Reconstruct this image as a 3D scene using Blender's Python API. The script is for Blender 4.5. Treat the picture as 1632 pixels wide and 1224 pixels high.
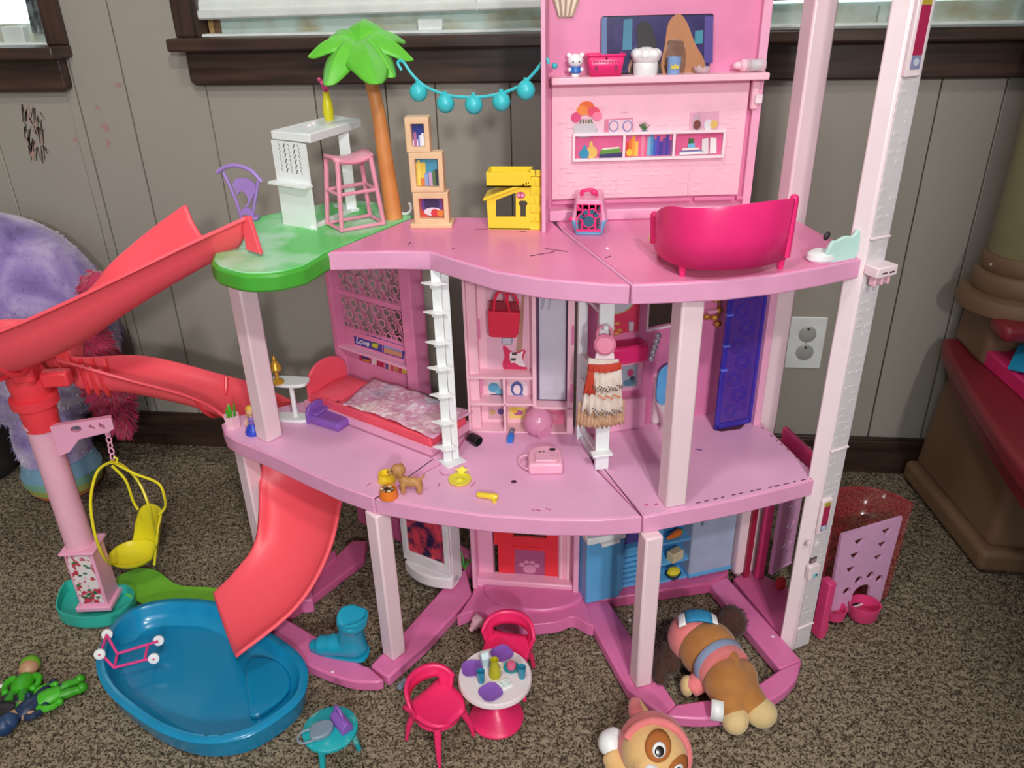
import bpy, bmesh, math, random
from mathutils import Vector, Matrix, noise
from mathutils.geometry import tessellate_polygon
random.seed(7)
for o in list(bpy.data.objects): bpy.data.objects.remove(o)
SC = bpy.context.scene
COL = SC.collection
pi = math.pi
# ---------------------------------------------------------------- camera
FPX = 1274.677
CAM = Vector((0.0, -1.54706, 0.97107))
RX = Vector((0.99407492, 0.10668101, -0.02083788))      # image right
RY = Vector((0.02995365, -0.45313965, -0.89093616))     # image down
RZ = Vector((-0.10448844, 0.88503312, -0.45365025))     # view direction
cd = bpy.data.cameras.new('camera'); cam = bpy.data.objects.new('camera', cd); COL.objects.link(cam)
cd.sensor_width = 36; cd.lens = FPX/1632*36; cd.clip_start = .02; cd.clip_end = 60
cam.matrix_world = Matrix(((RX.x, -RY.x, -RZ.x, CAM.x), (RX.y, -RY.y, -RZ.y, CAM.y), (RX.z, -RY.z, -RZ.z, CAM.z), (0, 0, 0, 1)))
SC.camera = cam
# ---------------------------------------------------------------- world, lamps, exposure
wd = bpy.data.worlds.new('daylight'); SC.world = wd; wd.use_nodes = True
wd.node_tree.nodes['Background'].inputs[0].default_value = (.80, .93, 1, 1)
wd.node_tree.nodes['Background'].inputs[1].default_value = 3.0
def area(name, loc, target, size, power, color):
    l = bpy.data.lights.new(name, 'AREA'); l.shape = 'DISK'; l.size = size; l.energy = power; l.color = color
    o = bpy.data.objects.new(name, l); COL.objects.link(o); o.location = loc
    o.rotation_euler = (Vector(target)-Vector(loc)).to_track_quat('-Z', 'Y').to_euler()
    return o
area('ceiling_lamp', (.60, -2.45, 2.25), (.1, -.6, .3), .12, 24, (1, .965, .92))
area('ceiling_lamp', (-.35, -1.35, 2.28), (-.2, -.7, 0), .20, 9, (1, .965, .92))
area('standing_lamp', (.50, -2.95, 1.45), (0, -.5, .5), .12, 24, (1, .965, .93))
SC.view_settings.view_transform = 'Standard'; SC.view_settings.look = 'None'
SC.view_settings.exposure = -0.06; SC.view_settings.gamma = 1; SC.view_settings.use_curve_mapping = False

# ---------------------------------------------------------------- pixel of the 1632x1224 frame -> point on a known level
def ray(u, v): return RX*((u-816)/FPX) + RY*((v-612)/FPX) + RZ
def G(u, v, z=0.0):
    d = ray(u, v); return CAM + d*((z-CAM.z)/d.z)
def Wy(u, v, y=0.0):
    d = ray(u, v); return CAM + d*((y-CAM.y)/d.y)
def G2(u, v, z=0.0):
    q = G(u, v, z); return (q.x, q.y)
# ---------------------------------------------------------------- materials
def lin(h):
    h = h.lstrip('#'); out = []
    for i in (0, 2, 4):
        c = int(h[i:i+2], 16)/255; out.append(c/12.92 if c <= .04045 else ((c+.055)/1.055)**2.4)
    return (*out, 1)
M = {}
def mat(name, hexc, rough=.38, var=.06, scale=30, bump=0, bscale=200, alpha=1, trans=0, metal=0, spec=.5, sheen=0, sss=0, hex2=None, thr=None, emit=0):
    m = bpy.data.materials.new(name); m.use_nodes = True; nt = m.node_tree; b = nt.nodes['Principled BSDF']
    tc = nt.nodes.new('ShaderNodeTexCoord'); nz = nt.nodes.new('ShaderNodeTexNoise'); nz.inputs['Scale'].default_value = scale; nz.inputs['Detail'].default_value = 4
    nt.links.new(tc.outputs['Object'], nz.inputs['Vector'])
    cr = nt.nodes.new('ShaderNodeValToRGB'); c = lin(hexc); d = lin(hex2) if hex2 else tuple(min(1, x*(1-var*2)) for x in c[:3])+(1,)
    cr.color_ramp.elements[0].color = d; cr.color_ramp.elements[1].color = c
    lo, hi = thr if thr else (.3, .65)
    cr.color_ramp.elements[0].position = lo; cr.color_ramp.elements[1].position = hi
    nt.links.new(nz.outputs['Fac'], cr.inputs[0]); nt.links.new(cr.outputs[0], b.inputs['Base Color'])
    b.inputs['Roughness'].default_value = rough; b.inputs['Metallic'].default_value = metal; b.inputs['Specular IOR Level'].default_value = spec
    if trans: b.inputs['Transmission Weight'].default_value = trans; b.inputs['IOR'].default_value = 1.12
    if alpha < 1: b.inputs['Alpha'].default_value = alpha
    if sheen: b.inputs['Sheen Weight'].default_value = sheen
    if sss: b.inputs['Subsurface Weight'].default_value = sss; b.inputs['Subsurface Radius'].default_value = (.006, .004, .004)
    if bump:
        n2 = nt.nodes.new('ShaderNodeTexNoise'); n2.inputs['Scale'].default_value = bscale; n2.inputs['Detail'].default_value = 5
        nt.links.new(tc.outputs['Object'], n2.inputs['Vector'])
        bp = nt.nodes.new('ShaderNodeBump'); bp.inputs['Strength'].default_value = bump; bp.inputs['Distance'].default_value = .002
        nt.links.new(n2.outputs['Fac'], bp.inputs['Height']); nt.links.new(bp.outputs[0], b.inputs['Normal'])
    M[name] = m; return m
def nodes_of(m): return m.node_tree, m.node_tree.nodes, m.node_tree.links, m.node_tree.nodes['Principled BSDF']
def P(hexc, rough=.38, **k):                                   # plain moulded plastic / print colour, cached
    key = hexc+'_%g' % rough+''.join('%s%s' % i for i in sorted(k.items()))
    if key not in M: M[key] = None; mm = mat(key, hexc, rough, **k); M[key] = mm
    return key
# ---------------------------------------------------------------- mesh builder
class MB:
    def __init__(s, mt): s.v = []; s.f = []; s.fm = []; s.mats = [mt]; s.c = 0; s.T = None
    def use(s, mt):
        if mt not in s.mats: s.mats.append(mt)
        s.c = s.mats.index(mt); return s
    def frame(s, T): s.T = T; return s
    def add(s, vs, fs):
        b = len(s.v)
        if s.T is not None: vs = [s.T @ Vector(v) for v in vs]
        s.v += [tuple(v) for v in vs]
        for f in fs: s.f.append(tuple(b+i for i in f)); s.fm.append(s.c)
        return s
    def box(s, cx, cy, cz, sx, sy, sz, rz=0, tx=1, ty=1):     # cz = bottom; tx, ty taper of the top
        a, b = math.cos(rz), math.sin(rz); vs = []
        for k, (fx, fy) in ((0, (1, 1)), (1, (tx, ty))):
            for x, y in ((-1, -1), (1, -1), (1, 1), (-1, 1)):
                X = x*sx/2*fx; Y = y*sy/2*fy; vs.append((cx+a*X-b*Y, cy+b*X+a*Y, cz+k*sz))
        return s.add(vs, [(3, 2, 1, 0), (4, 5, 6, 7), (0, 1, 5, 4), (1, 2, 6, 5), (2, 3, 7, 6), (3, 0, 4, 7)])
    def bar(s, a, b, w, h=None, up=(0, 0, 1)):                # square bar from a to b
        a = Vector(a); b = Vector(b); h = h or w; d = (b-a).normalized(); u = Vector(up)
        if abs(d.dot(u)) > .98: u = Vector((0, 1, 0))
        sx = d.cross(u).normalized()*(w/2); sy = sx.cross(d).normalized()*(h/2)
        vs = [q+e for q in (a, b) for e in (-sx-sy, sx-sy, sx+sy, -sx+sy)]
        return s.add(vs, [(3, 2, 1, 0), (4, 5, 6, 7), (0, 1, 5, 4), (1, 2, 6, 5), (2, 3, 7, 6), (3, 0, 4, 7)])
    def plate(s, outer, O, U, V, th, holes=()):               # polygon (with holes) in plane O,U,V, thickness th along UxV
        U = Vector(U); V = Vector(V); N = U.cross(V).normalized()*th; O = Vector(O)
        loops = [list(outer)]+[list(h) for h in holes]
        flat = [q for l in loops for q in l]
        vs = [O+U*x+V*y for x, y in flat]; n = len(vs); vs2 = vs+[q+N for q in vs]
        tris = tessellate_polygon([[Vector((x, y, 0)) for x, y in l] for l in loops]) if holes else None
        fs = []
        if tris:
            for t in tris:
                (x0, y0), (x1, y1), (x2, y2) = [flat[i] for i in t]
                if (x1-x0)*(y2-y0)-(x2-x0)*(y1-y0) < 0: t = t[::-1]
                fs.append(tuple(i+n for i in t)); fs.append(tuple(t[::-1]))
        else:
            ar = sum(outer[i][0]*outer[(i+1) % n][1]-outer[(i+1) % n][0]*outer[i][1] for i in range(n))
            idx = tuple(range(n)) if ar > 0 else tuple(range(n-1, -1, -1))
            fs += [tuple(i+n for i in idx), idx[::-1]]
        k = 0
        for li, l in enumerate(loops):
            m = len(l); ar = sum(l[i][0]*l[(i+1) % m][1]-l[(i+1) % m][0]*l[i][1] for i in range(m))
            fl = (ar > 0) == (li == 0)
            for i in range(m):
                a, b = k+i, k+(i+1) % m
                fs.append((a, b, b+n, a+n) if fl else (b, a, a+n, b+n))
            k += m
        return s.add(vs2, fs)
    def prism(s, outline, z0, z1, holes=()): return s.plate(outline, (0, 0, z0), (1, 0, 0), (0, 1, 0), z1-z0, holes)
    def tube(s, pts, r, n=8, closed=False, sq=1):
        pts = [Vector(q) for q in pts]; k = len(pts); rs = r if isinstance(r, (list, tuple)) else [r]*k
        vs = []; prev = None
        for i, q in enumerate(pts):
            if closed: d = pts[(i+1) % k]-pts[i-1]
            else: d = pts[min(i+1, k-1)]-pts[max(i-1, 0)]
            d = d.normalized() if d.length > 1e-9 else Vector((0, 0, 1))
            if prev is None:
                u = Vector((0, 0, 1)) if abs(d.z) < .9 else Vector((1, 0, 0)); x = d.cross(u).normalized()
            else: x = (prev-d*prev.dot(d)).normalized()
            prev = x; y = d.cross(x)
            for j in range(n):
                a = 2*pi*j/n; vs.append(q+x*(math.cos(a)*rs[i])+y*(math.sin(a)*rs[i]*sq))
        fs = []
        for i in range(k if closed else k-1):
            for j in range(n):
                a = i*n+j; b = i*n+(j+1) % n; c = ((i+1) % k)*n+(j+1) % n; d = ((i+1) % k)*n+j; fs.append((a, b, c, d))
        if not closed: fs += [tuple(range(n-1, -1, -1)), tuple(range((k-1)*n, k*n))]
        return s.add(vs, fs)
    def lathe(s, prof, n=20, O=(0, 0, 0), ax=(0, 0, 1), sx=1, sy=1, a0=0):
        A = Vector(ax).normalized(); q = A.to_track_quat('Z', 'Y') if abs(A.z) < .999 else None; O = Vector(O); vs = []
        for r, z in prof:
            for j in range(n):
                a = a0+2*pi*j/n; w = Vector((math.cos(a)*r*sx, math.sin(a)*r*sy, z if A.z > -.999 else -z)); vs.append(O+(q @ w if q else w))
        k = len(prof); fs = []
        for i in range(k-1):
            for j in range(n): fs.append((i*n+j, i*n+(j+1) % n, (i+1)*n+(j+1) % n, (i+1)*n+j))
        if prof[0][0] > 1e-6: fs.append(tuple(range(n-1, -1, -1)))
        if prof[-1][0] > 1e-6: fs.append(tuple(range((k-1)*n, k*n)))
        return s.add(vs, fs)
    def ball(s, c, r, nu=14, nv=9, rot=None):
        r = (r, r, r) if not isinstance(r, (tuple, list)) else r; vs = []; c = Vector(c)
        for i in range(nv+1):
            t = pi*i/nv
            for j in range(nu):
                a = 2*pi*j/nu; w = Vector((math.sin(t)*math.cos(a)*r[0], math.sin(t)*math.sin(a)*r[1], -math.cos(t)*r[2]))
                vs.append(c+(rot @ w if rot else w))
        fs = [(i*nu+j, i*nu+(j+1) % nu, (i+1)*nu+(j+1) % nu, (i+1)*nu+j) for i in range(nv) for j in range(nu)]
        return s.add(vs, fs)
    def grid(s, rows, closed=False):
        n = len(rows[0]); vs = [q for r in rows for q in r]; fs = []
        for i in range(len(rows)-1):
            for j in range(n if closed else n-1): fs.append((i*n+j, i*n+(j+1) % n, (i+1)*n+(j+1) % n, (i+1)*n+j))
        return s.add(vs, fs)
    def disc(s, c, r, N, n=14, th=.0006, sx=1, a0=0):         # thin round print/disc facing N
        N = Vector(N).normalized(); U = N.cross(Vector((0, 0, 1))); U = U.normalized() if U.length > 1e-3 else Vector((1, 0, 0)); V = N.cross(U)*-1
        U = V.cross(N)
        return s.plate([(math.cos(a0+2*pi*i/n)*r*sx, math.sin(a0+2*pi*i/n)*r) for i in range(n)], c, U, V, th)
    def build(s, name, parent=None, bevel=0, seg=2, sub=0, solid=0, ang=40, world=False, off=0):
        me = bpy.data.meshes.new(name)
        vs = s.v
        if parent is not None and parent.get('_w'):
            o = parent['_w']; vs = [(x-o[0], y-o[1], z-o[2]) for x, y, z in vs]
        origin = None
        if parent is None:
            xs, ys, zs = zip(*vs); origin = ((min(xs)+max(xs))/2, (min(ys)+max(ys))/2, min(zs))
            vs = [(x-origin[0], y-origin[1], z-origin[2]) for x, y, z in vs]
        me.from_pydata(vs, [], s.f)
        for m in s.mats: me.materials.append(M[m])
        me.polygons.foreach_set('material_index', s.fm)
        me.polygons.foreach_set('use_smooth', [True]*len(me.polygons))
        me.update(); me.validate()
        bm = bmesh.new(); bm.from_mesh(me); bmesh.ops.remove_doubles(bm, verts=bm.verts, dist=2e-6)
        bmesh.ops.recalc_face_normals(bm, faces=bm.faces); bm.to_mesh(me); bm.free()
        if not sub: me.set_sharp_from_angle(angle=math.radians(ang))
        ob = bpy.data.objects.new(name, me); COL.objects.link(ob)
        if origin: ob.location = origin; ob['_w'] = origin
        if parent is not None:
            ob.parent = parent
            if parent.get('_w'): ob['_w'] = parent['_w']
        if solid: md = ob.modifiers.new('shell', 'SOLIDIFY'); md.thickness = solid; md.offset = off
        if bevel: md = ob.modifiers.new('edge', 'BEVEL'); md.width = bevel; md.segments = seg; md.limit_method = 'ANGLE'; md.angle_limit = math.radians(35); md.use_clamp_overlap = True; md.harden_normals = False
        if sub: md = ob.modifiers.new('smooth', 'SUBSURF'); md.levels = sub; md.render_levels = sub
        return ob
def tag(o, label, cat, group=None):
    o['label'] = label; o['category'] = cat
    if group: o['group'] = group
    return o
def thing(name, label, cat, loc=(0, 0, 0), rz=0, group=None, world=False, rot=None):
    o = bpy.data.objects.new(name, None); COL.objects.link(o); o.location = loc; o.rotation_euler = rot or (0, 0, rz); o.empty_display_size = .02
    if world: o['_w'] = tuple(loc)
    return tag(o, label, cat, group)
def struct(o): o['kind'] = 'structure'; return o
def stuff(o): o['kind'] = 'stuff'; return o
def lerp(a, b, t): return Vector(a)*(1-t)+Vector(b)*t
def smooth_path(pts, n=6, closed=False):                       # Catmull-Rom
    pts = [Vector(q) for q in pts]; out = []; k = len(pts)
    for i in range(k if closed else k-1):
        p1, p2 = pts[i], pts[(i+1) % k]
        p0 = pts[i-1] if (closed or i) else p1; p3 = pts[(i+2) % k] if (closed or i+2 < k) else p2
        for j in range(n):
            t = j/n; out.append(.5*((2*p1)+(p2-p0)*t+(2*p0-5*p1+4*p2-p3)*t*t+(3*p1-p0-3*p2+p3)*t**3))
    if not closed: out.append(pts[-1])
    return out
def smooth2(pts, n=6, closed=True): return [(q.x, q.y) for q in smooth_path([(x, y, 0) for x, y in pts], n, closed)]
def circ(r, n=20, cx=0, cy=0, sy=1, a0=0): return [(cx+r*math.cos(a0+2*pi*i/n), cy+r*sy*math.sin(a0+2*pi*i/n)) for i in range(n)]
def rrect(w, h, r, n=4, cx=0, cy=0):
    out = []
    for qx, qy, a in ((1, 1, 0), (-1, 1, pi/2), (-1, -1, pi), (1, -1, 3*pi/2)):
        for i in range(n+1): t = a+pi/2*i/n; out.append((cx+qx*(w/2-r)+r*math.cos(t), cy+qy*(h/2-r)+r*math.sin(t)))
    return out
def text_part(txt, size, mt, parent, O, U, V, name='lettering', shear=0):
    cu = bpy.data.curves.new(name, 'FONT'); cu.body = txt; cu.size = size; cu.extrude = .0002; cu.shear = shear; cu.align_x = 'CENTER'; cu.align_y = 'CENTER'
    ob = bpy.data.objects.new(name, cu); COL.objects.link(ob)
    dg = bpy.context.evaluated_depsgraph_get(); me = bpy.data.meshes.new_from_object(ob.evaluated_get(dg)); bpy.data.objects.remove(ob)
    U = Vector(U).normalized(); V = Vector(V).normalized(); N = U.cross(V); O = Vector(O)
    if parent.get('_w'): O = O-Vector(parent['_w'])
    me.transform(Matrix(((U.x, V.x, N.x, O.x), (U.y, V.y, N.y, O.y), (U.z, V.z, N.z, O.z), (0, 0, 0, 1))))
    me.materials.clear(); me.materials.append(M[mt]); o2 = bpy.data.objects.new(name, me); COL.objects.link(o2); o2.parent = parent
    return o2
# ================================================================ THE ROOM
# carpet: colour from speckled cells, depth from real tufts
def carpet_mat():
    m = mat('carpet', '#7d6f5e', .95, spec=.1); nt, N, L, b = nodes_of(m)
    tc = N.new('ShaderNodeTexCoord'); v = N.new('ShaderNodeTexVoronoi'); v.inputs['Scale'].default_value = 420; L.new(tc.outputs['Object'], v.inputs['Vector'])
    n1 = N.new('ShaderNodeTexNoise'); n1.inputs['Scale'].default_value = 150; n1.inputs['Detail'].default_value = 5; L.new(tc.outputs['Object'], n1.inputs['Vector'])
    sp = N.new('ShaderNodeSeparateColor'); L.new(v.outputs['Color'], sp.inputs[0])
    mx = N.new('ShaderNodeMath'); mx.operation = 'ADD'; L.new(sp.outputs[0], mx.inputs[0]); L.new(n1.outputs['Fac'], mx.inputs[1])
    cr = N.new('ShaderNodeValToRGB'); e = cr.color_ramp.elements
    e[0].position = .40; e[0].color = lin('#261f19'); e[1].position = 1.3; e[1].color = lin('#918470')
    x = e.new(.62); x.color = lin('#4a4036'); x = e.new(.95); x.color = lin('#6a5e4f')
    dv = N.new('ShaderNodeMath'); dv.operation = 'MULTIPLY'; dv.inputs[1].default_value = .77; L.new(mx.outputs[0], dv.inputs[0]); L.new(dv.outputs[0], cr.inputs[0])
    for q in e: q.position = min(1, q.position*.77)
    L.new(cr.outputs[0], b.inputs['Base Color'])
carpet_mat()
mat('wall_paint', '#a09a90', .62, var=.03, scale=3, bump=.05, bscale=60)
mat('ceiling_paint', '#d8d2c6', .9)
mat('plain_wall', '#a69c8c', .8)
def wood(name, c1, c2, rough=.4, sc=(1.2, 14, 14)):
    m = mat(name, c1, rough); nt, N, L, b = nodes_of(m)
    tc = N.new('ShaderNodeTexCoord'); mp = N.new('ShaderNodeMapping'); mp.inputs['Scale'].default_value = sc; L.new(tc.outputs['Object'], mp.inputs['Vector'])
    nz = N.new('ShaderNodeTexNoise'); nz.inputs['Scale'].default_value = 5; nz.inputs['Detail'].default_value = 6; L.new(mp.outputs[0], nz.inputs['Vector'])
    cr = N.new('ShaderNodeValToRGB'); cr.color_ramp.elements[0].color = lin(c1); cr.color_ramp.elements[1].color = lin(c2); cr.color_ramp.elements[0].position = .3; cr.color_ramp.elements[1].position = .7
    L.new(nz.outputs['Fac'], cr.inputs[0]); L.new(cr.outputs[0], b.inputs['Base Color'])
wood('dark_wood', '#2a1d18', '#4d382f', .35)
wood('dark_wood_upright', '#2a1d18', '#4d382f', .35, (14, 14, 1.2))
XL, XR, YF, ZC = -2.1, 2.2, -3.2, 2.42
mb = MB('carpet'); mb.box((XL+XR)/2, (YF+.1)/2, -.05, XR-XL, .1-YF, .04); fl = struct(mb.build('floor'))
# tufted pile
nx, ny = 760, 330; x0, x1, y0, y1 = -1.55, 1.05, -.98, .0
rows = []
for j in range(ny+1):
    r = []
    for i in range(nx+1):
        x = x0+(x1-x0)*i/nx; y = y0+(y1-y0)*j/ny
        h = noise.noise((x*130, y*130, 0))*.5+noise.noise((x*290, y*290, 3))*.5
        r.append((x+random.uniform(-.001, .001), y+random.uniform(-.001, .001), -.0045+.0048*max(-.8, min(.8, h*1.4))))
    rows.append(r)
mb = MB('carpet'); mb.grid(rows); cp = mb.build('carpet_pile', fl, ang=180); stuff(cp)
# back wall of grooved boards
gro = [XL, -1.62, -1.42, -1.22, -1.025, -.921, -.758, -.546, -.408, -.314, -.173, -.06, .10, .582, .69, .80, .95, 1.15, 1.4, 1.7, XR]
wins = [(-3, -1.045, .872, 1.75), (-.757, 1.30, .882, 1.75)]   # openings x0,x1,z0,z1
mb = MB('plain_wall')
def wall_rects(xa, xb):
    zs = [(-.03, ZC)]
    for wx0, wx1, wz0, wz1 in wins:
        if xa < wx1-1e-4 and xb > wx0+1e-4:
            zs = [(-.03, wz0), (wz1, ZC)]
    return zs
cuts = sorted(set([g for g in gro]+[XL, -1.045, -.757, 1.30, XR]))
for a, b in zip(cuts, cuts[1:]):
    for z0, z1 in wall_rects(a, b): mb.box((a+b)/2, .039, z0, b-a, .06, z1-z0)
wb = struct(mb.build('wall_back'))
segs = []
for g0, g1 in zip(gro, gro[1:]):
    pts = [g0]+[c for c in (-1.045, -.757, 1.30) if g0 < c < g1]+[g1]
    mb = MB('wall_paint')
    out = []
    for a, b in zip(pts, pts[1:]):
        for z0, z1 in wall_rects(a, b):
            aa = a+.0011 if a == g0 else a; bb = b-.0011 if b == g1 else b
            mb.box((aa+bb)/2, .0045, z0, bb-aa, .009, z1-z0)
    mb.build('board', wb, bevel=.0012, seg=1)
for nm, c, s in (('wall_left', (XL-.05, (YF)/2, -.06), (.1, -YF+.2, ZC+.06)), ('wall_right', (XR+.05, YF/2, -.06), (.1, -YF+.2, ZC+.06))):
    mb = MB('plain_wall'); mb.box(*c, *s); struct(mb.build(nm))
mb = MB('plain_wall')                                          # wall behind the camera, with an opening added to let in fill light
for x_, w_, z_, h_ in (((XL-1.0)/2, -1.0-XL, -.06, ZC+.06), ((XR+1.1)/2, XR-1.1, -.06, ZC+.06), (.05, 2.1, -.06, .81), (.05, 2.1, 2.05, ZC-2.05)): mb.box(x_, YF-.05, z_, w_, .1, h_)
struct(mb.build('wall_front'))
mb = MB('dark_wood'); mb.box(.05, YF-.04, .74, 2.16, .12, .03); mb.box(.05, YF-.04, 2.03, 2.16, .12, .03); mb.box(-1.0, YF-.04, .75, .05, .12, 1.3); mb.box(1.1, YF-.04, .75, .05, .12, 1.3); mb.box(.05, YF-.04, .75, .04, .06, 1.3); struct(mb.build('fill_window'))  # frame of the added opening that brightens the house interior
mb = MB('plain_wall'); mb.box((.56+XR)/2, -1.97, -.03, XR-.56, .10, ZC+.03); struct(mb.build('wall_shade_blocker'))   # unseen wall added to keep lamp light off the right side
mb = MB('ceiling_paint'); mb.box((XL+XR)/2, YF/2, ZC, XR-XL+.2, -YF+.3, .05); struct(mb.build('ceiling'))
mb = MB('dark_wood'); mb.box((XL+XR)/2, -.008, -.01, XR-XL, .014, .085); mb.box((XL+XR)/2, -.006, .07, XR-XL, .009, .01); struct(mb.build('baseboard_back', bevel=.003))
# crayon scribble and pink smudges on the boards
mat('crayon', '#4a3d36', .8); mat('pink_smudge', '#ab8a83', .8)
for k in range(64):
    u = 32+random.random()*30; v = 165+random.random()*75; u += (v-160)*.15
    a = Wy(u, v, -.0006); b = Wy(u+random.uniform(-3, 8), v+random.uniform(8, 26), -.0006); w = random.uniform(.0008, .0022)
    q = MB('crayon' if k % 3 else 'pink_smudge'); q.add([(a.x-w, -.0006, a.z), (a.x+w, -.0006, a.z+.001), (b.x+w*.6, -.0006, b.z), (b.x-w*.4, -.0006, b.z+.001), (a.x-w, -.0001, a.z), (a.x+w, -.0001, a.z+.001), (b.x+w*.6, -.0001, b.z), (b.x-w*.4, -.0001, b.z+.001)], [(0, 3, 2, 1), (4, 5, 6, 7), (0, 1, 5, 4), (1, 2, 6, 5), (2, 3, 7, 6), (3, 0, 4, 7)]); q.build('crayon_stroke', wb)
for (u, v, r) in ((168, 202, 9), (120, 223, 6), (155, 171, 5), (189, 135, 6), (172, 228, 6), (152, 246, 3), (53, 247, 5)):
    c = Wy(u, v, -.0005); q = MB('pink_smudge')
    q.plate([(math.cos(t*pi/5)*r*.0012*random.uniform(.5, 1.2), math.sin(t*pi/5)*r*.0012*random.uniform(.5, 1.2)) for t in range(10)], c, (1, 0, 0), (0, 0, 1), .0004); q.build('paint_smudge', wb)
# ---- windows
mat('glass', '#f4ffff', .05, trans=1, var=0)
mat('sash_metal', '#b9c7bf', .45, hex2='#a39c80', scale=14, thr=(.35, .55))
mat('white_gloss', '#e8ecea', .3); mat('blind_white', '#dfe3de', .45)
def window(name, xa, xb, z0, z1, sill_l, sill_r, sill_z, apron_z, right_case, left_case):
    w = MB('dark_wood'); w.box((sill_l+sill_r)/2, -.018, sill_z-.022, sill_r-sill_l, .085, .022); wo = struct(w.build(name, bevel=.004))
    W_ = wo.location
    def part(nm, m, bev=.002):
        return m.build(nm, wo, bevel=bev)
    m = MB('dark_wood'); m.plate(rrect(sill_r-sill_l-.03, sill_z-.022-apron_z+.02, .012), ((sill_l+sill_r)/2, .0, (sill_z-.022+apron_z)/2+.005), (1, 0, 0), (0, 0, 1), .024); part('apron', m, .003)
    for x, on in ((xa, left_case), (xb, right_case)):
        if on:
            m = MB('dark_wood_upright'); s = -1 if x == xa else 1
            m.box(x+s*.0150, -.009, sill_z, .036, .018, z1-sill_z+.05); part('casing', m, .003)
            m = MB('dark_wood_upright'); m.box(x+s*-.004, .03, sill_z, .012, .07, z1-sill_z); part('jamb', m)
    m = MB('sash_metal'); m.box((xa+xb)/2, .045, z0, xb-xa, .02, .036); part('sash_rail', m)
    m = MB('white_gloss'); m.box((xa+xb)/2, .03, z0-.004, xb-xa, .06, .008); part('track', m)
    m = MB('glass'); m.box((xa+xb)/2, .05, z0+.03, xb-xa, .003, z1-z0-.03); part('pane', m, 0)
    return wo, part
w1, part1 = window('window_1', -.757, 1.30, .884, 1.75, -.79, 1.35, .884, .806, True, True)
lc = Wy(686, 37, .03); m = MB('white_gloss'); m.box(lc.x, .030, lc.z-.012, .046, .012, .02); part1('latch', m)
m = MB(P('#8b8f8c', .3, metal=.6)); m.tube([(lc.x-.022, .024, lc.z-.012), (lc.x-.020, .022, lc.z-.026), (lc.x+.022, .022, lc.z-.026), (lc.x+.024, .024, lc.z-.006)], .0012, 6); part1('latch_wire', m, 0)
lc = Wy(1407, 22, .03); m = MB('sash_metal'); m.box(lc.x, .032, lc.z-.016, .016, .012, .03); part1('latch', m)
for k, (uu, cc) in enumerate(((313, '#8a6a4c'), (326, '#5a3d2a'), (337, '#b08a58'), (347, '#6f4c33'))):
    a = Wy(uu, 45, .03); m = MB(P(cc, .7)); m.box(a.x, .034, .886, .010, .01, .028); part1('wood_shim', m, .001)
w2, part2 = window('window_2', XL+.02, -1.045, .874, 1.75, XL+.02, -1.012, .874, .797, True, False)
m = MB(P('#cfd6d2', .5)); m.box(-1.135, .03, .876, .045, .03, .03); part2('sash_block', m)
# blind over the main window
bl = thing('slatted_blind', 'white slatted window blind pulled almost down above the doll house', 'blind', (.27, .012, .925)); bl.rotation_euler = (0, -.013, 0)
m = MB('blind_white'); m.box(0, 0, .0, 2.06, .03, .016); m.build('bottom_rail', bl, bevel=.004)
base = None
for k in range(64):
    if base is None:
        m = MB('blind_white'); m.plate([(-.015, 0), (-.008, .0035), (0, .0048), (.008, .0035), (.015, 0), (.008, .0025), (0, .0037), (-.008, .0025)], (-1.03, 0, 0), (0, .40, .917), (0, -.917, .40), 2.06); base = m.build('slat', bl); s = base
    else: s = base.copy(); COL.objects.link(s); s.parent = bl
    s.location = (0, 0, .027+k*.0225)
for x in (-.5, .05, .6):
    m = MB('white_gloss'); m.tube([(x, -.014, .0), (x, -.014, .66)], .0009, 6); m.build('ladder_cord', bl)
m = MB('white_gloss'); m.box(0, 0, .65, 2.06, .04, .04); m.build('head_rail', bl)
# curtain at the left window
mat('curtain_cloth', '#a9b4b6', .4, hex2='#3d4448', scale=22, thr=(.42, .56), sheen=.4)
m = MB('curtain_cloth'); rows = []
for i in range(40):
    t = i/39; x = -1.095+.046*t
    rows.append([(x+.006*math.sin(z*9), .018+.012*math.sin(t*26), .895+z*.82) for z in [k/12 for k in range(13)]])
m.grid(rows); cu = m.build('curtain', None, solid=.0012); tag(cu, 'grey and white patterned curtain gathered at the right edge of the bright left window', 'curtain')
# wall outlet
pc = Wy(1283.5, 546, 0); ot = thing('power_outlet', 'white double wall outlet with grey plug covers beside the pink posts', 'outlet', (pc.x, 0, pc.z-.056))
m = MB('white_gloss'); m.plate(rrect(.072, .114, .004), (0, -.001, .057), (1, 0, 0), (0, 0, 1), .0045); m.build('cover_plate', ot, bevel=.0025, seg=3)
for dz in (.037, .077):
    m = MB(P('#a9aaa6', .35)); m.lathe([(.0175, 0), (.0175, .003), (.016, .004), (.004, .0042), (0, .0042)], 24, (0, -.0035, dz), (0, -1, 0)); pc_ = m.build('plug_cover', ot)
    m = MB(P('#33322f', .5)); m.box(0, -.0086, dz+.010, .004, .002, .004); m.build('slot', pc_)
m = MB(P('#c9cac6', .3)); m.lathe([(.003, 0), (.0025, .001), (0, .0013)], 12, (0, -.0055, .057), (0, -1, 0)); m.build('screw', ot)
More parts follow.
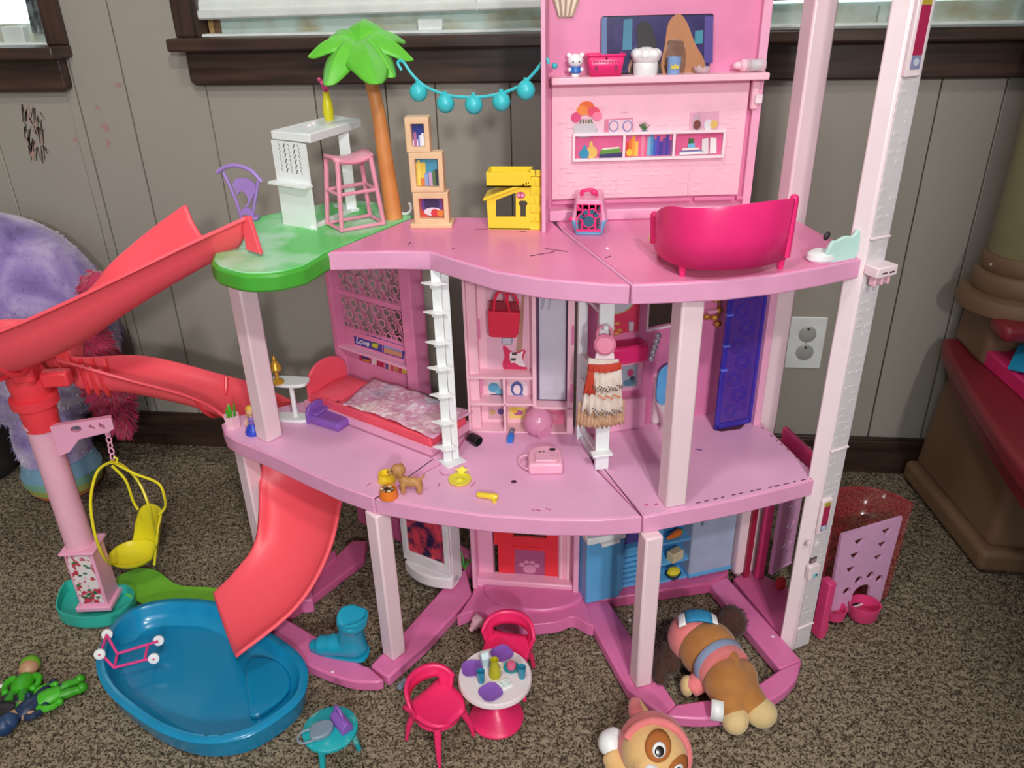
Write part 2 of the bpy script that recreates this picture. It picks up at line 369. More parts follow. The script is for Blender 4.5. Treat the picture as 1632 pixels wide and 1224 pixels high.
# ================================================================ THE DOLL HOUSE
Z1, Z1B, Z2, Z2B = .325, .297, .653, .627
mat('pink_deck', '#efb4d8', .34, var=.05, scale=9, bump=.04, bscale=40)
mat('pink_deck_top', '#f08cba', .32, var=.06, scale=9)
mat('pink_fascia', '#e6a0c6', .34, var=.03)
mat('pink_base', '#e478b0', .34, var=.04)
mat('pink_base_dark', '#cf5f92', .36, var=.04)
mat('pink_pale', '#f0d4dc', .36, var=.03, scale=12)
mat('pink_panel', '#eea9c8', .36, var=.03); mat('pink_mid', '#e486b0', .36, var=.04); mat('pink_wall', '#e07fae', .36, var=.04)
mat('pink_white', '#f6e2e8', .36, var=.02); mat('blush', '#f6c3d2', .38, var=.03)
mat('shaft_white', '#dbd3d9', .45, var=.02, bump=.35, bscale=90)
mat('toy_white', '#eef1f2', .35, var=.02)
mat('coral', '#f0566a', .34, var=.04); mat('hot_pink', '#f0307c', .3, var=.03)
mat('seam_dark', '#5c2c40', .7)
# L2 top: moulded plank lines
def plank_bump(m, sy=.0135, rz=0):
    nt, N, L, b = nodes_of(m); tc = N.new('ShaderNodeTexCoord'); mp = N.new('ShaderNodeMapping'); mp.inputs['Rotation'].default_value = (0, 0, rz); L.new(tc.outputs['Object'], mp.inputs['Vector'])
    br = N.new('ShaderNodeTexBrick'); br.inputs['Scale'].default_value = 1; br.inputs['Mortar Size'].default_value = .0005; br.inputs['Brick Width'].default_value = .11; br.inputs['Row Height'].default_value = sy
    L.new(mp.outputs[0], br.inputs['Vector']); bp = N.new('ShaderNodeBump'); bp.inputs['Strength'].default_value = .5; bp.inputs['Distance'].default_value = -.0008; L.new(br.outputs['Fac'], bp.inputs['Height']); L.new(bp.outputs[0], b.inputs['Normal'])
plank_bump(M['pink_deck_top'])
house = thing('doll_house', 'large pink three-storey toy doll house with curved decks standing on the carpet', 'doll house', (-.08, -.52, 0), world=True)
def H(mb, name, bevel=.0015, parent=None, **k): return mb.build(name, parent or house, bevel=bevel, **k)
class Pl:                                                   # upright plane through two plan points; s along it, z up, d towards the viewer
    def __init__(s, a, b):
        s.O = Vector((a[0], a[1], 0)); s.L = (Vector((b[0], b[1], 0))-s.O).length; s.U = (Vector((b[0], b[1], 0))-s.O)/s.L; s.N = Vector((s.U.y, -s.U.x, 0)); s.V = Vector((0, 0, 1))
    def px(s, u, v, d=0):
        r = ray(u, v); t = ((s.O+s.N*d-CAM).dot(s.N))/r.dot(s.N); q = CAM+r*t; return ((q-s.O).dot(s.U), q.z)
    def pt(s, a, z, d=0): return s.O+s.U*a+s.V*z+s.N*d
    def rect(s, mb, a0, a1, z0, z1, d0=0, d1=.004, r=0):
        pts = [(a0, z0), (a1, z0), (a1, z1), (a0, z1)] if not r else rrect(a1-a0, z1-z0, r, 4, (a0+a1)/2, (z0+z1)/2)
        return mb.plate(pts, s.pt(0, 0, d0), s.U, s.V, d1-d0)
    def pr(s, mb, u0, v0, u1, v1, d0=0, d1=.004, r=0):        # rectangle given by two opposite pixels
        a = s.px(u0, v0, d1); b = s.px(u1, v1, d1); return s.rect(mb, min(a[0], b[0]), max(a[0], b[0]), min(a[1], b[1]), max(a[1], b[1]), d0, d1, r)
    def poly(s, mb, pts, d0=0, d1=.001, holes=()): return mb.plate(pts, s.pt(0, 0, d0), s.U, s.V, d1-d0, holes)
def inset(poly, d):                                         # rough inward offset of a polygon (ccw or cw)
    n = len(poly); ar = sum(poly[i][0]*poly[(i+1) % n][1]-poly[(i+1) % n][0]*poly[i][1] for i in range(n)); s = 1 if ar > 0 else -1; out = []
    for i in range(n):
        p0, p1, p2 = Vector(poly[i-1]), Vector(poly[i]), Vector(poly[(i+1) % n])
        e1 = (p1-p0).normalized(); e2 = (p2-p1).normalized(); n1 = Vector((-e1.y, e1.x))*s; n2 = Vector((-e2.y, e2.x))*s; b = (n1+n2); l = b.length
        b = b/l if l > .2 else n1; k = d/max(.4, b.dot(n1)); out.append(tuple(p1+b*k))
    return out
def deck(name, poly, zt, zb, top, rim):
    m = MB(rim); m.prism(poly, zb, zt-.0012, [inset(poly, .004)]) if False else m.prism(poly, zb, zt-.001)
    o = H(m, name, .002); t = MB(top); t.prism(inset(poly, .003), zt-.0012, zt); H(t, 'deck_top', 0, o); return o
# ---- decks
fl1 = [(-.612, -.462), (-.592, -.492), (-.565, -.512), (-.519, -.535), (-.470, -.562), (-.424, -.589), (-.365, -.622), (-.306, -.648)]
sL = [(-.306, -.648), (-.215, -.535), (-.20, -.44)]
left1 = fl1[:-1]+sL+[(-.285, -.375), (-.45, -.275), (-.496, -.372), (-.603, -.437)]
deck('lower_deck', left1, Z1, Z1B, 'pink_deck', 'pink_fascia')
cen1 = [(-.304, -.649), (-.228, -.665), (-.141, -.677), (-.058, -.679), (.01, -.674), (.067, -.663), (.004, -.55), (-.02, -.455), (-.03, -.425), (-.198, -.425), (-.198, -.44), (-.213, -.535)]
deck('lower_deck', cen1, Z1, Z1B, 'pink_deck', 'pink_fascia')
right1 = [(.069, -.663), (.099, -.652), (.15, -.632), (.207, -.608), (.265, -.58), (.322, -.55), (.249, -.345), (.10, -.395), (-.018, -.44), (.006, -.55)]
deck('lower_deck', right1, Z1, Z1B, 'pink_deck', 'pink_fascia')
cen2 = [(-.358, -.562), (-.277, -.553), (-.222, -.553), (-.205, -.566), (-.183, -.584), (-.125, -.627), (-.063, -.652), (.006, -.665), (.036, -.665), (-.052, -.455), (-.076, -.385), (-.278, -.385)]
deck('upper_deck', cen2, Z2, Z2B, 'pink_deck_top', 'pink_fascia')
right2 = [(.038, -.665), (.091, -.657), (.146, -.646), (.21, -.622), (.27, -.59), (.330, -.552), (.272, -.365), (.218, -.33), (-.075, -.37), (-.050, -.455)]
deck('upper_deck', right2, Z2, Z2B, 'pink_deck_top', 'pink_fascia')
# worn joints and scratches of the decks
def scratch(pts, z, w=.0008, mt='seam_dark', name='scratch'):
    m = MB(mt); pts = [G(u, v, z+.0003) for u, v in pts]
    for a, b in zip(pts, pts[1:]): m.bar(a, b, w, .0005)
    H(m, name, 0)
for q in ([(690, 732), (655, 757), (640, 768)], [(612, 786), (597, 795)], [(960, 744), (985, 775), (1023, 822)]): scratch(q, Z1, .0014, name='worn_joint')
for q in ([(700, 751), (706, 757), (716, 757)], [(750, 776), (758, 768)], [(698, 775), (701, 770)], [(848, 812), (852, 815)], [(853, 812), (862, 814)], [(870, 810), (878, 813)], [(585, 774), (591, 770)]): scratch(q, Z1, .0011, P('#c0496f', .6))
for i in range(14):
    u0 = 1110+i*14+random.uniform(-3, 3); t = (u0-1062)/(1307-1062); v0 = 814-53*t-2
    scratch([(u0, v0), (u0+random.uniform(3, 9), v0-1.5)], Z1, .0014)
for i in range(9):
    u0 = 1215+i*10+random.uniform(-3, 3); v0 = 682+(u0-1215)*.86; scratch([(u0, v0), (u0+3, v0+3)], Z1, .0012)
scratch([(1108, 715), (1113, 717), (1119, 717)], Z1, .002, P('#5b3aa8', .6))
for q in ([(720, 397), (724, 396)], [(870, 404), (880, 402), (884, 400)], [(868, 396), (905, 401)], [(845, 408), (868, 404)], [(965, 411), (973, 408)], [(757, 365), (778, 365)], [(828, 369), (838, 369)], [(650, 390), (655, 386)]): scratch(q, Z2, .0011)
m = MB(P('#ffffff', .3)); q = G(968, 397, Z2); m.ball((q.x, q.y, q.z+.001), (.0025, .002, .0012), 8, 5); tag(m.build('glitter_bead'), 'tiny white bead lying on the upper pink deck', 'bead')
m = MB('seam_dark'); q = G(819, 768, Z1); m.disc((q.x, q.y, Z1+.0002), .004, (0, 0, 1), 12, .0004); H(m, 'peg_hole', 0)
for u, v in ((1030, 805), (1046, 804), (1289, 749)):
    m = MB('pink_base_dark'); q = G(u, v, Z1); m.box(q.x, q.y, Z1, .005, .003, .0006, .5); H(m, 'clip_slot', 0)
# ---- green terrace on the upper level
mat('terrace_green', '#66cf6e', .4, hex2='#b4e4c0', scale=13, thr=(.36, .56), bump=.25, bscale=120)
mat('terrace_edge', '#4bab38', .4)
gp = smooth2([G2(345, 424, Z2), G2(385, 435, Z2), G2(440, 434, Z2), G2(485, 424, Z2)], 6, False)+[(-.357, -.565), (-.279, -.388)]+smooth2([(-.283, -.372), G2(640, 335, Z2), G2(600, 322, Z2), G2(555, 319, Z2), G2(510, 325, Z2), G2(450, 336, Z2), G2(400, 350, Z2), G2(350, 385, Z2), G2(335, 415, Z2)], 5, False)
m = MB('terrace_edge'); m.prism(gp, Z2-.026, Z2-.002); te = H(m, 'terrace', .004)
m = MB('terrace_green'); m.prism(inset(gp, .004), Z2-.0025, Z2); H(m, 'terrace_top', .001, te)
# ---- base rails
ZB = .020
def rail(name, pts, z0=0, z1=ZB, mt='pink_base'): m = MB(mt); m.prism(pts, z0, z1); return H(m, name, .003)
g = lambda u, v: G2(u, v, ZB)
rail('base_rail', smooth2([g(430, 1000), g(455, 1035), g(492, 1060), g(555, 1084), g(600, 1087)], 5, False)+[g(612, 1083), g(588, 1062), g(579, 1060), g(515, 1020), g(450, 982)])
rail('base_rail', [g(619, 1080), g(676, 1030), g(724, 979), g(752, 946), g(742, 905), g(722, 918), g(640, 1010), g(590, 1060)])
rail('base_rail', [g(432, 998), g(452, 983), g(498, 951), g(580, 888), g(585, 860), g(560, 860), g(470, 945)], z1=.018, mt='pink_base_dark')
rail('base_clip', [g(480, 965), g(500, 962), g(497, 935), g(478, 945)], 0, .03)
rail('base_clip', [g(495, 930), g(538, 893), g(535, 880), g(492, 912)], 0, .028, 'pink_base_dark')
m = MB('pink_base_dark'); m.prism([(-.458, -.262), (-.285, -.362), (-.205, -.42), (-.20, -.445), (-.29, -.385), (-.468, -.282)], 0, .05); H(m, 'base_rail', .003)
cb = [g(752, 951), g(735, 978)]+smooth2([g(728, 985), g(762, 976), g(800, 992), g(842, 998), g(888, 994), g(912, 986), g(935, 997)], 5, False)+[g(946, 1000), g(931, 955), g(915, 930), g(760, 925)]
rail('base_step', cb, 0, .024, 'pink_base')
m = MB('pink_base'); c = G(850, 942, .03); m.prism([(c.x+.088*math.cos(t*pi/24+pi), c.y+.01+.055*math.sin(t*pi/24+pi)) for t in range(25)], .0, .030); H(m, 'door_step', .003)
rail('base_rail', [g(928, 958), g(940, 990), g(1000, 1098), g(1058, 1140), g(1078, 1122), g(1020, 1036), g(972, 960), g(958, 948)])
rail('base_rail', [g(1058, 1141), g(1078, 1122), g(1150, 1112), g(1205, 1092), g(1243, 1066), g(1278, 1052)]+smooth2([g(1274, 1075), g(1252, 1100), g(1215, 1122), g(1165, 1140), g(1115, 1145), g(1058, 1141)], 4, False)[1:-1])
rail('base_rail', [g(1278, 1052), g(1243, 1066), g(1190, 1003), g(1130, 930), g(1158, 918)])
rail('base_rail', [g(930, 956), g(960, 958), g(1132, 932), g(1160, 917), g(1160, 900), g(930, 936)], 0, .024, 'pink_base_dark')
for u, v in ((530, 1071), (1004, 989), (1232, 1015)):
    m = MB('pink_white'); q = G(u, v, ZB); m.box(q.x, q.y, ZB, .005, .004, .0008, .6); H(m, 'clip_slot', 0)
# ---- posts
def post(name, x, y, z0, z1, w=.028, d=None, rz=0, mt='pink_pale', bev=.003): m = MB(mt); m.box(x, y, z0, w, d or w, z1-z0, rz); return H(m, name, bev)
post('corner_post', -.305, -.638, ZB, Z1B, .027, rz=-.65)
post('corner_post', .080, -.660, ZB, Z1B, .026, rz=.4)
post('corner_post', -.578, -.463, 0, Z1B, .028, rz=-.6)
post('corner_post', -.515, -.497, Z1, Z2B, .030, rz=-.55)
post('corner_post', .108, -.624, Z1, Z2B, .030, rz=.35)
post('corner_post', .272, -.374, 0, 1.12, .034, .030, rz=.35, mt='pink_pale')
# tall elevator post in front: pale face and brick-moulded side
fp = [(.304, -.551), (.325, -.560), (.353, -.543), (.334, -.530)]
m = MB('pink_white'); m.prism(fp, 0, 1.14); tp = H(m, 'elevator_post', .003)
sd = Pl((.325, -.560), (.353, -.543))
m = MB('shaft_white'); sd.rect(m, .002, sd.L-.001, .004, 1.14, 0, .0016); H(m, 'brick_strip', .0006, tp)
for v in (380, 718, 1000):
    a = sd.px(1400 if v == 380 else (1330 if v == 718 else 1275), v); m = MB('pink_white'); sd.rect(m, 0, sd.L, a[1], a[1]+.003, 0, .004); H(m, 'band', .001, tp)
rnd = random.Random(3); zz = .03
while zz < 1.0:                                                # moulded courses of the brick strip
    for k in range(2):
        if rnd.random() < .62:
            a0 = .003+k*.014+rnd.uniform(0, .003); m = MB('shaft_white'); sd.rect(m, a0, a0+rnd.uniform(.007, .012), zz, zz+.0045, .0014, .0021); H(m, 'brick', .0006, tp, seg=1)
    zz += .011
# framed lanterns, call panel, ledge on that side
for (u0, v0, u1, v1) in ((1452, 5, 1484, 100), (1307, 797, 1324, 850)):
    ca = sd.px((u0+u1)/2, (v0+v1)/2, .006); hw = .012 if v0 < 50 else .0095; hh = .045 if v0 < 50 else .03
    m = MB('pink_white'); sd.rect(m, ca[0]-hw, ca[0]+hw, ca[1]-hh, ca[1]+hh, 0, .006); fr = H(m, 'lantern_frame', .0015, tp)
    for cc, f0, f1 in (('#b8a640', .62, .85), ('#b02a55', -.5, .62), ('#8f8fb5', -.82, -.5)):
        m = MB(P(cc, .35)); sd.rect(m, ca[0]-hw*.6, ca[0]+hw*.6, ca[1]+hh*f0, ca[1]+hh*f1, .0055, .0068); H(m, 'lantern_print', 0, fr)
    m = MB(P('#c9d2df', .3)); q = sd.pt(ca[0], ca[1]-hh*.66, .0066); m.disc(q, .004, sd.N, 12, .0008); H(m, 'lantern_knob', 0, fr)
a = sd.px(1297, 893, .003); m = MB(P('#5a4a54', .4)); sd.rect(m, a[0]-.006, a[0]+.006, a[1]-.005, a[1]+.005, 0, .003); cp = H(m, 'call_display', .0005, tp)
for k in (-1, 0, 1): m = MB(P('#d9b9c4', .4)); sd.rect(m, a[0]+k*.0035-.0008, a[0]+k*.0035+.0008, a[1]-.0025, a[1]+.0025, .0028, .0033); H(m, 'digit', 0, cp)
a = sd.px(1297, 912, .006); m = MB('pink_white'); sd.rect(m, a[0]-.011, a[0]+.010, a[1]-.012, a[1]+.014, 0, .008, .004); cp = H(m, 'call_box', .001, tp)
m = MB(P('#8fc7cf', .3)); sd.rect(m, a[0]-.003, a[0]+.007, a[1]-.009, a[1]-.001, .0078, .009); H(m, 'screen', 0, cp)
m = MB(P('#30404c', .3)); m.disc(sd.pt(a[0]+.003, a[1]-.004, .009), .0015, sd.N, 10); H(m, 'button', 0, cp)
a = sd.px(1400, 432, .012); m = MB('pink_white'); sd.rect(m, .0, .034, a[1]-.006, a[1]+.008, 0, .022); lg = H(m, 'bracket', .002, tp)
for k in range(3): m = MB('blush'); q = sd.pt(.006+k*.011, a[1]-.006, .012); m.box(q.x, q.y, q.z-.012, .004, .010, .012, .5); H(m, 'bracket_tooth', .001, lg)
for k in (0, 1): m = MB('seam_dark'); sd.rect(m, .008+k*.012, .016+k*.012, a[1]-.001, a[1]+.001, .0218, .0224); H(m, 'bracket_slot', 0, lg)
for (u, v) in ((1290, 868), (1303, 868)):
    a = sd.px(u, v, .003); m = MB('pink_white'); sd.rect(m, a[0]-.003, a[0]+.003, a[1]-.004, a[1]+.004, 0, .003); H(m, 'corner_tab', .0006, tp)
# ---- lattice wall of the left wing (upper storey) with shelf and prints
LW = Pl((-.458, -.262), (-.285, -.362))
def hexpts(cx, cy, r, a0=0): return [(cx+r*math.cos(a0+pi/3*i), cy+r*math.sin(a0+pi/3*i)) for i in range(6)]
m = MB('pink_mid'); LW.rect(m, 0, .012, Z1, Z2B, 0, .022); lw = H(m, 'lattice_wall', .001)
m = MB('pink_mid'); LW.rect(m, LW.L-.024, LW.L, Z1, Z2B, -.01, .022); H(m, 'stile', .001, lw)
m = MB('pink_mid'); LW.rect(m, .012, LW.L-.024, Z1, .425, 0, .006); H(m, 'wall_panel', .0005, lw)
zl0 = LW.px(560, 527)[1]
for z in (zl0-.004, .485, .575): m = MB('pink_mid'); LW.rect(m, .012, LW.L-.024, z, z+.009, 0, .008); H(m, 'rail', .0006, lw)
zs = LW.px(553, 556, .02)[1]; m = MB('pink_panel'); LW.rect(m, .012, LW.L-.022, zs-.002, zs+.002, 0, .022); H(m, 'shelf', .0006, lw)
m = MB('pink_mid'); hc = .0130
aL, aR = .014, LW.L-.026; row = 0; z = zl0+.012
while z < Z2B:                                                 # concentric hexagon cells joined by short spokes
    x = aL+(hc if row % 2 else 0)+.004
    while x < aR:
        for r0, r1 in ((.0150+.0010, .0150-.0010), (.0092, .0070)):
            o = [(max(aL, min(aR, q[0])), min(Z2B-.001, max(zl0, q[1]))) for q in hexpts(x, z, r0, pi/6)]; i_ = [(max(aL, min(aR, q[0])), min(Z2B-.001, max(zl0, q[1]))) for q in hexpts(x, z, r1, pi/6)]
            for k in range(6):
                qs = [o[k], o[(k+1) % 6], i_[(k+1) % 6], i_[k]]
                if abs(sum(qs[t][0]*qs[(t+1) % 4][1]-qs[(t+1) % 4][0]*qs[t][1] for t in range(4))) > 4e-6: LW.poly(m, qs, .0025, .0045)
        for k in range(3):
            t = pi/6+2*pi/3*k; a = (x+.0086*math.cos(t), z+.0086*math.sin(t)); b = (x+.0145*math.cos(t), z+.0145*math.sin(t))
            if aL < a[0] < aR and aL < b[0] < aR and zl0 < b[1] < Z2B: m.bar(LW.pt(a[0], a[1], .0035), LW.pt(b[0], b[1], .0035), .0018, .002, LW.N)
        x += .0260
    z += .02252; row += 1
H(m, 'hexagon_lattice', 0, lw)
def pic(pl, mb, hexc, pts, d0, d1): mb.use(P(hexc, .45)); pl.poly(mb, [pl.px(u, v, d1) for u, v in pts], d0, d1); return mb
m = MB(P('#4b4092', .45)); LW.poly(m, [LW.px(u, v, .007) for u, v in ((565, 548), (609, 562), (608, 540), (563, 528))], .006, .007)
pic(LW, m, '#c9c23c', [(593, 553), (601, 556), (603, 549), (597, 546), (592, 548)], .007, .0074); pic(LW, m, '#3f7a4a', [(593, 547), (602, 549), (602, 541), (597, 544), (592, 540)], .007, .0074)
p1 = H(m, 'picture', 0, lw)
a = LW.px(577, 545, .0075); text_part('Love', .017, P('#f4f0fa', .4), p1, LW.pt(a[0], a[1], .0073), LW.U, LW.V, shear=.3)
m = MB(P('#4b4092', .45)); LW.poly(m, [LW.px(u, v, .007) for u, v in ((611, 563), (655, 576), (654, 556), (610, 541))], .006, .007)
pic(LW, m, '#7f9fd0', [(612, 554), (640, 562), (640, 553), (612, 546)], .007, .0074); pic(LW, m, '#c98f6d', [(612, 562), (641, 570), (640, 561), (612, 554)], .007, .0074); pic(LW, m, '#e6a9c4', [(644, 572), (654, 574), (654, 560), (646, 558)], .007, .0074)
H(m, 'picture', 0, lw)
m = MB(P('#c8315e', .45)); LW.poly(m, [LW.px(u, v, .007) for u, v in ((573, 574), (611, 586), (611, 572), (572, 561))], .006, .007)
pic(LW, m, '#4a3a78', [(576, 573), (588, 577), (588, 569), (577, 565)], .007, .0074); pic(LW, m, '#f1e3e6', [(592, 580), (600, 582), (600, 573), (592, 571)], .007, .0074); pic(LW, m, '#d98a3a', [(578, 575), (590, 578), (590, 575), (578, 572)], .0074, .0078); H(m, 'picture', 0, lw)
m = MB(P('#cf4a6a', .45)); LW.poly(m, [LW.px(u, v, .007) for u, v in ((614, 588), (655, 599), (655, 585), (614, 573))], .006, .007)
for k, cc in enumerate(('#3f6fa8', '#f0b6a0', '#d9436b', '#e98f7d', '#caa24e')): u = 615+k*4; pic(LW, m, cc, [(u, 588+k), (u+3, 589+k), (u+3, 577+k), (u, 576+k)], .007, .0074)
pic(LW, m, '#e6c25c', [(640, 594), (652, 597), (652, 590), (641, 587)], .007, .0074); H(m, 'picture', 0, lw)
# lower storey below it: fireplace wall
FW = Pl((-.458, -.262), (-.20, -.411))
m = MB('pink_wall'); FW.rect(m, .0, .135, .05, Z1B, -.006, .006); fw = H(m, 'fireplace_wall', .001)
a = FW.px(629, 845, .01); m = MB('pink_mid'); FW.rect(m, a[0]-.014, a[0]+.012, a[1]-.03, a[1]+.016, .006, .012); H(m, 'wall_niche', .002, fw)
m = MB(P('#7b6252', .7)); FW.rect(m, a[0]-.01, a[0]+.008, a[1]-.004, a[1]+.01, .0118, .0126); H(m, 'niche_window', 0, fw)
FP = Pl(G2(647, 897, .04), G2(722, 927, .04)); FP.L2 = FP.L
mat('fire_white', '#ece6ea', .35)
m = MB('fire_white'); FP.rect(m, 0, FP.L, .03, Z1B, -.03, .0); fo = H(m, 'fireplace', .003)
m = MB('fire_white'); m.prism([tuple((FP.pt(FP.L*t, 0, .004+.014*math.sin(pi*t)))[:2]) for t in [i/12 for i in range(13)]]+[tuple(FP.pt(FP.L, 0, -.02)[:2]), tuple(FP.pt(0, 0, -.02)[:2])], .024, .048); H(m, 'hearth', .003, fo)
za = .075
m = MB('fire_white'); FP.poly(m, [(0, za-.02), (FP.L, za-.02), (FP.L, Z1B), (0, Z1B)], 0, .006, [[(.012, za), (FP.L-.012, za), (FP.L-.012, .175), (.012, .20)]]); H(m, 'surround', .002, fo)
m = MB('fire_white'); m.bar(FP.pt(.008, .205, .004), FP.pt(FP.L-.006, .182, .004), .01, .006, FP.N); H(m, 'mantel_trim', .001, fo)
mat('fire_print', '#e0475a', .5, hex2='#2b1c4a', scale=55, thr=(.40, .62))
m = MB('fire_print'); FP.rect(m, .01, FP.L-.01, za-.004, .205, .0005, .001); H(m, 'fire_print', 0, fo)
# ---- centre: wardrobe wall on the lower deck level
WD = Pl((-.199, -.459), (-.034, -.453))
m = MB('blush'); WD.rect(m, 0, .165, Z1, Z2B, -.034, -.030); wd_ = H(m, 'wardrobe', .0006)
sx = lambda u, v, d=0: WD.px(u, v, d)
xm = sx(848, 560)[0]
for a0, a1 in ((0, .004), (.014, .018), (xm, xm+.006), (.155, .165)): m = MB('blush'); WD.rect(m, a0, a1, Z1, Z2B, -.03, 0 if a0 != .014 else -.012); H(m, 'upright', .0006, wd_)
m = MB('blush'); WD.rect(m, .002, .016, Z1, Z2B, -.014, -.011); H(m, 'side_panel', .0004, wd_)
zA = sx(800, 603)[1]; zB = sx(800, 645)[1]; zC = sx(880, 651)[1]
for z, a0, a1 in ((zA, .002, xm), (zB, .002, xm), (Z1, 0, .165), (zC, xm, .165), (zC-.05, xm, .165)):
    if z > Z1-.001: m = MB('blush'); WD.rect(m, a0, a1, z-.002, z+.002, -.03, 0); H(m, 'shelf', .0006, wd_)
xd = sx(804, 640)[0]; m = MB('blush'); WD.rect(m, xd-.002, xd+.002, Z1, zA, -.03, 0); H(m, 'divider', .0006, wd_)
mat('mirror_grey', '#c6c5d2', .12, spec=.8); mat('mirror_frame', '#5a3f66', .4)
m = MB('mirror_frame'); WD.pr(m, 855, 460, 906, 641, -.03, -.022); mr = H(m, 'mirror', .0006, wd_)
m = MB('mirror_grey'); a = sx(859, 466, -.021); b = sx(901, 637, -.021); WD.rect(m, a[0], b[0], b[1], Z2B-.004, -.022, -.0212); H(m, 'mirror_glass', 0, mr)
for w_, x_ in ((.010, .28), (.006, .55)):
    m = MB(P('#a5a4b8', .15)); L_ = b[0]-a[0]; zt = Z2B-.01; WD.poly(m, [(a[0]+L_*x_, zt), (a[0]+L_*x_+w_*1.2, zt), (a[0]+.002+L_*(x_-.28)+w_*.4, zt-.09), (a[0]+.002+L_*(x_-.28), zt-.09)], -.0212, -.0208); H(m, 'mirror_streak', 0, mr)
for u, v in ((763, 525), (767, 615), (913, 530), (911, 622)):
    a = sx(u, v, -.01); m = MB('pink_mid'); WD.rect(m, a[0]-.0022, a[0]+.0022, a[1]-.016, a[1]+.016, -.011 if u < 800 else 0, -.0104 if u < 800 else .0006, .002); H(m, 'slot', 0, wd_)
for k, (u0, v0, u1, v1, cc) in enumerate(((777, 607, 805, 640, '#e8d3de'), (812, 608, 840, 640, '#ecd7e0'), (778, 648, 804, 668, '#d9a8b8'), (812, 649, 838, 668, '#f0d27a'), (852, 654, 900, 676, '#e8799c'), (772, 455, 842, 596, '#e6b4c8'))):
    m = MB(P(cc, .5)); WD.pr(m, u0, v0, u1, v1, -.03, -.029); H(m, 'printed_card', 0, wd_)
DAB = [0]
def dab(pl, name, hexc, u, v, ru, rv, d, parent, n=12, rot=0):     # small printed oval
    DAB[0] += 1; d += (DAB[0] % 9)*.00006
    a = pl.px(u, v, d); b = pl.px(u+ru, v, d); c = pl.px(u, v-rv, d); rx = abs(b[0]-a[0]); rz = abs(c[1]-a[1]); m = MB(P(hexc, .45))
    pl.poly(m, [(a[0]+rx*math.cos(2*pi*i/n)*math.cos(rot)-rz*math.sin(2*pi*i/n)*math.sin(rot), a[1]+rx*math.cos(2*pi*i/n)*math.sin(rot)+rz*math.sin(2*pi*i/n)*math.cos(rot)) for i in range(n)], d-.0004, d); return H(m, name, 0, parent)
for (cc, u, v, ru, rv) in (('#5a9fc0', 787, 618, 9, 8), ('#6fb2cf', 797, 625, 8, 5), ('#3a2f3c', 792, 630, 13, 2), ('#c23b5c', 783, 634, 5, 3), ('#c23b5c', 797, 634, 5, 3), ('#4c5fa0', 824, 620, 10, 12), ('#ecd7e0', 824, 621, 6, 8), ('#6a7fc0', 829, 632, 6, 5), ('#5b4a86', 798, 656, 5, 5), ('#c9a36a', 785, 657, 5, 4), ('#b05a8f', 826, 658, 8, 4), ('#e8c24a', 820, 654, 5, 5), ('#d98aa0', 880, 665, 9, 6)):
    dab(WD, 'printed_shape', cc, u, v, ru, rv, -.0284, wd_)
# printed guitar behind the bag
def shape(pl, name, hexc, pix, d, parent): m = MB(P(hexc, .45)); pl.poly(m, [pl.px(u, v, d) for u, v in pix], d-.0005, d); return H(m, name, 0, parent)
shape(WD, 'printed_card', '#b58a7a', [(832, 470), (836, 470), (832, 560), (822, 560)], -.0284, wd_)
shape(WD, 'printed_card', '#8d8fa8', [(800, 537), (818, 537), (816, 549), (799, 549)], -.0284, wd_)
for k in range(3): shape(WD, 'printed_card', '#e9e6ee', [(801, 540+k*3), (815, 540+k*3), (815, 541.2+k*3), (801, 541.2+k*3)], -.0279, wd_)
gt = [(801, 553), (806, 552), (812, 558), (820, 562), (832, 558), (838, 560), (834, 572), (840, 588), (836, 594), (815, 596), (803, 589), (801, 578), (804, 568)]
shape(WD, 'printed_card', '#d8305f', smooth2(gt, 3), -.0282, wd_); shape(WD, 'printed_card', '#efe0e6', smooth2([(813, 562), (826, 563), (834, 560), (832, 570), (838, 584), (828, 583), (820, 578), (814, 578)], 3), -.0277, wd_)
for u, v in ((820, 564), (818, 573)): shape(WD, 'printed_card', '#4a3a44', [(u-4, v-2), (u+4, v-2), (u+4, v+2), (u-4, v+2)], -.0272, wd_)
# ---- white ladder shelf by the bed
lx, ly = -.211, -.548
m = MB('toy_white'); m.box(lx, ly, Z1, .032, .028, .0025, .75); ld = H(m, 'ladder_post', .0006)
m = MB('toy_white'); m.box(lx-.006, ly, Z1, .013, .006, Z2B-Z1, .2); m.box(lx+.004, ly+.010, Z1, .010, .010, Z2B-Z1, .2); H(m, 'ladder_upright', .0006, ld)
m0 = None
for v in (451, 497, 545, 586, 629, 672, 712):
    z = Wy(712, v, ly-.004).z
    if z > Z2B-.006: continue
    if m0 is None: q = MB('toy_white'); q.prism([(lx-.026, ly-.006), (lx-.006, ly-.016), (lx+.012, ly-.008), (lx-.004, ly+.006)], -.0012, .0012); q.box(lx-.012, ly-.006, -.007, .003, .003, .006); m0 = H(q, 'ladder_shelf', .0004, ld); o = m0
    else: o = m0.copy(); COL.objects.link(o); o.parent = ld
    o.location = (0, 0, z)
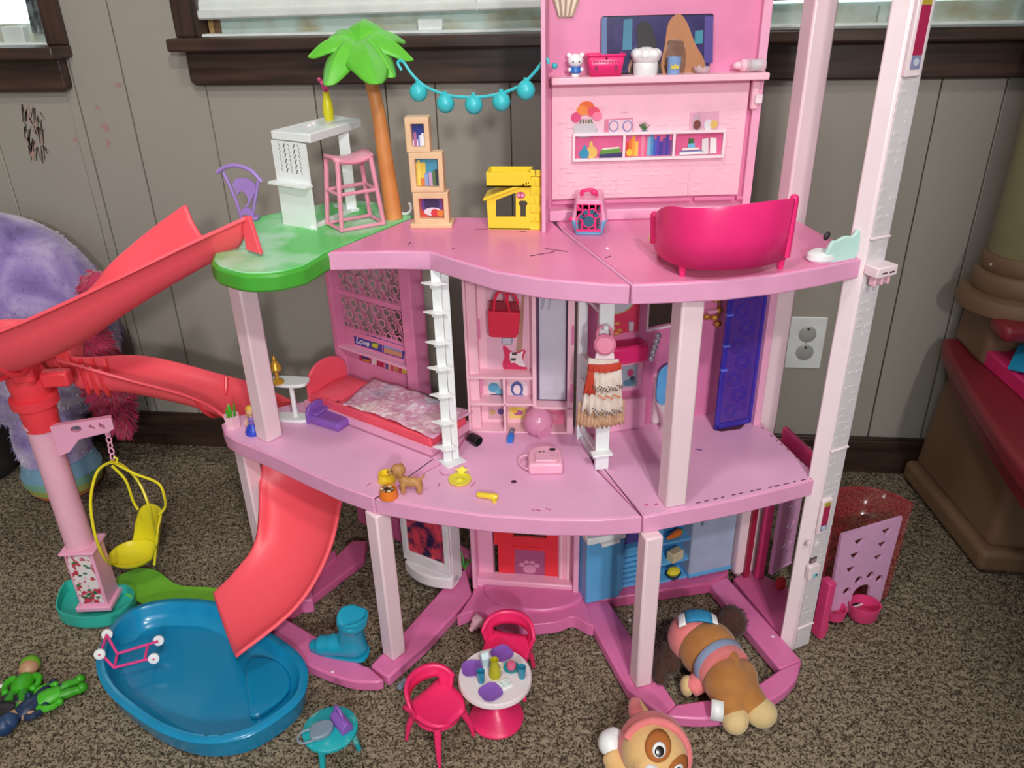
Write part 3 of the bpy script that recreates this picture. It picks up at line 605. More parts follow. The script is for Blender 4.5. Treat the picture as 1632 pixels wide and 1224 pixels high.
# ---- white clothes frame between wardrobe and bathroom
ca, cbp = G2(925, 697, Z1), G2(958, 746, Z1)
m = MB('toy_white'); m.box(cbp[0], cbp[1], Z1, .020, .008, Z2B-Z1, .25); ra = H(m, 'clothes_frame', .0008)
m = MB('toy_white'); m.box(ca[0], ca[1], Z1, .014, .010, Z2B-Z1, .25); H(m, 'frame_upright', .0008, ra)
for z in (Z1+.003, .345, .43, .47, .565, .60):
    m = MB('toy_white'); m.bar((ca[0], ca[1], z), (cbp[0], cbp[1], z), .008, .005); H(m, 'frame_rung', .0006, ra)
for z in (Z1+.03,): m = MB('toy_white'); m.box(cbp[0], cbp[1]-.01, z, .03, .016, .003, .3); H(m, 'frame_peg', .001, ra)
# ---- bathroom
BW = Pl((-.028, -.452), (.262, -.345))
m = MB('pink_wall'); wa = BW.px(1031, 525); wbx = BW.px(1108, 455)
hole = [(wa[0], wa[1]), (wbx[0], BW.px(1100, 510)[1]), (wbx[0], Z2B-.006), (wa[0], Z2B-.006)]
BW.poly(m, [(0, Z1), (BW.L, Z1), (BW.L, Z2B), (0, Z2B)], -.006, 0, [hole]); bw = H(m, 'bathroom_wall', .0004)
m = MB('pink_white'); BW.poly(m, [(wa[0]-.003, wa[1]-.003), (wbx[0], hole[1][1]-.003), (wbx[0], hole[1][1]), (wa[0], wa[1])], 0, .004); m.bar(BW.pt(wa[0]-.001, wa[1], .002), BW.pt(wa[0]-.001, Z2B, .002), .003, .004, BW.N); H(m, 'window_trim', .0004, bw)
m = MB(P('#d63a60', .4)); BW.pr(m, 962, 440, 1018, 528, 0, .003); rp = H(m, 'red_panel', .0008, bw)
a = BW.px(985, 470, .005); m = MB(P('#d9c27a', .3, metal=.3)); m.disc(BW.pt(a[0], a[1], .003), .031, BW.N, 32, .002); H(m, 'mirror_rim', .0005, rp)
m = MB('mirror_grey'); m.disc(BW.pt(a[0], a[1], .005), .028, BW.N, 32, .0006); H(m, 'mirror_glass', 0, rp)
m = MB(P('#c9b8c6', .4)); BW.pr(m, 1003, 514, 1010, 528, .003, .008, .002); H(m, 'soap_print', .0006, rp)
m = MB(P('#d58a4a', .4))
for (u, v) in ((984, 516), (978, 524), (988, 527), (983, 532)): q = BW.px(u, v, .005); m.ball(BW.pt(q[0], q[1], .004), (.005, .002, .003), 8, 5)
H(m, 'tap_ornament', 0, rp)
a = BW.px(1003, 558, .03); m = MB('hot_pink'); BW.rect(m, a[0]-.04, a[0]+.03, a[1]-.022, a[1]+.006, 0, .034); sk = H(m, 'sink', .004, bw)
m = MB(P('#b81f55', .3)); BW.rect(m, a[0]-.03, a[0]+.022, a[1]+.005, a[1]+.0066, .006, .028); H(m, 'basin', .001, sk)
m = MB(P('#cdd4dc', .2, metal=.4)); q = BW.pt(a[0]+.036, a[1], .03)
for k in range(5): m.ball((q.x+.002*k, q.y, q.z-.018+k*.009), (.005, .004, .006), 10, 6)
H(m, 'crystal_tap', 0, sk)
m = MB('pink_panel'); BW.pr(m, 985, 580, 1022, 620, 0, .012); cub = H(m, 'cubby', .0008, bw)
m = MB(P('#9aa6b8', .5)); BW.pr(m, 992, 584, 1015, 615, .012, .0126); H(m, 'cubby_print', 0, cub)
for cc, u, v, ru, rv in (('#b03b6a', 1005, 594, 5, 6), ('#4f7f96', 1003, 610, 10, 5), ('#3a3f52', 1008, 603, 4, 4)): dab(BW, 'printed_shape', cc, u, v, ru, rv, .0132, cub)
m = MB('pink_panel'); BW.rect(m, .0, .11, Z1, Z1+.055, 0, .012); H(m, 'wall_base', .002, bw)
a = BW.px(1143, 508, .012); m = MB(P('#c98a3c', .3, metal=.3)); q = BW.pt(a[0], a[1], .002)
for dx, dz in ((0, 0), (-.012, .001), (.006, .012), (.006, -.010), (0, .03)): m.ball((q.x+dx, q.y-.006, q.z+dz), (.006, .004, .005), 10, 6)
m.tube([(q.x+.006, q.y-.004, q.z), (q.x+.006, q.y-.004, q.z+.06)], .0016, 6); H(m, 'shower_head', 0, bw)
m = MB('pink_panel'); q = BW.pt(a[0]-.006, a[1]+.012, 0); m.bar(q, q+BW.N*.012+Vector((0, 0, 0)), .02, .004); H(m, 'soap_ledge', .0006, bw)
# toilet
tb = G(1058, 672, Z1); m = MB('pink_white'); tl = thing('toy_toilet', 'white toy toilet with blue lid in the pink bathroom', 'toilet', (tb.x, tb.y, Z1), .35)
m.box(0, .012, 0, .046, .04, .09, tx=.9); m.build('tank', tl, bevel=.006)
m = MB('pink_white'); m.lathe([(.018, 0), (.016, .015), (.021, .03), (.025, .042), (.025, .046), (.02, .046), (.014, .03), (0, .027)], 20, (0, -.028, 0), sy=1.25); m.build('bowl', tl)
m = MB(P('#5aa0d8', .35)); m.plate(smooth2([(-.02, 0), (.02, 0), (.024, .03), (.018, .055), (0, .064), (-.018, .055), (-.024, .03)], 4), (0, -.016, .046), (1, 0, 0), (0, .12, .99), .005); m.build('lid', tl, bevel=.001)
m = MB('pink_white'); m.ball((.03, -.02, .03), (.010, .012, .012)); m.build('roll', tl)
# violet shower door
mat('violet_clear', '#5b3fae', .12, alpha=.60, spec=.6); mat('violet_edge', '#4338b4', .15, alpha=.80, spec=.6)
SD = Pl(G2(1137, 685, Z1), G2(1199, 672, Z1))
m = MB('violet_clear'); SD.rect(m, .004, SD.L-.004, Z1+.004, Z2B, 0, .002); sd_ = H(m, 'shower_door', 0)
for a0, a1 in ((0, .008), (SD.L-.010, SD.L)): m = MB('violet_edge'); SD.rect(m, a0, a1, Z1+.001, Z2B, -.001, .004); H(m, 'door_stile', .0008, sd_)
m = MB('violet_edge'); SD.rect(m, 0, SD.L, Z1+.001, Z1+.010, -.001, .004); H(m, 'door_rail', .0008, sd_)
for z in (.43, .47, .52): m = MB(P('#6d7cf0', .1)); SD.rect(m, -.001, .009, z, z+.003, 0, .007); H(m, 'hinge', .0005, sd_)
m = MB('violet_edge')
for k in range(9):
    q = (.022+.012*(k % 2), Z1+.03+k*.028)
    for r in (.013, .008):
        hp = hexpts(q[0]+.004, q[1], r, .3)
        for i in range(6): m.bar(SD.pt(*hp[i], .0024), SD.pt(*hp[(i+1) % 6], .0024), .0008, .0008)
H(m, 'hexagon_relief', 0, sd_)
m = MB('seam_dark'); q = [G2(u, v, Z1) for u, v in ((1137, 682), (1160, 680), (1188, 676), (1180, 684), (1150, 688), (1139, 686))]; m.prism(q, Z1+.0002, Z1+.0008); H(m, 'worn_patch', 0)
m = MB('pink_panel'); m.box(.252, -.392, Z1, .012, .03, Z2B-Z1, .35); H(m, 'wall_stile', .001)
# ---- ground floor centre: red pet door
DW = Pl((-.199, -.470), (-.020, -.474))
m = MB('pink_panel'); DW.rect(m, 0, .03, .024, Z1B, -.035, -.015); DW.rect(m, .142, DW.L, .024, Z1B, -.035, -.015); dw = H(m, 'door_wall', .002)
for a0, a1 in ((-.004, .004), (.170, .180)): m = MB('pink_panel'); DW.rect(m, a0, a1, .02, Z1B, -.035, .012); H(m, 'door_jamb', .002, dw)
for a0 in (.148, .160): m = MB('blush'); q = DW.pt(a0, .03, -.014); m.tube([q, q+Vector((0, 0, Z1B-.03))], .004, 8); H(m, 'fluting', 0, dw)
m = MB('pink_panel'); DW.rect(m, .0, DW.L, .018, .038, -.02, .006); H(m, 'door_sill', .003, dw)
m = MB('pink_wall'); DW.rect(m, 0, DW.L, .034, Z1B, -.06, -.057); H(m, 'door_backing', 0, dw) if False else None
mat('door_red', '#ea3440', .35)
a = DW.px(795, 920, -.016); b = DW.px(890, 840, -.016); w0, w1, zt = a[0], b[0], Z1B-.004
h1 = [DW.px(u, v, -.016) for u, v in ((818, 856), (871, 858))]; h2 = [DW.px(u, v, -.016) for u, v in ((820, 917), (868, 919), (868, 877), (820, 874))]
z_a = h1[0][1]; m = MB('door_red'); DW.poly(m, [(w0, .036), (w1, .036), (w1, zt), (w0, zt)], -.022, -.016, [[(h1[0][0], z_a), (h1[1][0], z_a), (h1[1][0], zt-.02), (h1[0][0], zt-.02)], [(h2[0][0], h2[0][1]), (h2[1][0], h2[1][1]), (h2[2][0], h2[2][1]), (h2[3][0], h2[3][1])]]); dr = H(m, 'pet_door', .001, dw)
mat('flap_pink', '#b05a84', .3, alpha=.9); m = MB('flap_pink'); DW.poly(m, h2, -.020, -.0185); fl_ = H(m, 'flap', 0, dr)
pawc = DW.px(844, 906, -.018)
m = MB(P('#d98fb2', .35))
for dx, dz, r in ((0, -.001, .0115), (-.013, .008, .005), (-.005, .014, .0045), (.005, .014, .0045), (.013, .008, .005)):
    DW.poly(m, [(pawc[0]+dx+r*math.cos(t*pi/8), pawc[1]+dz+r*.85*math.sin(t*pi/8)) for t in range(16)], -.0185, -.017)
H(m, 'paw_print', 0, dr)
m = MB('door_red'); DW.poly(m, [(h2[3][0]-.004, h2[3][1]), (h2[2][0]+.004, h2[2][1]), (h2[2][0]+.004, h2[2][1]+.005), (h2[3][0]-.004, h2[3][1]+.005)], -.017, -.013); H(m, 'flap_hood', .0006, dr)
for z in (.10, .17, .24): m = MB('door_red'); DW.rect(m, w0-.006, w0+.003, z, z+.03, -.022, -.014); H(m, 'hinge', .001, dr)
# ---- ground floor right: kitchen wall
KW = Pl(G2(931, 957, .024), G2(1163, 905, .024))
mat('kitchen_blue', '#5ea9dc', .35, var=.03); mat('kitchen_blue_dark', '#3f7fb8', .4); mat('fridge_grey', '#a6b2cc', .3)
kp = lambda u, v, d=0: KW.px(u, v, d)
sA, sB, sC, sD = kp(930, 930)[0], kp(990, 920)[0], kp(1020, 900)[0], kp(1054, 900)[0]; sE, sF = kp(1098, 890)[0], KW.L
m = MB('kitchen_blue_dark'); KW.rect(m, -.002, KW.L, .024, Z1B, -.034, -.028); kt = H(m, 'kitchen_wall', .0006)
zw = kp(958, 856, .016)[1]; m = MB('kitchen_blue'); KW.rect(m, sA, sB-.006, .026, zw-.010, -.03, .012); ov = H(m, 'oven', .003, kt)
zc = kp(960, 870, .012)[1]; m = MB('toy_white'); KW.rect(m, sA-.001, sB-.002, zw-.013, zw, -.03, .016); H(m, 'worktop', .002, kt)
a = kp(975, 862, .02); m = MB('toy_white'); m.bar(KW.pt(a[0]-.018, zw-.013, .02), KW.pt(a[0]+.014, zw-.010, .02), .008, .006); H(m, 'handle', .001, ov)
m = MB(P('#3c3a40', .4)); KW.rect(m, sA+.012, sA+.034, zw+.0002, zw+.0008, -.02, .004); H(m, 'hob', 0, kt)
m = MB('kitchen_blue'); KW.rect(m, sB-.004, sB+.003, .026, Z1B, -.03, .0); KW.rect(m, sC+.016, sD-.001, .026, Z1B, -.03, .0); H(m, 'cabinet_side', .001, kt)
m = MB(P('#53468e', .4)); KW.rect(m, sB+.003, sC+.016, .115, .21, -.02, -.012); H(m, 'oven_window', .001, kt)
m = MB('kitchen_blue'); KW.rect(m, sB+.003, sC+.016, .026, .11, -.03, -.006); vt = H(m, 'vent_panel', .001, kt)
for k in range(6): m = MB('kitchen_blue_dark'); KW.rect(m, sB+.005, sC+.014, .035+k*.011, .039+k*.011, -.0065, -.005); H(m, 'vent_slat', .0004, vt)
zk1, zk2, zk3 = [kp(1072, v, -.004)[1] for v in (922, 893, 861)]
for z in (.024, zk1-.004, zk2-.004, zk3-.004, .27): m = MB('kitchen_blue'); KW.rect(m, sD-.001, sE, z, z+.004, -.03, 0); H(m, 'shelf', .0006, kt)
m = MB('fridge_grey'); KW.rect(m, sE, sF, .03, Z1B, -.03, .004); fg = H(m, 'fridge', .003, kt)
m = MB('fridge_grey'); q = KW.pt(sE+.014, 0, .008); m.tube(smooth_path([(q.x, q.y, .14), (q.x+KW.N.x*.006, q.y+KW.N.y*.006, .15), (q.x+KW.N.x*.006, q.y+KW.N.y*.006, .20), (q.x, q.y, .21)], 4), .002, 8); H(m, 'handle', 0, fg)
m = MB('kitchen_blue'); KW.rect(m, sE, sF, .026, .034, -.03, .006); H(m, 'fridge_kick', .001, kt)
post('kitchen_post', .262, -.392, .02, Z1B, .024, .02, rz=.35, mt='pink_pale')
# ---- printed TV wall of the top storey
TV = Pl((-.076, -.397), (.214, -.357))
tp_ = lambda u, v, d=0: TV.px(u, v, d)
m = MB('pink_mid'); TV.rect(m, 0, TV.L, Z2, 1.12, -.012, -.004); tv = H(m, 'tv_wall', .001)
m = MB('pink_panel'); TV.rect(m, .0, TV.L-.002, Z2, Z2+.016, -.004, .012); H(m, 'plinth', .002, tv)
m = MB('pink_panel'); m.box(-.0785, -.43, Z2, .006, .072, .47); H(m, 'wall_return', .001, tv)
m = MB('pink_panel'); TV.rect(m, TV.L-.012, TV.L, Z2, 1.12, -.012, .006); H(m, 'stile', .001, tv)
zsh = tp_(1000, 127, .03)[1]
p0 = tp_(880, 318, .0); m = MB('blush'); TV.rect(m, .004, TV.L-.018, p0[1], zsh, -.004, .002); bp_ = H(m, 'brick_panel', .001, tv)
for (u0, u1) in ((880, 1100), (1105, 1168), (1172, 1186)): a = tp_(u0, 322); b = tp_(u1, 316); m = MB('pink_mid'); TV.rect(m, a[0], b[0], p0[1]-.007, p0[1]-.002, 0, .004); H(m, 'panel_clip', .0006, tv)
m = MB('blush'); TV.rect(m, .002, TV.L-.001, zsh-.005, zsh+.004, -.004, .030); shf = H(m, 'tv_shelf', .0015, tv)
a = tp_(1212, 150, .01); m = MB('blush'); TV.rect(m, TV.L-.016, TV.L-.006, a[1]-.02, zsh-.004, .0, .010); H(m, 'shelf_bracket', .002, tv); m = MB('pink_white'); TV.rect(m, TV.L-.012, TV.L-.002, a[1]-.012, a[1], .004, .014); H(m, 'clip', .001, tv)
# brick relief on the panel (each moulded brick)
rnd = random.Random(5); b0 = None
for rw in range(22):
    zr = p0[1]+.006+rw*.0062
    for k in range(12):
        if rnd.random() < .45: continue
        x_ = .014+k*.0215+(rw % 2)*.009+rnd.uniform(-.002, .002)
        if x_ > TV.L-.04 or zr > zsh-.035: continue
        m = MB('blush'); w_ = rnd.uniform(.008, .016); TV.rect(m, x_, x_+w_, zr, zr+.0034, .0015, .0027); H(m, 'brick', .0006, bp_, seg=1)
for x_ in (.095, .20): m = MB('blush'); TV.rect(m, x_, x_+.003, p0[1]+.003, zsh-.12, .0015, .003); H(m, 'panel_seam', .0005, bp_)
# shelf box with printed things
q0, q1 = tp_(914, 260, .006), tp_(1154, 216, .006); z0_, z1_ = q0[1]+.004, tp_(914, 222, .006)[1]+.006
m = MB(P('#dd5f92', .45)); TV.rect(m, q0[0], q1[0], z0_, z1_, .002, .003); sb = H(m, 'book_niche', 0, tv)
for z in (z0_-.002, z1_-.002): m = MB('pink_white'); TV.rect(m, q0[0]-.002, q1[0]+.002, z, z+.004, .002, .010); H(m, 'niche_shelf', .0008, sb)
for f in (0, 1/3, 2/3, 1): x_ = q0[0]+(q1[0]-q0[0])*f; m = MB('pink_white'); TV.rect(m, x_-.0018, x_+.0018, z0_, z1_, .002, .010); H(m, 'niche_divider', .0006, sb)
dz_ = .0042
cols = ['#d8432e', '#e8742e', '#f0a53a', '#f2c35a', '#e95f8c', '#e989a8', '#e8638f', '#7fb8d8', '#4d8fc4', '#3f57b8', '#5a3fb0', '#40339a', '#6a3f9a', '#4a3aa0', '#7a3f8f']
for k, cc in enumerate(cols):
    x_ = q0[0]+(q1[0]-q0[0])*(1/3+.016+k*.0205); h_ = (z1_-z0_)*(.55+.35*((k*37) % 11)/11); m = MB(P(cc, .5)); TV.rect(m, x_, x_+.0046, z0_+.003, z0_+.003+h_, .003, .0036+(k % 2)*.0004); H(m, 'printed_book', 0, sb)
for cc, u, v, ru, rv in (('#2a93b8', 931, 245, 8, 8), ('#2a93b8', 932, 236, 3, 5), ('#e8c062', 943, 243, 9, 10), ('#e8c062', 942, 231, 3, 6), ('#e6c23c', 1003, 243, 5, 6)): dab(TV, 'printed_vase', cc, u, v, ru, rv, dz_+.0005, sb)
for cc, pix in (('#3b2f66', ((955, 246), (991, 243), (991, 253), (955, 255))), ('#5f9a3a', ((956, 246), (990, 243), (988, 236), (958, 239))), ('#e9edd8', ((958, 239), (988, 236), (986, 234), (962, 236))), ('#f1eff2', ((1083, 247), (1120, 245), (1120, 241), (1083, 243))), ('#6a7fb8', ((1083, 243), (1120, 241), (1120, 239), (1083, 241))), ('#f3e3e0', ((1087, 240), (1115, 238), (1115, 235), (1088, 236))), ('#6fb6d8', ((1096, 236), (1108, 235), (1107, 228), (1097, 229))), ('#2f6a3c', ((1097, 229), (1107, 228), (1105, 220), (1102, 222), (1099, 219))), ('#e3dfe0', ((1118, 246), (1129, 245), (1129, 220), (1119, 222))), ('#efecec', ((1131, 245), (1142, 244), (1142, 220), (1132, 219)))): shape(TV, 'printed_item', cc, pix, dz_+.001, sb)
# printed things above the niche
for cc, u, v, ru, rv in (('#e8662f', 935, 170, 12, 9), ('#f08a3a', 928, 176, 9, 8), ('#e4486a', 946, 178, 10, 8), ('#f07ea0', 952, 185, 8, 7), ('#d9457f', 918, 187, 8, 8), ('#f2a24a', 940, 178, 7, 7), ('#f4b8c4', 957, 176, 6, 6)): dab(TV, 'printed_flower', cc, u, v, ru, rv, dz_, tv)
shape(TV, 'printed_pot', '#c9c6cc', smooth2([(916, 199), (947, 197), (949, 207), (944, 217), (922, 219), (915, 210)], 3), dz_+.0005, tv); dab(TV, 'printed_pot', '#b9b5bd', 948, 208, 4, 6, dz_, tv)
for k in range(5): shape(TV, 'printed_stem', '#4a6a3a', [(924+k*5, 199), (926+k*5, 199), (927+k*4, 190), (925+k*4, 190)], dz_+.0003, tv)
shape(TV, 'printed_frame', '#d67d98', [(963, 213), (1010, 211), (1009, 188), (964, 190)], dz_, tv); shape(TV, 'printed_frame', '#e9c8d6', [(970, 212), (1008, 210), (1008, 190), (970, 192)], dz_+.0005, tv)
for u in (978, 1000): dab(TV, 'printed_ring', '#8a86b8', u, 201, 8, 9, dz_+.001, tv, 18); dab(TV, 'printed_ring', '#efc6d4', u, 201, 6, 7, dz_+.0015, tv, 18)
shape(TV, 'printed_plant', '#2f7f9c', [(1023, 215), (1031, 214), (1032, 207), (1022, 208)], dz_, tv)
for k in range(6): shape(TV, 'printed_plant', '#3c6a35', [(1026, 208), (1028, 208), (1020+k*3.4, 194+abs(k-2.5)*1.4), (1018.6+k*3.4, 196+abs(k-2.5)*1.4)], dz_+.0003+.00005*k, tv)
shape(TV, 'printed_frame', '#e2a9c2', [(1099, 209), (1145, 206), (1146, 177), (1100, 180)], dz_, tv); shape(TV, 'printed_frame', '#c7a7b8', [(1102, 208), (1120, 207), (1116, 182), (1106, 184)], dz_+.0005, tv); dab(TV, 'printed_figure', '#7a3f3a', 1111, 199, 6, 8, dz_+.001, tv)
dab(TV, 'printed_clock', '#e3dfe4', 1129, 199, 7, 9, dz_+.0006, tv); dab(TV, 'printed_clock', '#e6c06a', 1138, 198, 6, 7, dz_+.0011, tv)
# television: dark frame with a plain, softly coloured picture
t0, t1 = tp_(957, 122, .004), tp_(1138, 22, .004)
zt0, zt1 = zsh+.005, tp_(957, 26, .004)[1]
m = MB(P('#2a2238', .25)); TV.rect(m, t0[0], t1[0], zt0, zt1, -.003, .004, .003); ts = H(m, 'television', .0008, tv)
m = MB(P('#3c3468', .25, hex2='#2b2550', scale=60)); TV.rect(m, t0[0]+.0015, t1[0]-.0015, zt0+.001, zt1-.0015, .004, .0044); sc_ = H(m, 'screen', 0, ts)
for cc, pix in (('#5f7aa6', ((958, 120), (967, 120), (967, 27), (959, 28))), ('#3f7f9c', ((992, 80), (1007, 79), (1008, 30), (994, 31))), ('#3a88a0', ((1107, 70), (1120, 69), (1121, 48), (1108, 49))), ('#4f4190', ((1122, 100), (1136, 100), (1137, 25), (1123, 27)))): shape(TV, 'screen_colour', cc, pix, .0049, sc_)
for cc, pix in (('#241c24', [(1004, 120), (1016, 80), (1014, 45), (1026, 34), (1038, 42), (1048, 80), (1052, 118)]), ('#b67a50', [(1056, 118), (1060, 70), (1066, 35), (1082, 22), (1095, 36), (1108, 70), (1122, 95), (1118, 115)]), ('#a8806c', [(1005, 95), (1022, 78), (1040, 78), (1049, 92), (1046, 118), (1004, 118)]), ('#c79a86', [(1062, 70), (1078, 62), (1092, 72), (1090, 116), (1060, 116)])): shape(TV, 'screen_colour', cc, smooth2(pix, 3), .0054, sc_)
shape(TV, 'printed_lamp', '#a58a72', [(881, -2), (925, -4), (914, 27), (890, 28)], dz_-.0045, tv)
for k in range(4): shape(TV, 'printed_lamp', '#e6d6c0', [(884+k*10, -2), (890+k*10, -2), (893+k*6, 25), (891+k*6, 25)], dz_-.004, tv)
# ================================================================ SLIDE, POOL, SWING
mat('slide_coral', '#ff5a68', .42, var=.03, scale=6); mat('slide_red', '#f4424e', .32, var=.03, scale=6)
slide = thing('spiral_slide', 'coral spiral slide winding round a pink column from the green terrace to the pool', 'slide', (-.853, -.553, 0), world=True)
def chute(name, A, B, depth, mt='slide_coral', n=14, lip=.006, steps=6):
    A = smooth_path(A, steps); B = smooth_path(B, steps); rows = []; k = len(A)
    for i in range(k):
        a, b = A[i], B[i]; dp = depth[0]+(depth[1]-depth[0])*i/(k-1) if isinstance(depth, tuple) else depth
        ac = (b-a).normalized(); up = Vector((0, 0, 1)); r = [a-ac*lip-up*.002, a-ac*lip*.5+up*.001]
        for j in range(n+1):
            t = j/n; s = .5-.5*math.cos(pi*t); c = math.sin(pi*t)**.75; r.append(a.lerp(b, .5*s+.5*t)-up*dp*c)
        r += [b+ac*lip*.5+up*.001, b+ac*lip-up*.002]; rows.append(r)
    m = MB(mt); m.grid(rows); return m.build(name, slide, solid=.0028, ang=60)
g3 = lambda u, v, z: G(u, v, z)
A = [g3(392, 346, .70), g3(300, 388, .672), g3(200, 437, .64), g3(100, 485, .605), g3(0, 528, .57), Vector((-.86, -.655, .548)), Vector((-.96, -.625, .525)), Vector((-1.02, -.53, .505)), Vector((-.95, -.43, .487)), Vector((-.86, -.425, .470))]
B = [g3(298, 328, .695), g3(240, 370, .66), g3(180, 420, .62), g3(140, 465, .58), Vector((-.79, -.548, .552)), Vector((-.84, -.553, .535)), Vector((-.885, -.55, .52)), Vector((-.90, -.53, .505)), Vector((-.885, -.515, .49)), Vector((-.83, -.515, .475))]
up_ = chute('upper_chute', A, B, (.055, .072))
m = MB('slide_coral'); a, b = g3(392, 344, .702), g3(414, 406, .657); d_ = (g3(300, 388, .672)-g3(392, 346, .70)).normalized()
q4 = [G(384, 346, .700), G(396, 345, .702), G(415, 406, .657), G(392, 398, .658)]; m.add(q4+[q+Vector((.002, .006, 0)) for q in q4], [(0, 1, 2, 3), (7, 6, 5, 4), (0, 4, 5, 1), (1, 5, 6, 2), (2, 6, 7, 3), (3, 7, 4, 0)]); m.build('end_flange', slide, bevel=.001)
A2 = [Vector((-.84, -.425, .466)), g3(115, 570, .45), g3(230, 570, .405), g3(345, 597, .35), g3(430, 625, .305), Vector((-.425, -.395, .268)), g3(541, 790, .225), g3(520, 880, .168), g3(470, 965, .115), g3(375, 1043, .072)]
B2 = [Vector((-.825, -.515, .462)), g3(118, 580, .452), g3(205, 604, .418), g3(300, 630, .372), g3(358, 661, .322), Vector((-.557, -.448, .262)), g3(418, 770, .215), g3(412, 860, .155), g3(375, 915, .108), g3(341, 948, .072)]
lo_ = chute('lower_chute', A2, B2, (.05, .024))
m = MB(P('#e8dcdc', .5)); q = G(361, 955, .060); m.box(q.x, q.y, .0600, .017, .012, .002, .5); m.build('sticker', slide)
# hub with collars
m = MB('slide_red'); m.lathe([(.0265, .385), (.0265, .402), (.034, .404), (.034, .418), (.027, .420), (.030, .445), (.026, .458), (.02, .47), (0, .475)], 28, (-.853, -.553, 0)); hub = m.build('hub', slide)
m = MB('slide_red'); m.lathe([(.0245, .362), (.0265, .395)], 28, (-.853, -.553, 0)); m.build('hub_sleeve', slide)
def collar(path, r, w, name='collar'):
    m = MB('slide_red'); m.tube(path, r, 8); m.build(name, slide)
def ring_at(chA, chB, i, depth, out=.004, n=14):
    a, b = chA[i], chB[i]; return [a.lerp(b, t)-Vector((0, 0, 1))*((depth+out)*math.sin(pi*t)**.75) for t in [j/n for j in range(n+1)]]
As, Bs = smooth_path(A, 6), smooth_path(B, 6)
for i in (27, 30, 31): collar(ring_at(As, Bs, i, .066), .0045, .006)
A2s, B2s = smooth_path(A2, 6), smooth_path(B2, 6)
for i in (7, 8, 9, 19): collar(ring_at(A2s, B2s, i, .05), .0042, .006)
m = MB('slide_red'); m.box(-.835, -.575, .455, .03, .03, .03, .3); m.box(-.80, -.56, .44, .04, .02, .025, .2); m.build('hub_bracket', slide, bevel=.004)
# column
mat('column_pink', '#efb3ca', .42, var=.03, bump=.55, bscale=70)
m = MB('column_pink'); m.lathe([(.0220, .02), (.0216, .365), (.024, .366), (.024, .372), (.020, .373)], 28, (-.857, -.553, 0)); m.build('column', slide)
m = MB('pink_panel'); m.box(-.853, -.553, .012, .048, .046, .120, .15, .98, .98); m.box(-.853, -.553, .010, .060, .058, .010, .15); m.box(-.853, -.553, .130, .058, .056, .005, .15); pd = m.build('pedestal', slide, bevel=.002)
mat('floral_print', '#e7d9dc', .5, hex2='#c0394f', scale=75, thr=(.44, .5))
SP = Pl((-.853-.023*math.cos(.15)+.0232*math.sin(.15), -.553-.023*math.sin(.15)-.0232*math.cos(.15)), (-.853+.023*math.cos(.15)+.0232*math.sin(.15), -.553+.023*math.sin(.15)-.0232*math.cos(.15)))
m = MB('floral_print'); SP.rect(m, .004, .042, .026, .126, -.001, .0006); fl2 = m.build('floral_sticker', slide)
rnd = random.Random(4); m = MB(P('#2f7a4a', .5))
for k in range(16):
    x_, z_ = rnd.uniform(.007, .039), rnd.uniform(.03, .12); SP.poly(m, [(x_+.004*math.cos(t*pi/3+k), z_+.0022*math.sin(t*pi/3+k)) for t in range(6)], .0006, .001)
m.build('printed_leaf', slide)
# bracket that carries the swing
br0 = Vector((-.832, -.556, .345)); br1 = G(182, 676, .352); dx = Vector((br1.x-br0.x, br1.y-br0.y, 0)).normalized(); Lb = Vector((br1.x-br0.x, br1.y-br0.y, 0)).length
hs = [[(.030+.008*math.cos(t*pi/5), .022+.006*math.sin(t*pi/5)) for t in range(10)], [(.048, .022), (.056, .016), (.056, .02), (.05, .026)], [(.062, .020), (.070, .014), (.070, .02), (.064, .026)]]
hs = [h for h in hs if max(q[0] for q in h) < Lb-.008]
m = MB('pink_panel'); m.plate([(-.004, -.02), (.012, -.015), (.03, .004), (Lb-.01, .007), (Lb, .012), (Lb, .032), (-.004, .034)], br0-Vector((0, 0, .008)), dx, (0, 0, 1), .010, hs); m.build('swing_bracket', slide, bevel=.0008)
# tray
mat('tray_teal', '#35b8a8', .35)
tr = smooth2([G2(95, 985, 0), G2(122, 1000, 0), G2(165, 1000, 0), G2(205, 985, 0), G2(219, 962, 0), G2(205, 948, 0), G2(178, 950, 0), G2(140, 940, 0), G2(108, 945, 0)], 6)
m = MB('tray_teal'); m.prism(tr, .001, .004); ty = m.build('tray', slide, bevel=.001)
m = MB('tray_teal'); m.prism(tr, .001, .024, [inset(tr, .0025)]); m.build('tray_rim', slide)
# green path piece under the swing
m = MB('terrace_edge'); gpth = smooth2([G2(182, 932, 0), G2(215, 910, 0), G2(250, 912, 0), G2(285, 935, 0), G2(345, 940, 0), G2(372, 955, 0), G2(300, 975, 0), G2(230, 965, 0)], 5)
mat('grass_green', '#7ac63a', .45); m = MB('grass_green'); m.prism(gpth, .0005, .005); tag(m.build('garden_path', bevel=.001), 'flat bright green plastic path piece lying behind the blue pool', 'path')
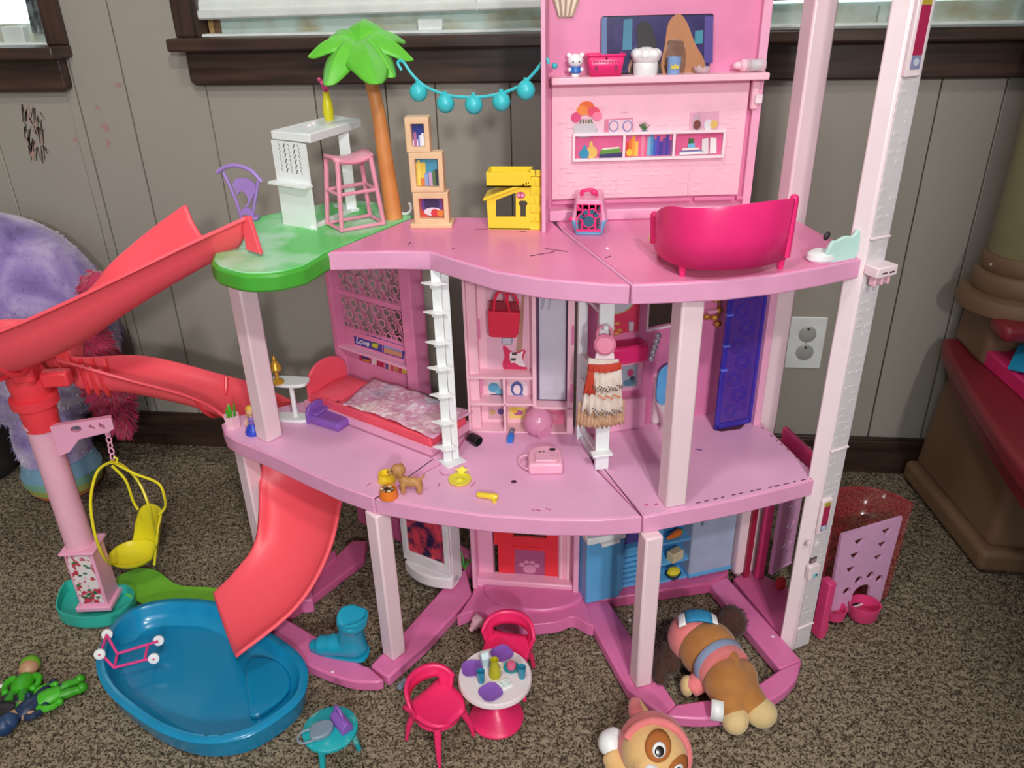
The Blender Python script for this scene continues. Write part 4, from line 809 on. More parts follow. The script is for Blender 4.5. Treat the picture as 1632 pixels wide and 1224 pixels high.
# pool
mat('pool_blue', '#1288b8', .16, var=.03, scale=5); mat('pool_rim', '#168fbf', .22)
pool_px = [(152, 1060), (157, 1032), (172, 1000), (205, 970), (250, 955), (300, 952), (345, 957), (390, 978), (431, 1005), (470, 1033), (488, 1058), (490, 1085), (480, 1112), (450, 1140), (400, 1170), (350, 1182), (300, 1180), (245, 1160), (195, 1125), (165, 1095)]
pz = .040
po = smooth2([G2(u, v, pz) for u, v in pool_px], 5)
pool = thing('toy_pool', 'round blue plastic toy pool at the foot of the coral slide', 'pool', (-.60, -.72, 0), world=True)
i1 = inset(po, .012); i2 = inset(po, .020); i3 = inset(po, .034); o2 = inset(po, .008)
rows = [[(x, y, .001) for x, y in o2], [(x, y, pz-.010) for x, y in inset(po, .0015)], [(x, y, pz-.003) for x, y in po], [(x, y, pz) for x, y in inset(po, .003)], [(x, y, pz) for x, y in i1], [(x, y, pz-.004) for x, y in inset(po, .0145)], [(x, y, .024) for x, y in inset(po, .018)], [(x, y, .013) for x, y in inset(po, .025)], [(x, y, .0085) for x, y in i3]]
m = MB('pool_rim'); m.grid(rows, True); m.build('basin', pool, ang=50)
m = MB('pool_blue'); m.plate(i3, (0, 0, .0075), (1, 0, 0), (0, 1, 0), .0012); m.build('pool_floor', pool)
ste = [G2(u, v, .02) for u, v in ((395, 1050), (440, 1050), (462, 1078), (450, 1110), (405, 1140), (395, 1120))]
m = MB('pool_blue'); m.prism(smooth2(ste, 4), .008, .018); m.build('pool_step', pool, bevel=.003)
for u, v in ((330, 1170), (353, 1169)): q = G(u, v, pz); m = MB(P('#0f6f92', .4)); m.disc((q.x, q.y, pz+.0002), .004, (0, 0, 1), 12, .0004); m.build('rim_hole', pool)
# pink toy cart frame hooked on the pool rim
mat('cart_pink', '#e8418c', .35)
ct = thing('toy_cart', 'pink toy cart frame with four white wheels leaning in the pool', 'toy cart', tuple(G(185, 1055, .03)), world=True)
cp_ = {'a': G(170, 1012, .060), 'b': G(160, 1041, .060), 'c': G(187, 1042, .036), 'd': G(182, 1064, .036), 'e': G(252, 1022, .036), 'f': G(246, 1048, .036)}
m = MB('cart_pink')
for q, w in (('a', 'c'), ('b', 'd'), ('c', 'd'), ('c', 'e'), ('d', 'f'), ('a', 'b')): m.tube([cp_[q], cp_[w]], .0022, 8)
mm = lambda a, b, t: a.lerp(b, t); m.tube([mm(cp_['c'], cp_['e'], .75), mm(cp_['d'], cp_['f'], .75)], .0022, 8); m.build('cart_frame', ct)
for q in 'abef':
    m = MB('toy_white'); c = cp_[q]; n_ = (cp_['f']-cp_['e']).normalized(); n_ = Vector((n_.x, n_.y, .35)).normalized()*(-1 if q in 'ae' else 1); m.lathe([(.0045, -.002), (.0082, -.002), (.0085, .0), (.0082, .002), (.003, .003), (0, .003)], 18, c+n_*.003, n_); m.build('wheel', ct)
    m = MB('cart_pink'); m.ball(c+n_*.0055, (.002, .002, .002), 8, 5); m.build('hub_cap', ct)
# swing chair
mat('swing_yellow', '#e8dc28', .32, var=.03)
sw = thing('hanging_swing', 'yellow hanging swing chair with hooped frame on pink chain', 'swing', tuple(G(215, 905, .02)), world=True)
top = G(180, 735, .285); seatc = G(222, 890, .055)
ax_ = Vector((seatc.x-top.x, seatc.y-top.y, 0))
hoop = [G(180, 735, .285), Wy(156, 750, -.525), Wy(145, 790, -.56), Wy(147, 830, -.58), Wy(157, 870, -.585), Wy(172, 896, -.565), G(186, 897, .062)]
m = MB('swing_yellow'); m.tube(smooth_path(hoop, 5), .0024, 8)
for pts in (((180, 735, .285), (200, 745, .27), (222, 770, .24), (238, 810, .20), (248, 860, .11), (246, 900, .058)), ((178, 742, .282), (200, 765, .255), (212, 798, .215), (220, 812, .198)), ((182, 738, .284), (215, 755, .265), (252, 770, .245), (262, 792, .220), (263, 808, .197), (254, 820, .182))): m.tube(smooth_path([G(*q) for q in pts], 5), .0022, 8)
m.tube([G(u, v, .285+.004*k) for k, (u, v) in enumerate(((176, 738), (186, 738), (187, 731), (181, 728)))], .0018, 6); m.build('hoop_frame', sw)
# seat: shallow pan with a wrap-around back
pc0 = G(214, 886, .060)
m = MB('swing_yellow'); m.lathe([(0, .004), (.022, .004), (.034, .008), (.040, .014), (.042, .014), (.041, .010), (.033, .002), (0, -.001)], 30, (pc0.x, pc0.y, pc0.z-.006), sx=1.0, sy=.92); m.build('seat_pan', sw)
rows = []; a_c = .88
for i in range(11):
    t = i/10; r = []
    for j in range(25):
        s_ = j/24*2-1; a = a_c+s_*1.25; rr_ = .040+.006*t; zz_ = pc0.z+(.004 if i == 0 else .004+t*(.084-.040*abs(s_)**5)); r.append((pc0.x+rr_*math.cos(a)+.022*t, pc0.y+rr_*.95*math.sin(a)-.004*t, zz_))
    rows.append(r)
m = MB('swing_yellow'); m.grid(rows); m.build('seat_back', sw, solid=.0035)
m = MB('pink_panel'); ch0 = G(172, 692, .338); 
for k in range(5):
    c = ch0.lerp(G(180, 731, .292), k/4.4); a = k % 2
    m.tube([c+Vector((.0035*math.cos(t*pi/5)*(1 if a else .3), .0035*math.cos(t*pi/5)*(.3 if a else 1), .0058*math.sin(t*pi/5))) for t in range(10)], .0013, 6, True)
m.build('chain', sw)
m = MB('pink_panel'); m.tube(smooth_path([(br1.x-.006, br1.y, .348), (br1.x-.012, br1.y-.002, .335), (ch0.x, ch0.y, .338), (ch0.x+.004, ch0.y, .345)], 4), .0022, 6); m.build('chain_hook', sw)
# big plush behind the slide
def fur_mat(name, stops, scale=2.6):
    m = mat(name, '#9a86b8', .95, sheen=.5); nt, N, L, b = nodes_of(m); tc = N.new('ShaderNodeTexCoord'); nz = N.new('ShaderNodeTexNoise'); nz.inputs['Scale'].default_value = scale; nz.inputs['Detail'].default_value = 5; nz.inputs['Distortion'].default_value = .6
    L.new(tc.outputs['Object'], nz.inputs['Vector']); cr = N.new('ShaderNodeValToRGB'); e = cr.color_ramp.elements; e[0].position = stops[0][0]; e[0].color = lin(stops[0][1]); e[1].position = stops[-1][0]; e[1].color = lin(stops[-1][1])
    for p_, c_ in stops[1:-1]: x = e.new(p_); x.color = lin(c_)
    L.new(nz.outputs['Fac'], cr.inputs[0]); L.new(cr.outputs[0], b.inputs['Base Color'])
fur_mat('fur_tiedye', [(.30, '#5f4f86'), (.42, '#9079b8'), (.52, '#b9a6d2'), (.60, '#d8cbe4'), (.68, '#b58aa0'), (.75, '#caa889')], 9)
mat('fur_magenta', '#c22f5c', .95, sheen=.6); mat('dark_fabric', '#25211f', .95)
def furry(name, parent, mt, c, r, rot, n, ln, seed, flat=1):
    rr = random.Random(seed); m = MB(mt); m.ball(c, r, 36, 24, rot); c = Vector(c)
    for k in range(n):                                        # short locks of pile
        z = rr.uniform(-1, 1); t = rr.uniform(0, 2*pi); w = Vector((math.sqrt(1-z*z)*math.cos(t), math.sqrt(1-z*z)*math.sin(t), z)); nrm = Vector((w.x/r[0], w.y/r[1], w.z/r[2])).normalized(); q = Vector((w.x*r[0], w.y*r[1], w.z*r[2]))
        if rot: nrm = rot @ nrm; q = rot @ q
        q = c+q; tip = q+nrm*ln*rr.uniform(.4, 1)*.6+Vector((rr.uniform(-.4, .4), rr.uniform(-.4, .4), -rr.uniform(.2, 1)))*ln*.8; s = nrm.cross(Vector((rr.uniform(-1, 1), rr.uniform(-1, 1), .3))).normalized()*ln*.16
        m.add([q+s, q-s, tip], [(0, 1, 2)])
    o = m.build(name, parent, ang=180); return o
plc = Wy(0, 520, -.20); px_, pzz = plc.x, plc.z
pl = thing('plush_pillow_pet', 'huge round purple tie-dye plush with magenta tail slumped by the wall behind the slide', 'plush toy', (px_, -.20, 0), world=True)
furry('body', pl, 'fur_tiedye', (px_+.01, -.175, .37), (.205, .15, .225), None, 5200, .010, 1)
furry('leg', pl, 'fur_tiedye', (px_+.05, -.22, .13), (.072, .07, .13), None, 1500, .010, 2)
# rainbow foot: banded
for k, (cc, z0, z1) in enumerate((('#7fa8c4', .062, .095), ('#86b8a0', .045, .066), ('#b8c46a', .026, .048), ('#d9a05a', .012, .03), ('#d06a5a', .002, .016))):
    m = MB(P(cc, .95)); r0 = .080*math.sqrt(max(.05, 1-((z0-.06)/.07)**2)); r1 = .080*math.sqrt(max(.05, 1-((z1-.06)/.07)**2)); m.lathe([(r0*.5, z0), (r0, z0+.002), (r1, z1), (r1*.5, z1+.001)], 28, (px_+.055, -.225, 0), sy=.95); m.build('foot_band', pl)
furry('tail', pl, 'fur_magenta', tuple(Wy(160, 590, -.275)), (.038, .038, .135), Matrix.Rotation(-.12, 3, 'Y'), 3600, .018, 3)
furry('tail_tuft', pl, 'fur_magenta', tuple(Wy(158, 462, -.30)), (.030, .026, .034), None, 900, .018, 6)
m = MB('dark_fabric'); m.ball((-1.36, -.17, .09), (.10, .09, .11), 20, 12); tag(m.build('dark_bag', ang=180), 'dark soft bag in the shadow at the left edge below the plush', 'bag')
# toy figures on the carpet, lower left
def figure(name, label, u, v, rz, suit, head, limbs, extra=None, lie=1):
    q = G(u, v, .0); o = thing(name, label, 'toy figure', (q.x, q.y, .010), rz, 'small plastic figures on the carpet'); mt = P(suit, .4)
    m = MB(mt); m.ball((0, 0, .002), (.016, .021, .011), 16, 10); m.lathe([(.012, -.02), (.016, -.004), (.012, .012)], 16, (0, 0, .002), (0, 1, 0), sy=.75); m.build('torso', o)
    for s in (-1, 1):
        m = MB(mt); m.tube(smooth_path([(s*.014, .012, .003), (s*.022, .006, .004), (s*.024, -.006, .003), (s*.020, -.013, .003)], 4), [.0055]*6+[.0045]*6+[.0048], 8); m.ball((s*.020, -.015, .003), .0058, 10, 6); m.build('arm', o)
        m = MB(P(limbs, .4)); m.tube(smooth_path([(s*.007, -.018, .002), (s*.009, -.032, .002), (s*.010, -.046, .0)], 4), [.0075]*5+[.0065]*4, 10); m.ball((s*.010, -.048, .002), (.007, .008, .008), 10, 6); m.build('leg', o)
    if head:
        m = MB(P(head[0], .45)); m.ball((0, .030, .004), (.0145, .0145, .0125), 18, 12); hd = m.build('head', o)
        m = MB(P(head[1], .4)); m.lathe([(.0148, 0), (.0152, .004), (.013, .011), (.007, .0155), (0, .0165)], 18, (0, .034, .004), (0, 1, -.1)); m.build('cap', o)
    return o
figure('toy_figure', 'green-suited toy figure with green cap lying face up on the carpet', 40, 1098, .3, '#3fae1e', ('#b98d6e', '#6fae2a'), '#2f8f1a')
figure('toy_figure', 'headless green toy figure fallen beside the navy one', 78, 1122, 2.3, '#46b822', None, '#3aa01c')
figure('toy_figure', 'navy-blue toy figure lying across the green ones', 48, 1138, 2.75, '#1d2f52', ('#27456e', '#1b3a66'), '#16233c')
figure('toy_figure', 'dark-suited toy figure with bare arms at the left picture edge', 8, 1142, 1.7, '#262126', ('#c49a78', '#3a2a22'), '#c49a78')
q = G(0, 1097, .002); m = MB('toy_white'); m.tube([(q.x-.01, q.y, .003), (q.x+.006, q.y+.004, .004)], .003, 8); m.ball((q.x+.007, q.y+.005, .005), .005, 10, 6); tag(m.build('toy_bone'), 'small white plastic bone at the left picture edge above the figures', 'toy bone')
# ================================================================ THINGS ON THE UPPER DECK
# white bar counter
E1, E2 = G(452, 357, Z2), G(505, 367, Z2); EP = Pl((E1.x, E1.y), (E2.x, E2.y)); far = G(568, 338, Z2); zt = Wy(493, 215, E2.y).z
bar_ = thing('toy_bar_counter', 'tall white toy bar counter with slotted end panel on the green terrace', 'bar counter', ((E1.x+far.x)/2, (E1.y+far.y)/2, Z2), world=True)
fv = Vector((far.x-E2.x, far.y-E2.y, 0))
s0, z_lo = EP.px(440, 282, 0); zled = EP.px(470, 293, .0)[1]
slots = []
for r in range(6):
    for c in range(5):
        x_ = EP.L*.22+c*EP.L*.14; z_ = zled+.014+r*(zt-.012-zled-.016)/6; sg = 1 if (c % 2) else -1
        slots.append([(x_-.0019-.0012*sg, z_), (x_+.0009-.0012*sg, z_), (x_+.0019*sg+.0014, z_+.0065), (x_+.0019*sg-.0014, z_+.0065)])
m = MB('toy_white'); EP.poly(m, [(0, Z2), (EP.L, Z2), (EP.L, zt-.012), (0, zt-.012)], -.0014, 0, slots); m.build('end_panel', bar_)
m = MB(P('#4a4644', .6)); EP.rect(m, .003, EP.L-.003, zled+.006, zt-.014, -.0032, -.0020); m.build('slot_dark_sheet', bar_)  # dark sheet added behind the slots, its colour stands in for their shade
m = MB('toy_white'); EP.rect(m, -.004, EP.L+.002, zled-.002, zled+.002, -.002, .014); m.build('ledge', bar_, bevel=.0006)
m = MB('toy_white'); tpx = [G2(u, v, zt) for u, v in ((431, 208), (493, 214), (575, 190), (531, 183))]; m.prism(tpx, zt-.012, zt); m.build('counter_top', bar_, bevel=.001)
m = MB('toy_white'); m.box(far.x-.008, far.y+.004, Z2, .016, .010, zt-.012-Z2, .3); m.build('leg', bar_, bevel=.001)
m = MB('toy_white'); b2 = E1+fv; m.bar((E2.x-.008, E2.y, Z2+.003), (far.x-.008, far.y, Z2+.003), .006, .006); m.bar((far.x, far.y, Z2+.003), (b2.x+.02, b2.y, Z2+.003), .012, .005); m.build('foot_rail', bar_, bevel=.0006)
for u, v in ((493, 200), (500, 197)): q = G(u, v, zt); m = MB('pink_white'); m.lathe([(.004, 0), (.004, .0012), (.002, .0025), (0, .0025)], 10, (q.x, q.y, zt)); m.build('peg', bar_)
# vase with coral sprigs
q = G(525, 192, zt); vs = thing('flower_vase', 'yellow bottle vase with pink coral sprigs standing on the white bar', 'vase', (q.x, q.y, zt))
m = MB('swing_yellow'); m.lathe([(.006, 0), (.0072, .004), (.0082, .014), (.007, .026), (.0045, .036), (.0052, .040), (.003, .040)], 18); m.build('vase', vs)
m = MB(P('#e0508c', .45)); rr = random.Random(2)
for k in range(7):
    a = k*2*pi/7; q2 = [(0, 0, .036), (.003*math.cos(a), .003*math.sin(a), .046), (.008*math.cos(a)*rr.uniform(.6, 1.2), .008*math.sin(a), .052+rr.uniform(0, .010))]; m.tube(smooth_path(q2, 3), .0013, 6); m.ball(q2[2], .003, 8, 5); m.ball(q2[1], .0026, 8, 5)
m.build('sprig', vs)
# pink stool
sb_ = [G(u, v, Z2) for u, v in ((522, 359), (545, 371), (612, 359), (590, 346))]; sc0 = sum(sb_, Vector())/4
zs_ = Wy(553, 247, sc0.y).z; st = thing('bar_stool', 'tall pink toy bar stool with open base beside the white bar', 'stool', (sc0.x, sc0.y, Z2), world=True)
tp4 = [sc0+(b-sc0)*.76 for b in sb_]; mat('stool_pink', '#ee9ab2', .35)
for b, t in zip(sb_, tp4): m = MB('stool_pink'); m.tube([(b.x, b.y, Z2+.002), (t.x, t.y, zs_-.003)], [.0032, .0036], 8); m.build('leg', st)
for h_, nm in ((.003, 'base_bar'), (.052, 'foot_bar')):
    for i in range(4):
        f = h_/(zs_-Z2); a = sb_[i].lerp(tp4[i], f); b = sb_[(i+1) % 4].lerp(tp4[(i+1) % 4], f); m = MB('stool_pink'); m.tube([(a.x, a.y, Z2+h_), (b.x, b.y, Z2+h_)], .0026, 8); m.build(nm, st)
m = MB('stool_pink'); rows = []
for i in range(9):
    t = i/8; r = []
    for j in range(7): s = j/6; a = tp4[0].lerp(tp4[3], s)*1; b = tp4[1].lerp(tp4[2], s); q = a.lerp(b, t); r.append((q.x+(q.x-sc0.x)*.12, q.y+(q.y-sc0.y)*.12, zs_-.004+.006*abs(2*s-1)**2+.002*(1-(2*t-1)**2)))
    rows.append(r)
m.grid(rows); m.build('seat', st, solid=.006, off=-1)
# lilac chair back
cA = G(400, 352, Z2); lil = thing('lilac_chair', 'lilac plastic chair back with horse-shaped splat at the terrace edge', 'chair', (cA.x, cA.y, Z2), world=True)
mat('lilac', '#a884d0', .4); cy = cA.y+.01
w_ = lambda u, v: Wy(u, v, cy)
m = MB('lilac'); m.tube(smooth_path([w_(346, 275), w_(360, 266), w_(378, 264), w_(400, 272), w_(417, 290)], 5), .0032, 8); m.build('top_rail', lil)
for pts in ([(356, 275), (368, 300), (378, 325), (386, 352)], [(412, 285), (408, 310), (404, 335), (402, 354)]): m = MB('lilac'); m.tube(smooth_path([w_(*q) for q in pts], 4), .0026, 8); m.build('stile', lil)
sp = smooth2([(372, 295), (376, 285), (388, 283), (402, 288), (408, 300), (402, 318), (396, 328), (390, 330), (397, 320), (392, 308), (384, 304), (380, 310), (376, 302)], 3)
m = MB('lilac'); m.plate([((w_(u, v)-w_(380, 300)).x, (w_(u, v)-w_(380, 300)).z) for u, v in sp], w_(380, 300), (1, 0, 0), (0, 0, 1), .003); m.build('horse_splat', lil)
m = MB('lilac'); m.plate([((w_(u, v)-w_(390, 335)).x, (w_(u, v)-w_(390, 335)).z) for u, v in ((383, 337), (390, 330), (398, 331), (406, 340), (403, 350), (397, 342), (390, 340), (386, 345))], w_(390, 335), (1, 0, 0), (0, 0, 1), .003); m.build('lower_splat', lil)
m = MB('lilac'); m.box(cA.x-.003, cy-.004, Z2, .026, .016, .005, .2); m.build('seat_edge', lil, bevel=.001)
# palm tree
pb = G(632, 350, Z2); py = pb.y+.008; palm = thing('toy_palm', 'toy palm tree with orange trunk and broad green leaves', 'palm tree', (pb.x, py, Z2), world=True)
mat('palm_trunk', '#e39656', .42, hex2='#cf8046', scale=20); mat('palm_leaf', '#67c63a', .4, var=.05, bump=.3, bscale=60)
tk = [Vector((pb.x-.006, py, Z2)), Wy(621, 300, py), Wy(612, 240, py), Wy(603, 180, py), Wy(588, 115, py), Wy(578, 85, py)]
m = MB('palm_trunk'); t_ = smooth_path(tk, 5); m.tube(t_, [.0135-.006*i/(len(t_)-1) for i in range(len(t_))], 14); m.build('trunk', palm)
cc_ = Wy(573, 78, py)
def frond(tip, w, lift, nm='leaf'):
    mid = (cc_+tip)*.5+Vector((0, 0, lift)); pth = smooth_path([cc_+Vector((0, 0, .004)), cc_.lerp(mid, .55)+Vector((0, 0, lift*.25)), mid.lerp(tip, .35), tip], 6); rows = []; k = len(pth)
    for i, q in enumerate(pth):
        t = i/(k-1); d = (pth[min(i+1, k-1)]-pth[max(0, i-1)]).normalized(); s = d.cross(Vector((0, 0, 1))).normalized(); upv = s.cross(d); ww = w*(math.sin(pi*min(1, .12+t*.88))**.7)*(1-.15*t)+.001
        rows.append([q+s*ww*x-upv*ww*(abs(x)**1.5)*.55+upv*(.0012 if abs(x) < .01 else 0) for x in (-1, -.75, -.5, -.25, -.07, 0, .07, .25, .5, .75, 1)])
    m = MB('palm_leaf'); m.grid(rows); o = m.build(nm, palm, solid=.0022, ang=60)
    m = MB(P('#86d85a', .4)); m.tube([q+Vector((0, 0, .0015)) for q in pth], .0009, 6); m.build('midrib', o)
for (u, v, dy, w, l) in ((492, 92, -.035, .026, .022), (520, 137, -.085, .029, .028), (601, 134, -.095, .033, .026), (627, 124, -.06, .026, .026), (658, 97, -.015, .028, .026), (592, 48, .085, .034, .030), (528, 64, .06, .026, .022), (645, 68, .05, .026, .022)): frond(Wy(u, v, py+dy), w, l)
# garland
gA = Wy(632, 97, py-.03); gB = Wy(872, 95, -.455); gl = thing('garland', 'turquoise string of round lanterns hung between palm and pink wall', 'garland', tuple((gA+gB)*.5-Vector((0, 0, .07))), world=True)
mat('garland_teal', '#3fc4cf', .35)
ys = lambda u: gA.y+(gB.y-gA.y)*(u-632)/240
gp_ = [Wy(u, v, ys(u)) for u, v in ((640, 112), (634, 100), (642, 98), (658, 120), (680, 139), (715, 152), (755, 155), (795, 150), (830, 136), (852, 115), (866, 97), (872, 94), (874, 102))]
m = MB('garland_teal'); m.tube(smooth_path(gp_, 5), .0021, 8); m.build('string', gl)
b0 = None
for k, (u, v) in enumerate(((667, 147), (710, 165), (755, 167), (799, 162), (838, 144))):
    q = Wy(u, v, ys(u)); off = Vector(gl.location)
    if b0 is None: m = MB('garland_teal'); m.lathe([(.0, -.0125), (.006, -.0112), (.0105, -.0065), (.0125, 0), (.0105, .0065), (.006, .0112), (.003, .0122), (.003, .0155), (0, .0155)], 22); me_ = m; o = m.build('lantern', gl, ang=60); o.data.transform(Matrix.Translation(off)); b0 = o
    else: o = b0.copy(); COL.objects.link(o); o.parent = gl
    o.location = q-off
m = MB('garland_teal'); q = Wy(884, 105, -.43); m.ball(q, .004, 10, 6); m.build('end_knob', gl)
# tan stepped shelf
tsc = G(690, 359, Z2); ts_ = thing('stepped_shelf', 'tan three-step toy shelf with printed pet supplies on the pink deck', 'shelf', (tsc.x, tsc.y, Z2), .05)
mat('tan_plastic', '#ecc49c', .4); zz = [0] + [Wy(690, v, tsc.y).z-Z2 for v in (303, 240, 184)]
m = MB('tan_plastic'); m.box(0, .0, 0, .060, .034, .007); m.build('base', ts_, bevel=.001)
for k, (w_0, x_0) in enumerate(((.050, .001), (.047, -.002), (.033, -.011))):
    z0, z1 = zz[k]+(.006 if k == 0 else 0), zz[k+1]; m = MB('tan_plastic'); fr = [(-w_0/2, z0), (w_0/2, z0), (w_0/2, z1), (-w_0/2, z1)]; ho = [(-w_0/2+.008, z0+.007), (w_0/2-.007, z0+.007), (w_0/2-.007, z1-.009), (-w_0/2+.008, z1-.009)]
    m.plate(fr, (x_0, .008, 0), (1, 0, 0), (0, 0, 1), .022, [ho]); cbn = m.build('cubby', ts_, bevel=.0012)
    bg = ('#d8453c', '#4f9fc0', '#2b3a92')[k]; m = MB(P(bg, .5)); m.plate(ho, (x_0, .008, 0), (1, 0, 0), (0, 0, 1), .010); m.build('print_card', cbn)
    d = -.0025
    def pr_(cc, x, z, w, h): m = MB(P(cc, .5)); m.plate([(x-w/2, z), (x+w/2, z), (x+w/2, z+h), (x-w/2, z+h)], (x_0, d, 0), (1, 0, 0), (0, 0, 1), .0005); m.build('printed_item', cbn)
    if k == 0:
        for cc, rx, rz, x, z in (('#6a3f92', .0155, .017, .0, .031), ('#3c2a5c', .011, .012, 0, .032), ('#e9d9e4', .013, .006, .001, .021), ('#d8383f', .006, .006, .004, .019), ('#e0803a', .005, .005, .012, .019)): m = MB(P(cc, .5)); d -= .0004; m.plate([(x+rx*math.cos(t*pi/9), max(z0+.008, z+rz*math.sin(t*pi/9))) for t in range(18)], (x_0, d, 0), (1, 0, 0), (0, 0, 1), .0005); m.build('printed_item', cbn)
        for x in (-.010, .010): m = MB(P('#6a3f92', .5)); m.plate([(x-.004, z0+.036), (x+.004, z0+.036), (x, z0+.044)], (x_0, d, 0), (1, 0, 0), (0, 0, 1), .0005); m.build('printed_item', cbn)
    elif k == 1:
        for i, (cc, x, w, h) in enumerate((('#e8c84a', -.009, .013, .032), ('#f0d66a', -.012, .004, .035), ('#3a3340', .012, .004, .022), ('#e0803a', -.006, .009, .010), ('#8fa4d8', -.002, .005, .017), ('#c9a0c8', .004, .005, .018), ('#5a7a4a', .009, .004, .020))): d -= .0003; pr_(cc, x, z0+.0075, w, h)
    else:
        for i, (cc, x, w, h) in enumerate((('#e6dcf0', -.004, .012, .008), ('#b06a9a', -.005, .004, .018), ('#d8d4e6', .002, .004, .014), ('#f0eef4', .006, .004, .017), ('#6a74c0', .0, .002, .012))): d -= .0003; pr_(cc, x, z0+.0075, w, h)
# white clip on the terrace
q = G(645, 343, Z2); m = MB('toy_white'); m.tube([(q.x+.011*math.cos(t), q.y, Z2+.012+.010*math.sin(t)) for t in [pi*.75+(pi*1.5)*i/14 for i in range(15)]], .0022, 8); m.ball((q.x-.003, q.y, Z2+.002), (.006, .004, .002), 8, 5); tag(m.build('clip_ring'), 'small white open plastic clip standing beside the palm trunk', 'clip')
# yellow dog house
d0, d1 = G(779, 366, Z2), G(846, 366, Z2); dh = thing('toy_dog_house', 'yellow toy dog house with slanted roof and roof basket', 'dog house', ((d0.x+d1.x)/2, d0.y, Z2), world=True)
mat('dog_yellow', '#f2d437', .35, var=.03); DHp = Pl((d0.x, d0.y), (G(862, 366, Z2).x, d0.y)); dp = lambda u, v: DHp.px(u, v)
zr = lambda v: dp(800, v)[1]
front = [(0, Z2), (DHp.L*.80, Z2), (DHp.L*.80, zr(293)), (-.002, zr(314))]
door = [dp(790, 346), dp(822, 346), dp(822, 307), dp(790, 319)]; side = [dp(829, 346), dp(838, 346), dp(838, 330), dp(841, 324), dp(838, 320), dp(829, 320), dp(826, 324), dp(829, 330)]
m = MB('dog_yellow'); DHp.poly(m, front, -.005, 0, [door, side]); m.build('front_wall', dh)
m = MB('dog_yellow'); m.box(d0.x+.002, d0.y+.022, Z2, .004, .042, zr(318)-Z2); m.build('side_wall', dh); m = MB('dog_yellow'); m.box((d0.x+DHp.L/2), d0.y+.02, Z2, DHp.L, .04, .003); m.build('floor_plate', dh, bevel=.0006)
m = MB('dog_yellow'); a, b = DHp.pt(-.006, zr(320), .004), DHp.pt(DHp.L*.8, zr(292), .004); m.add([a, b, b+Vector((0, .046, 0)), a+Vector((0, .046, 0))]+[q+Vector((0, 0, .004)) for q in (a, b, b+Vector((0, .046, 0)), a+Vector((0, .046, 0)))], [(3, 2, 1, 0), (4, 5, 6, 7), (0, 1, 5, 4), (1, 2, 6, 5), (2, 3, 7, 6), (3, 0, 4, 7)]); m.build('roof', dh, bevel=.0008)
tw = MB('dog_yellow'); x0_ = DHp.pt(dp(842, 360)[0], 0).x; x1_ = DHp.pt(DHp.L, 0).x; tw.box((x0_+x1_)/2, d0.y+.012, Z2, x1_-x0_, .022, zr(282)-Z2); tw_ = tw.build('tower_panel', dh, bevel=.001)
for k in range(6):
    for j in range(2): m = MB('dog_yellow'); zk = Z2+.012+k*.0125; m.box((x0_+x1_)/2+(j-.5)*.008+(k % 2)*.002, d0.y+.0005, zk, .0065, .002, .009); m.build('tower_brick', tw_, bevel=.0005, seg=1)
bz = zr(297); bx0 = Wy(776, 290, d0.y).x; bx1 = Wy(846, 290, d0.y).x; out = [(bx0, d0.y-.004), (bx1, d0.y-.004), (bx1, d0.y+.036), (bx0, d0.y+.036)]; bt = Wy(800, 275, d0.y-.004).z
m = MB('dog_yellow'); m.prism(out, bz, bt, [inset(out, .002)]); m.prism(out, bz, bz+.002); m.build('roof_basket', dh)
for k in range(14): m = MB('dog_yellow'); m.box(bx0+.004+k*(bx1-bx0-.008)/13, d0.y-.0045, bz+.002, .0018, .0014, bt-bz-.005); m.build('basket_rib', dh)
a = dp(830, 311); m = MB(P('#c44a7a', .4)); m.disc(DHp.pt(a[0], a[1], 0), .0048, DHp.N, 18, .0008, 1.3); sgn = m.build('name_sign', dh)
for k in (-1, 1): m = MB(P('#f0a9c4', .4)); m.disc(DHp.pt(a[0]+k*.0027, a[1], .0007), .0021, DHp.N, 10, .0005); m.build('sign_mark', dh)
# pet carrier
c0, c1 = G(917, 374, Z2), G(959, 374, Z2); cw = c1.x-c0.x; pcr = thing('pet_carrier', 'small pink and blue toy pet carrier with paw grille door', 'pet carrier', ((c0.x+c1.x)/2, (c0.y+c1.y)/2, Z2), 0)
hC = Wy(935, 318, c0.y).z-Z2; mat('carrier_blue', '#6fb9e0', .35); mat('carrier_pink', '#f2a9cc', .35)
def shell(name, mt, z0, z1, w0, w1, d0=.062):
    m = MB(mt); vs = []
    for z, w in ((z0, w0), (z1, w1)):
        for x, y in rrect(w, d0, .006, 3): vs.append((x, y+.028, z))
    n = len(vs)//2; m.add(vs, [tuple(range(n-1, -1, -1)), tuple(range(n, 2*n))]+[(i, (i+1) % n, n+(i+1) % n, n+i) for i in range(n)]); return m.build(name, pcr, bevel=.0012)
shell('tray', 'carrier_blue', 0, hC*.42, cw*1.0, cw*1.38); shell('cover', 'carrier_pink', hC*.40, hC, cw*1.34, cw*.98)
m = MB('hot_pink'); W0, W1 = cw*.92, cw*.98; zz0, zz1 = .006, hC-.006; holes = []
for r in range(4):
    for c in range(4):
        if r in (1, 2) and c in (1, 2): continue
        x_ = -cw*.37+c*cw*.245; z_ = zz0+.003+r*(zz1-zz0-.002)/4; holes.append([(x_-.0033, z_), (x_+.0033, z_), (x_+.0033, z_+.0085), (x_-.0033, z_+.0085)])
m.plate([(-W0/2, zz0), (W0/2, zz0), (W1/2, zz1*.55), (W0/2*.86, zz1), (-W0/2*.86, zz1), (-W1/2, zz1*.55)], (0, -.0035, 0), (1, 0, 0), (0, 0, 1), .003, holes); gr = m.build('grille_door', pcr)
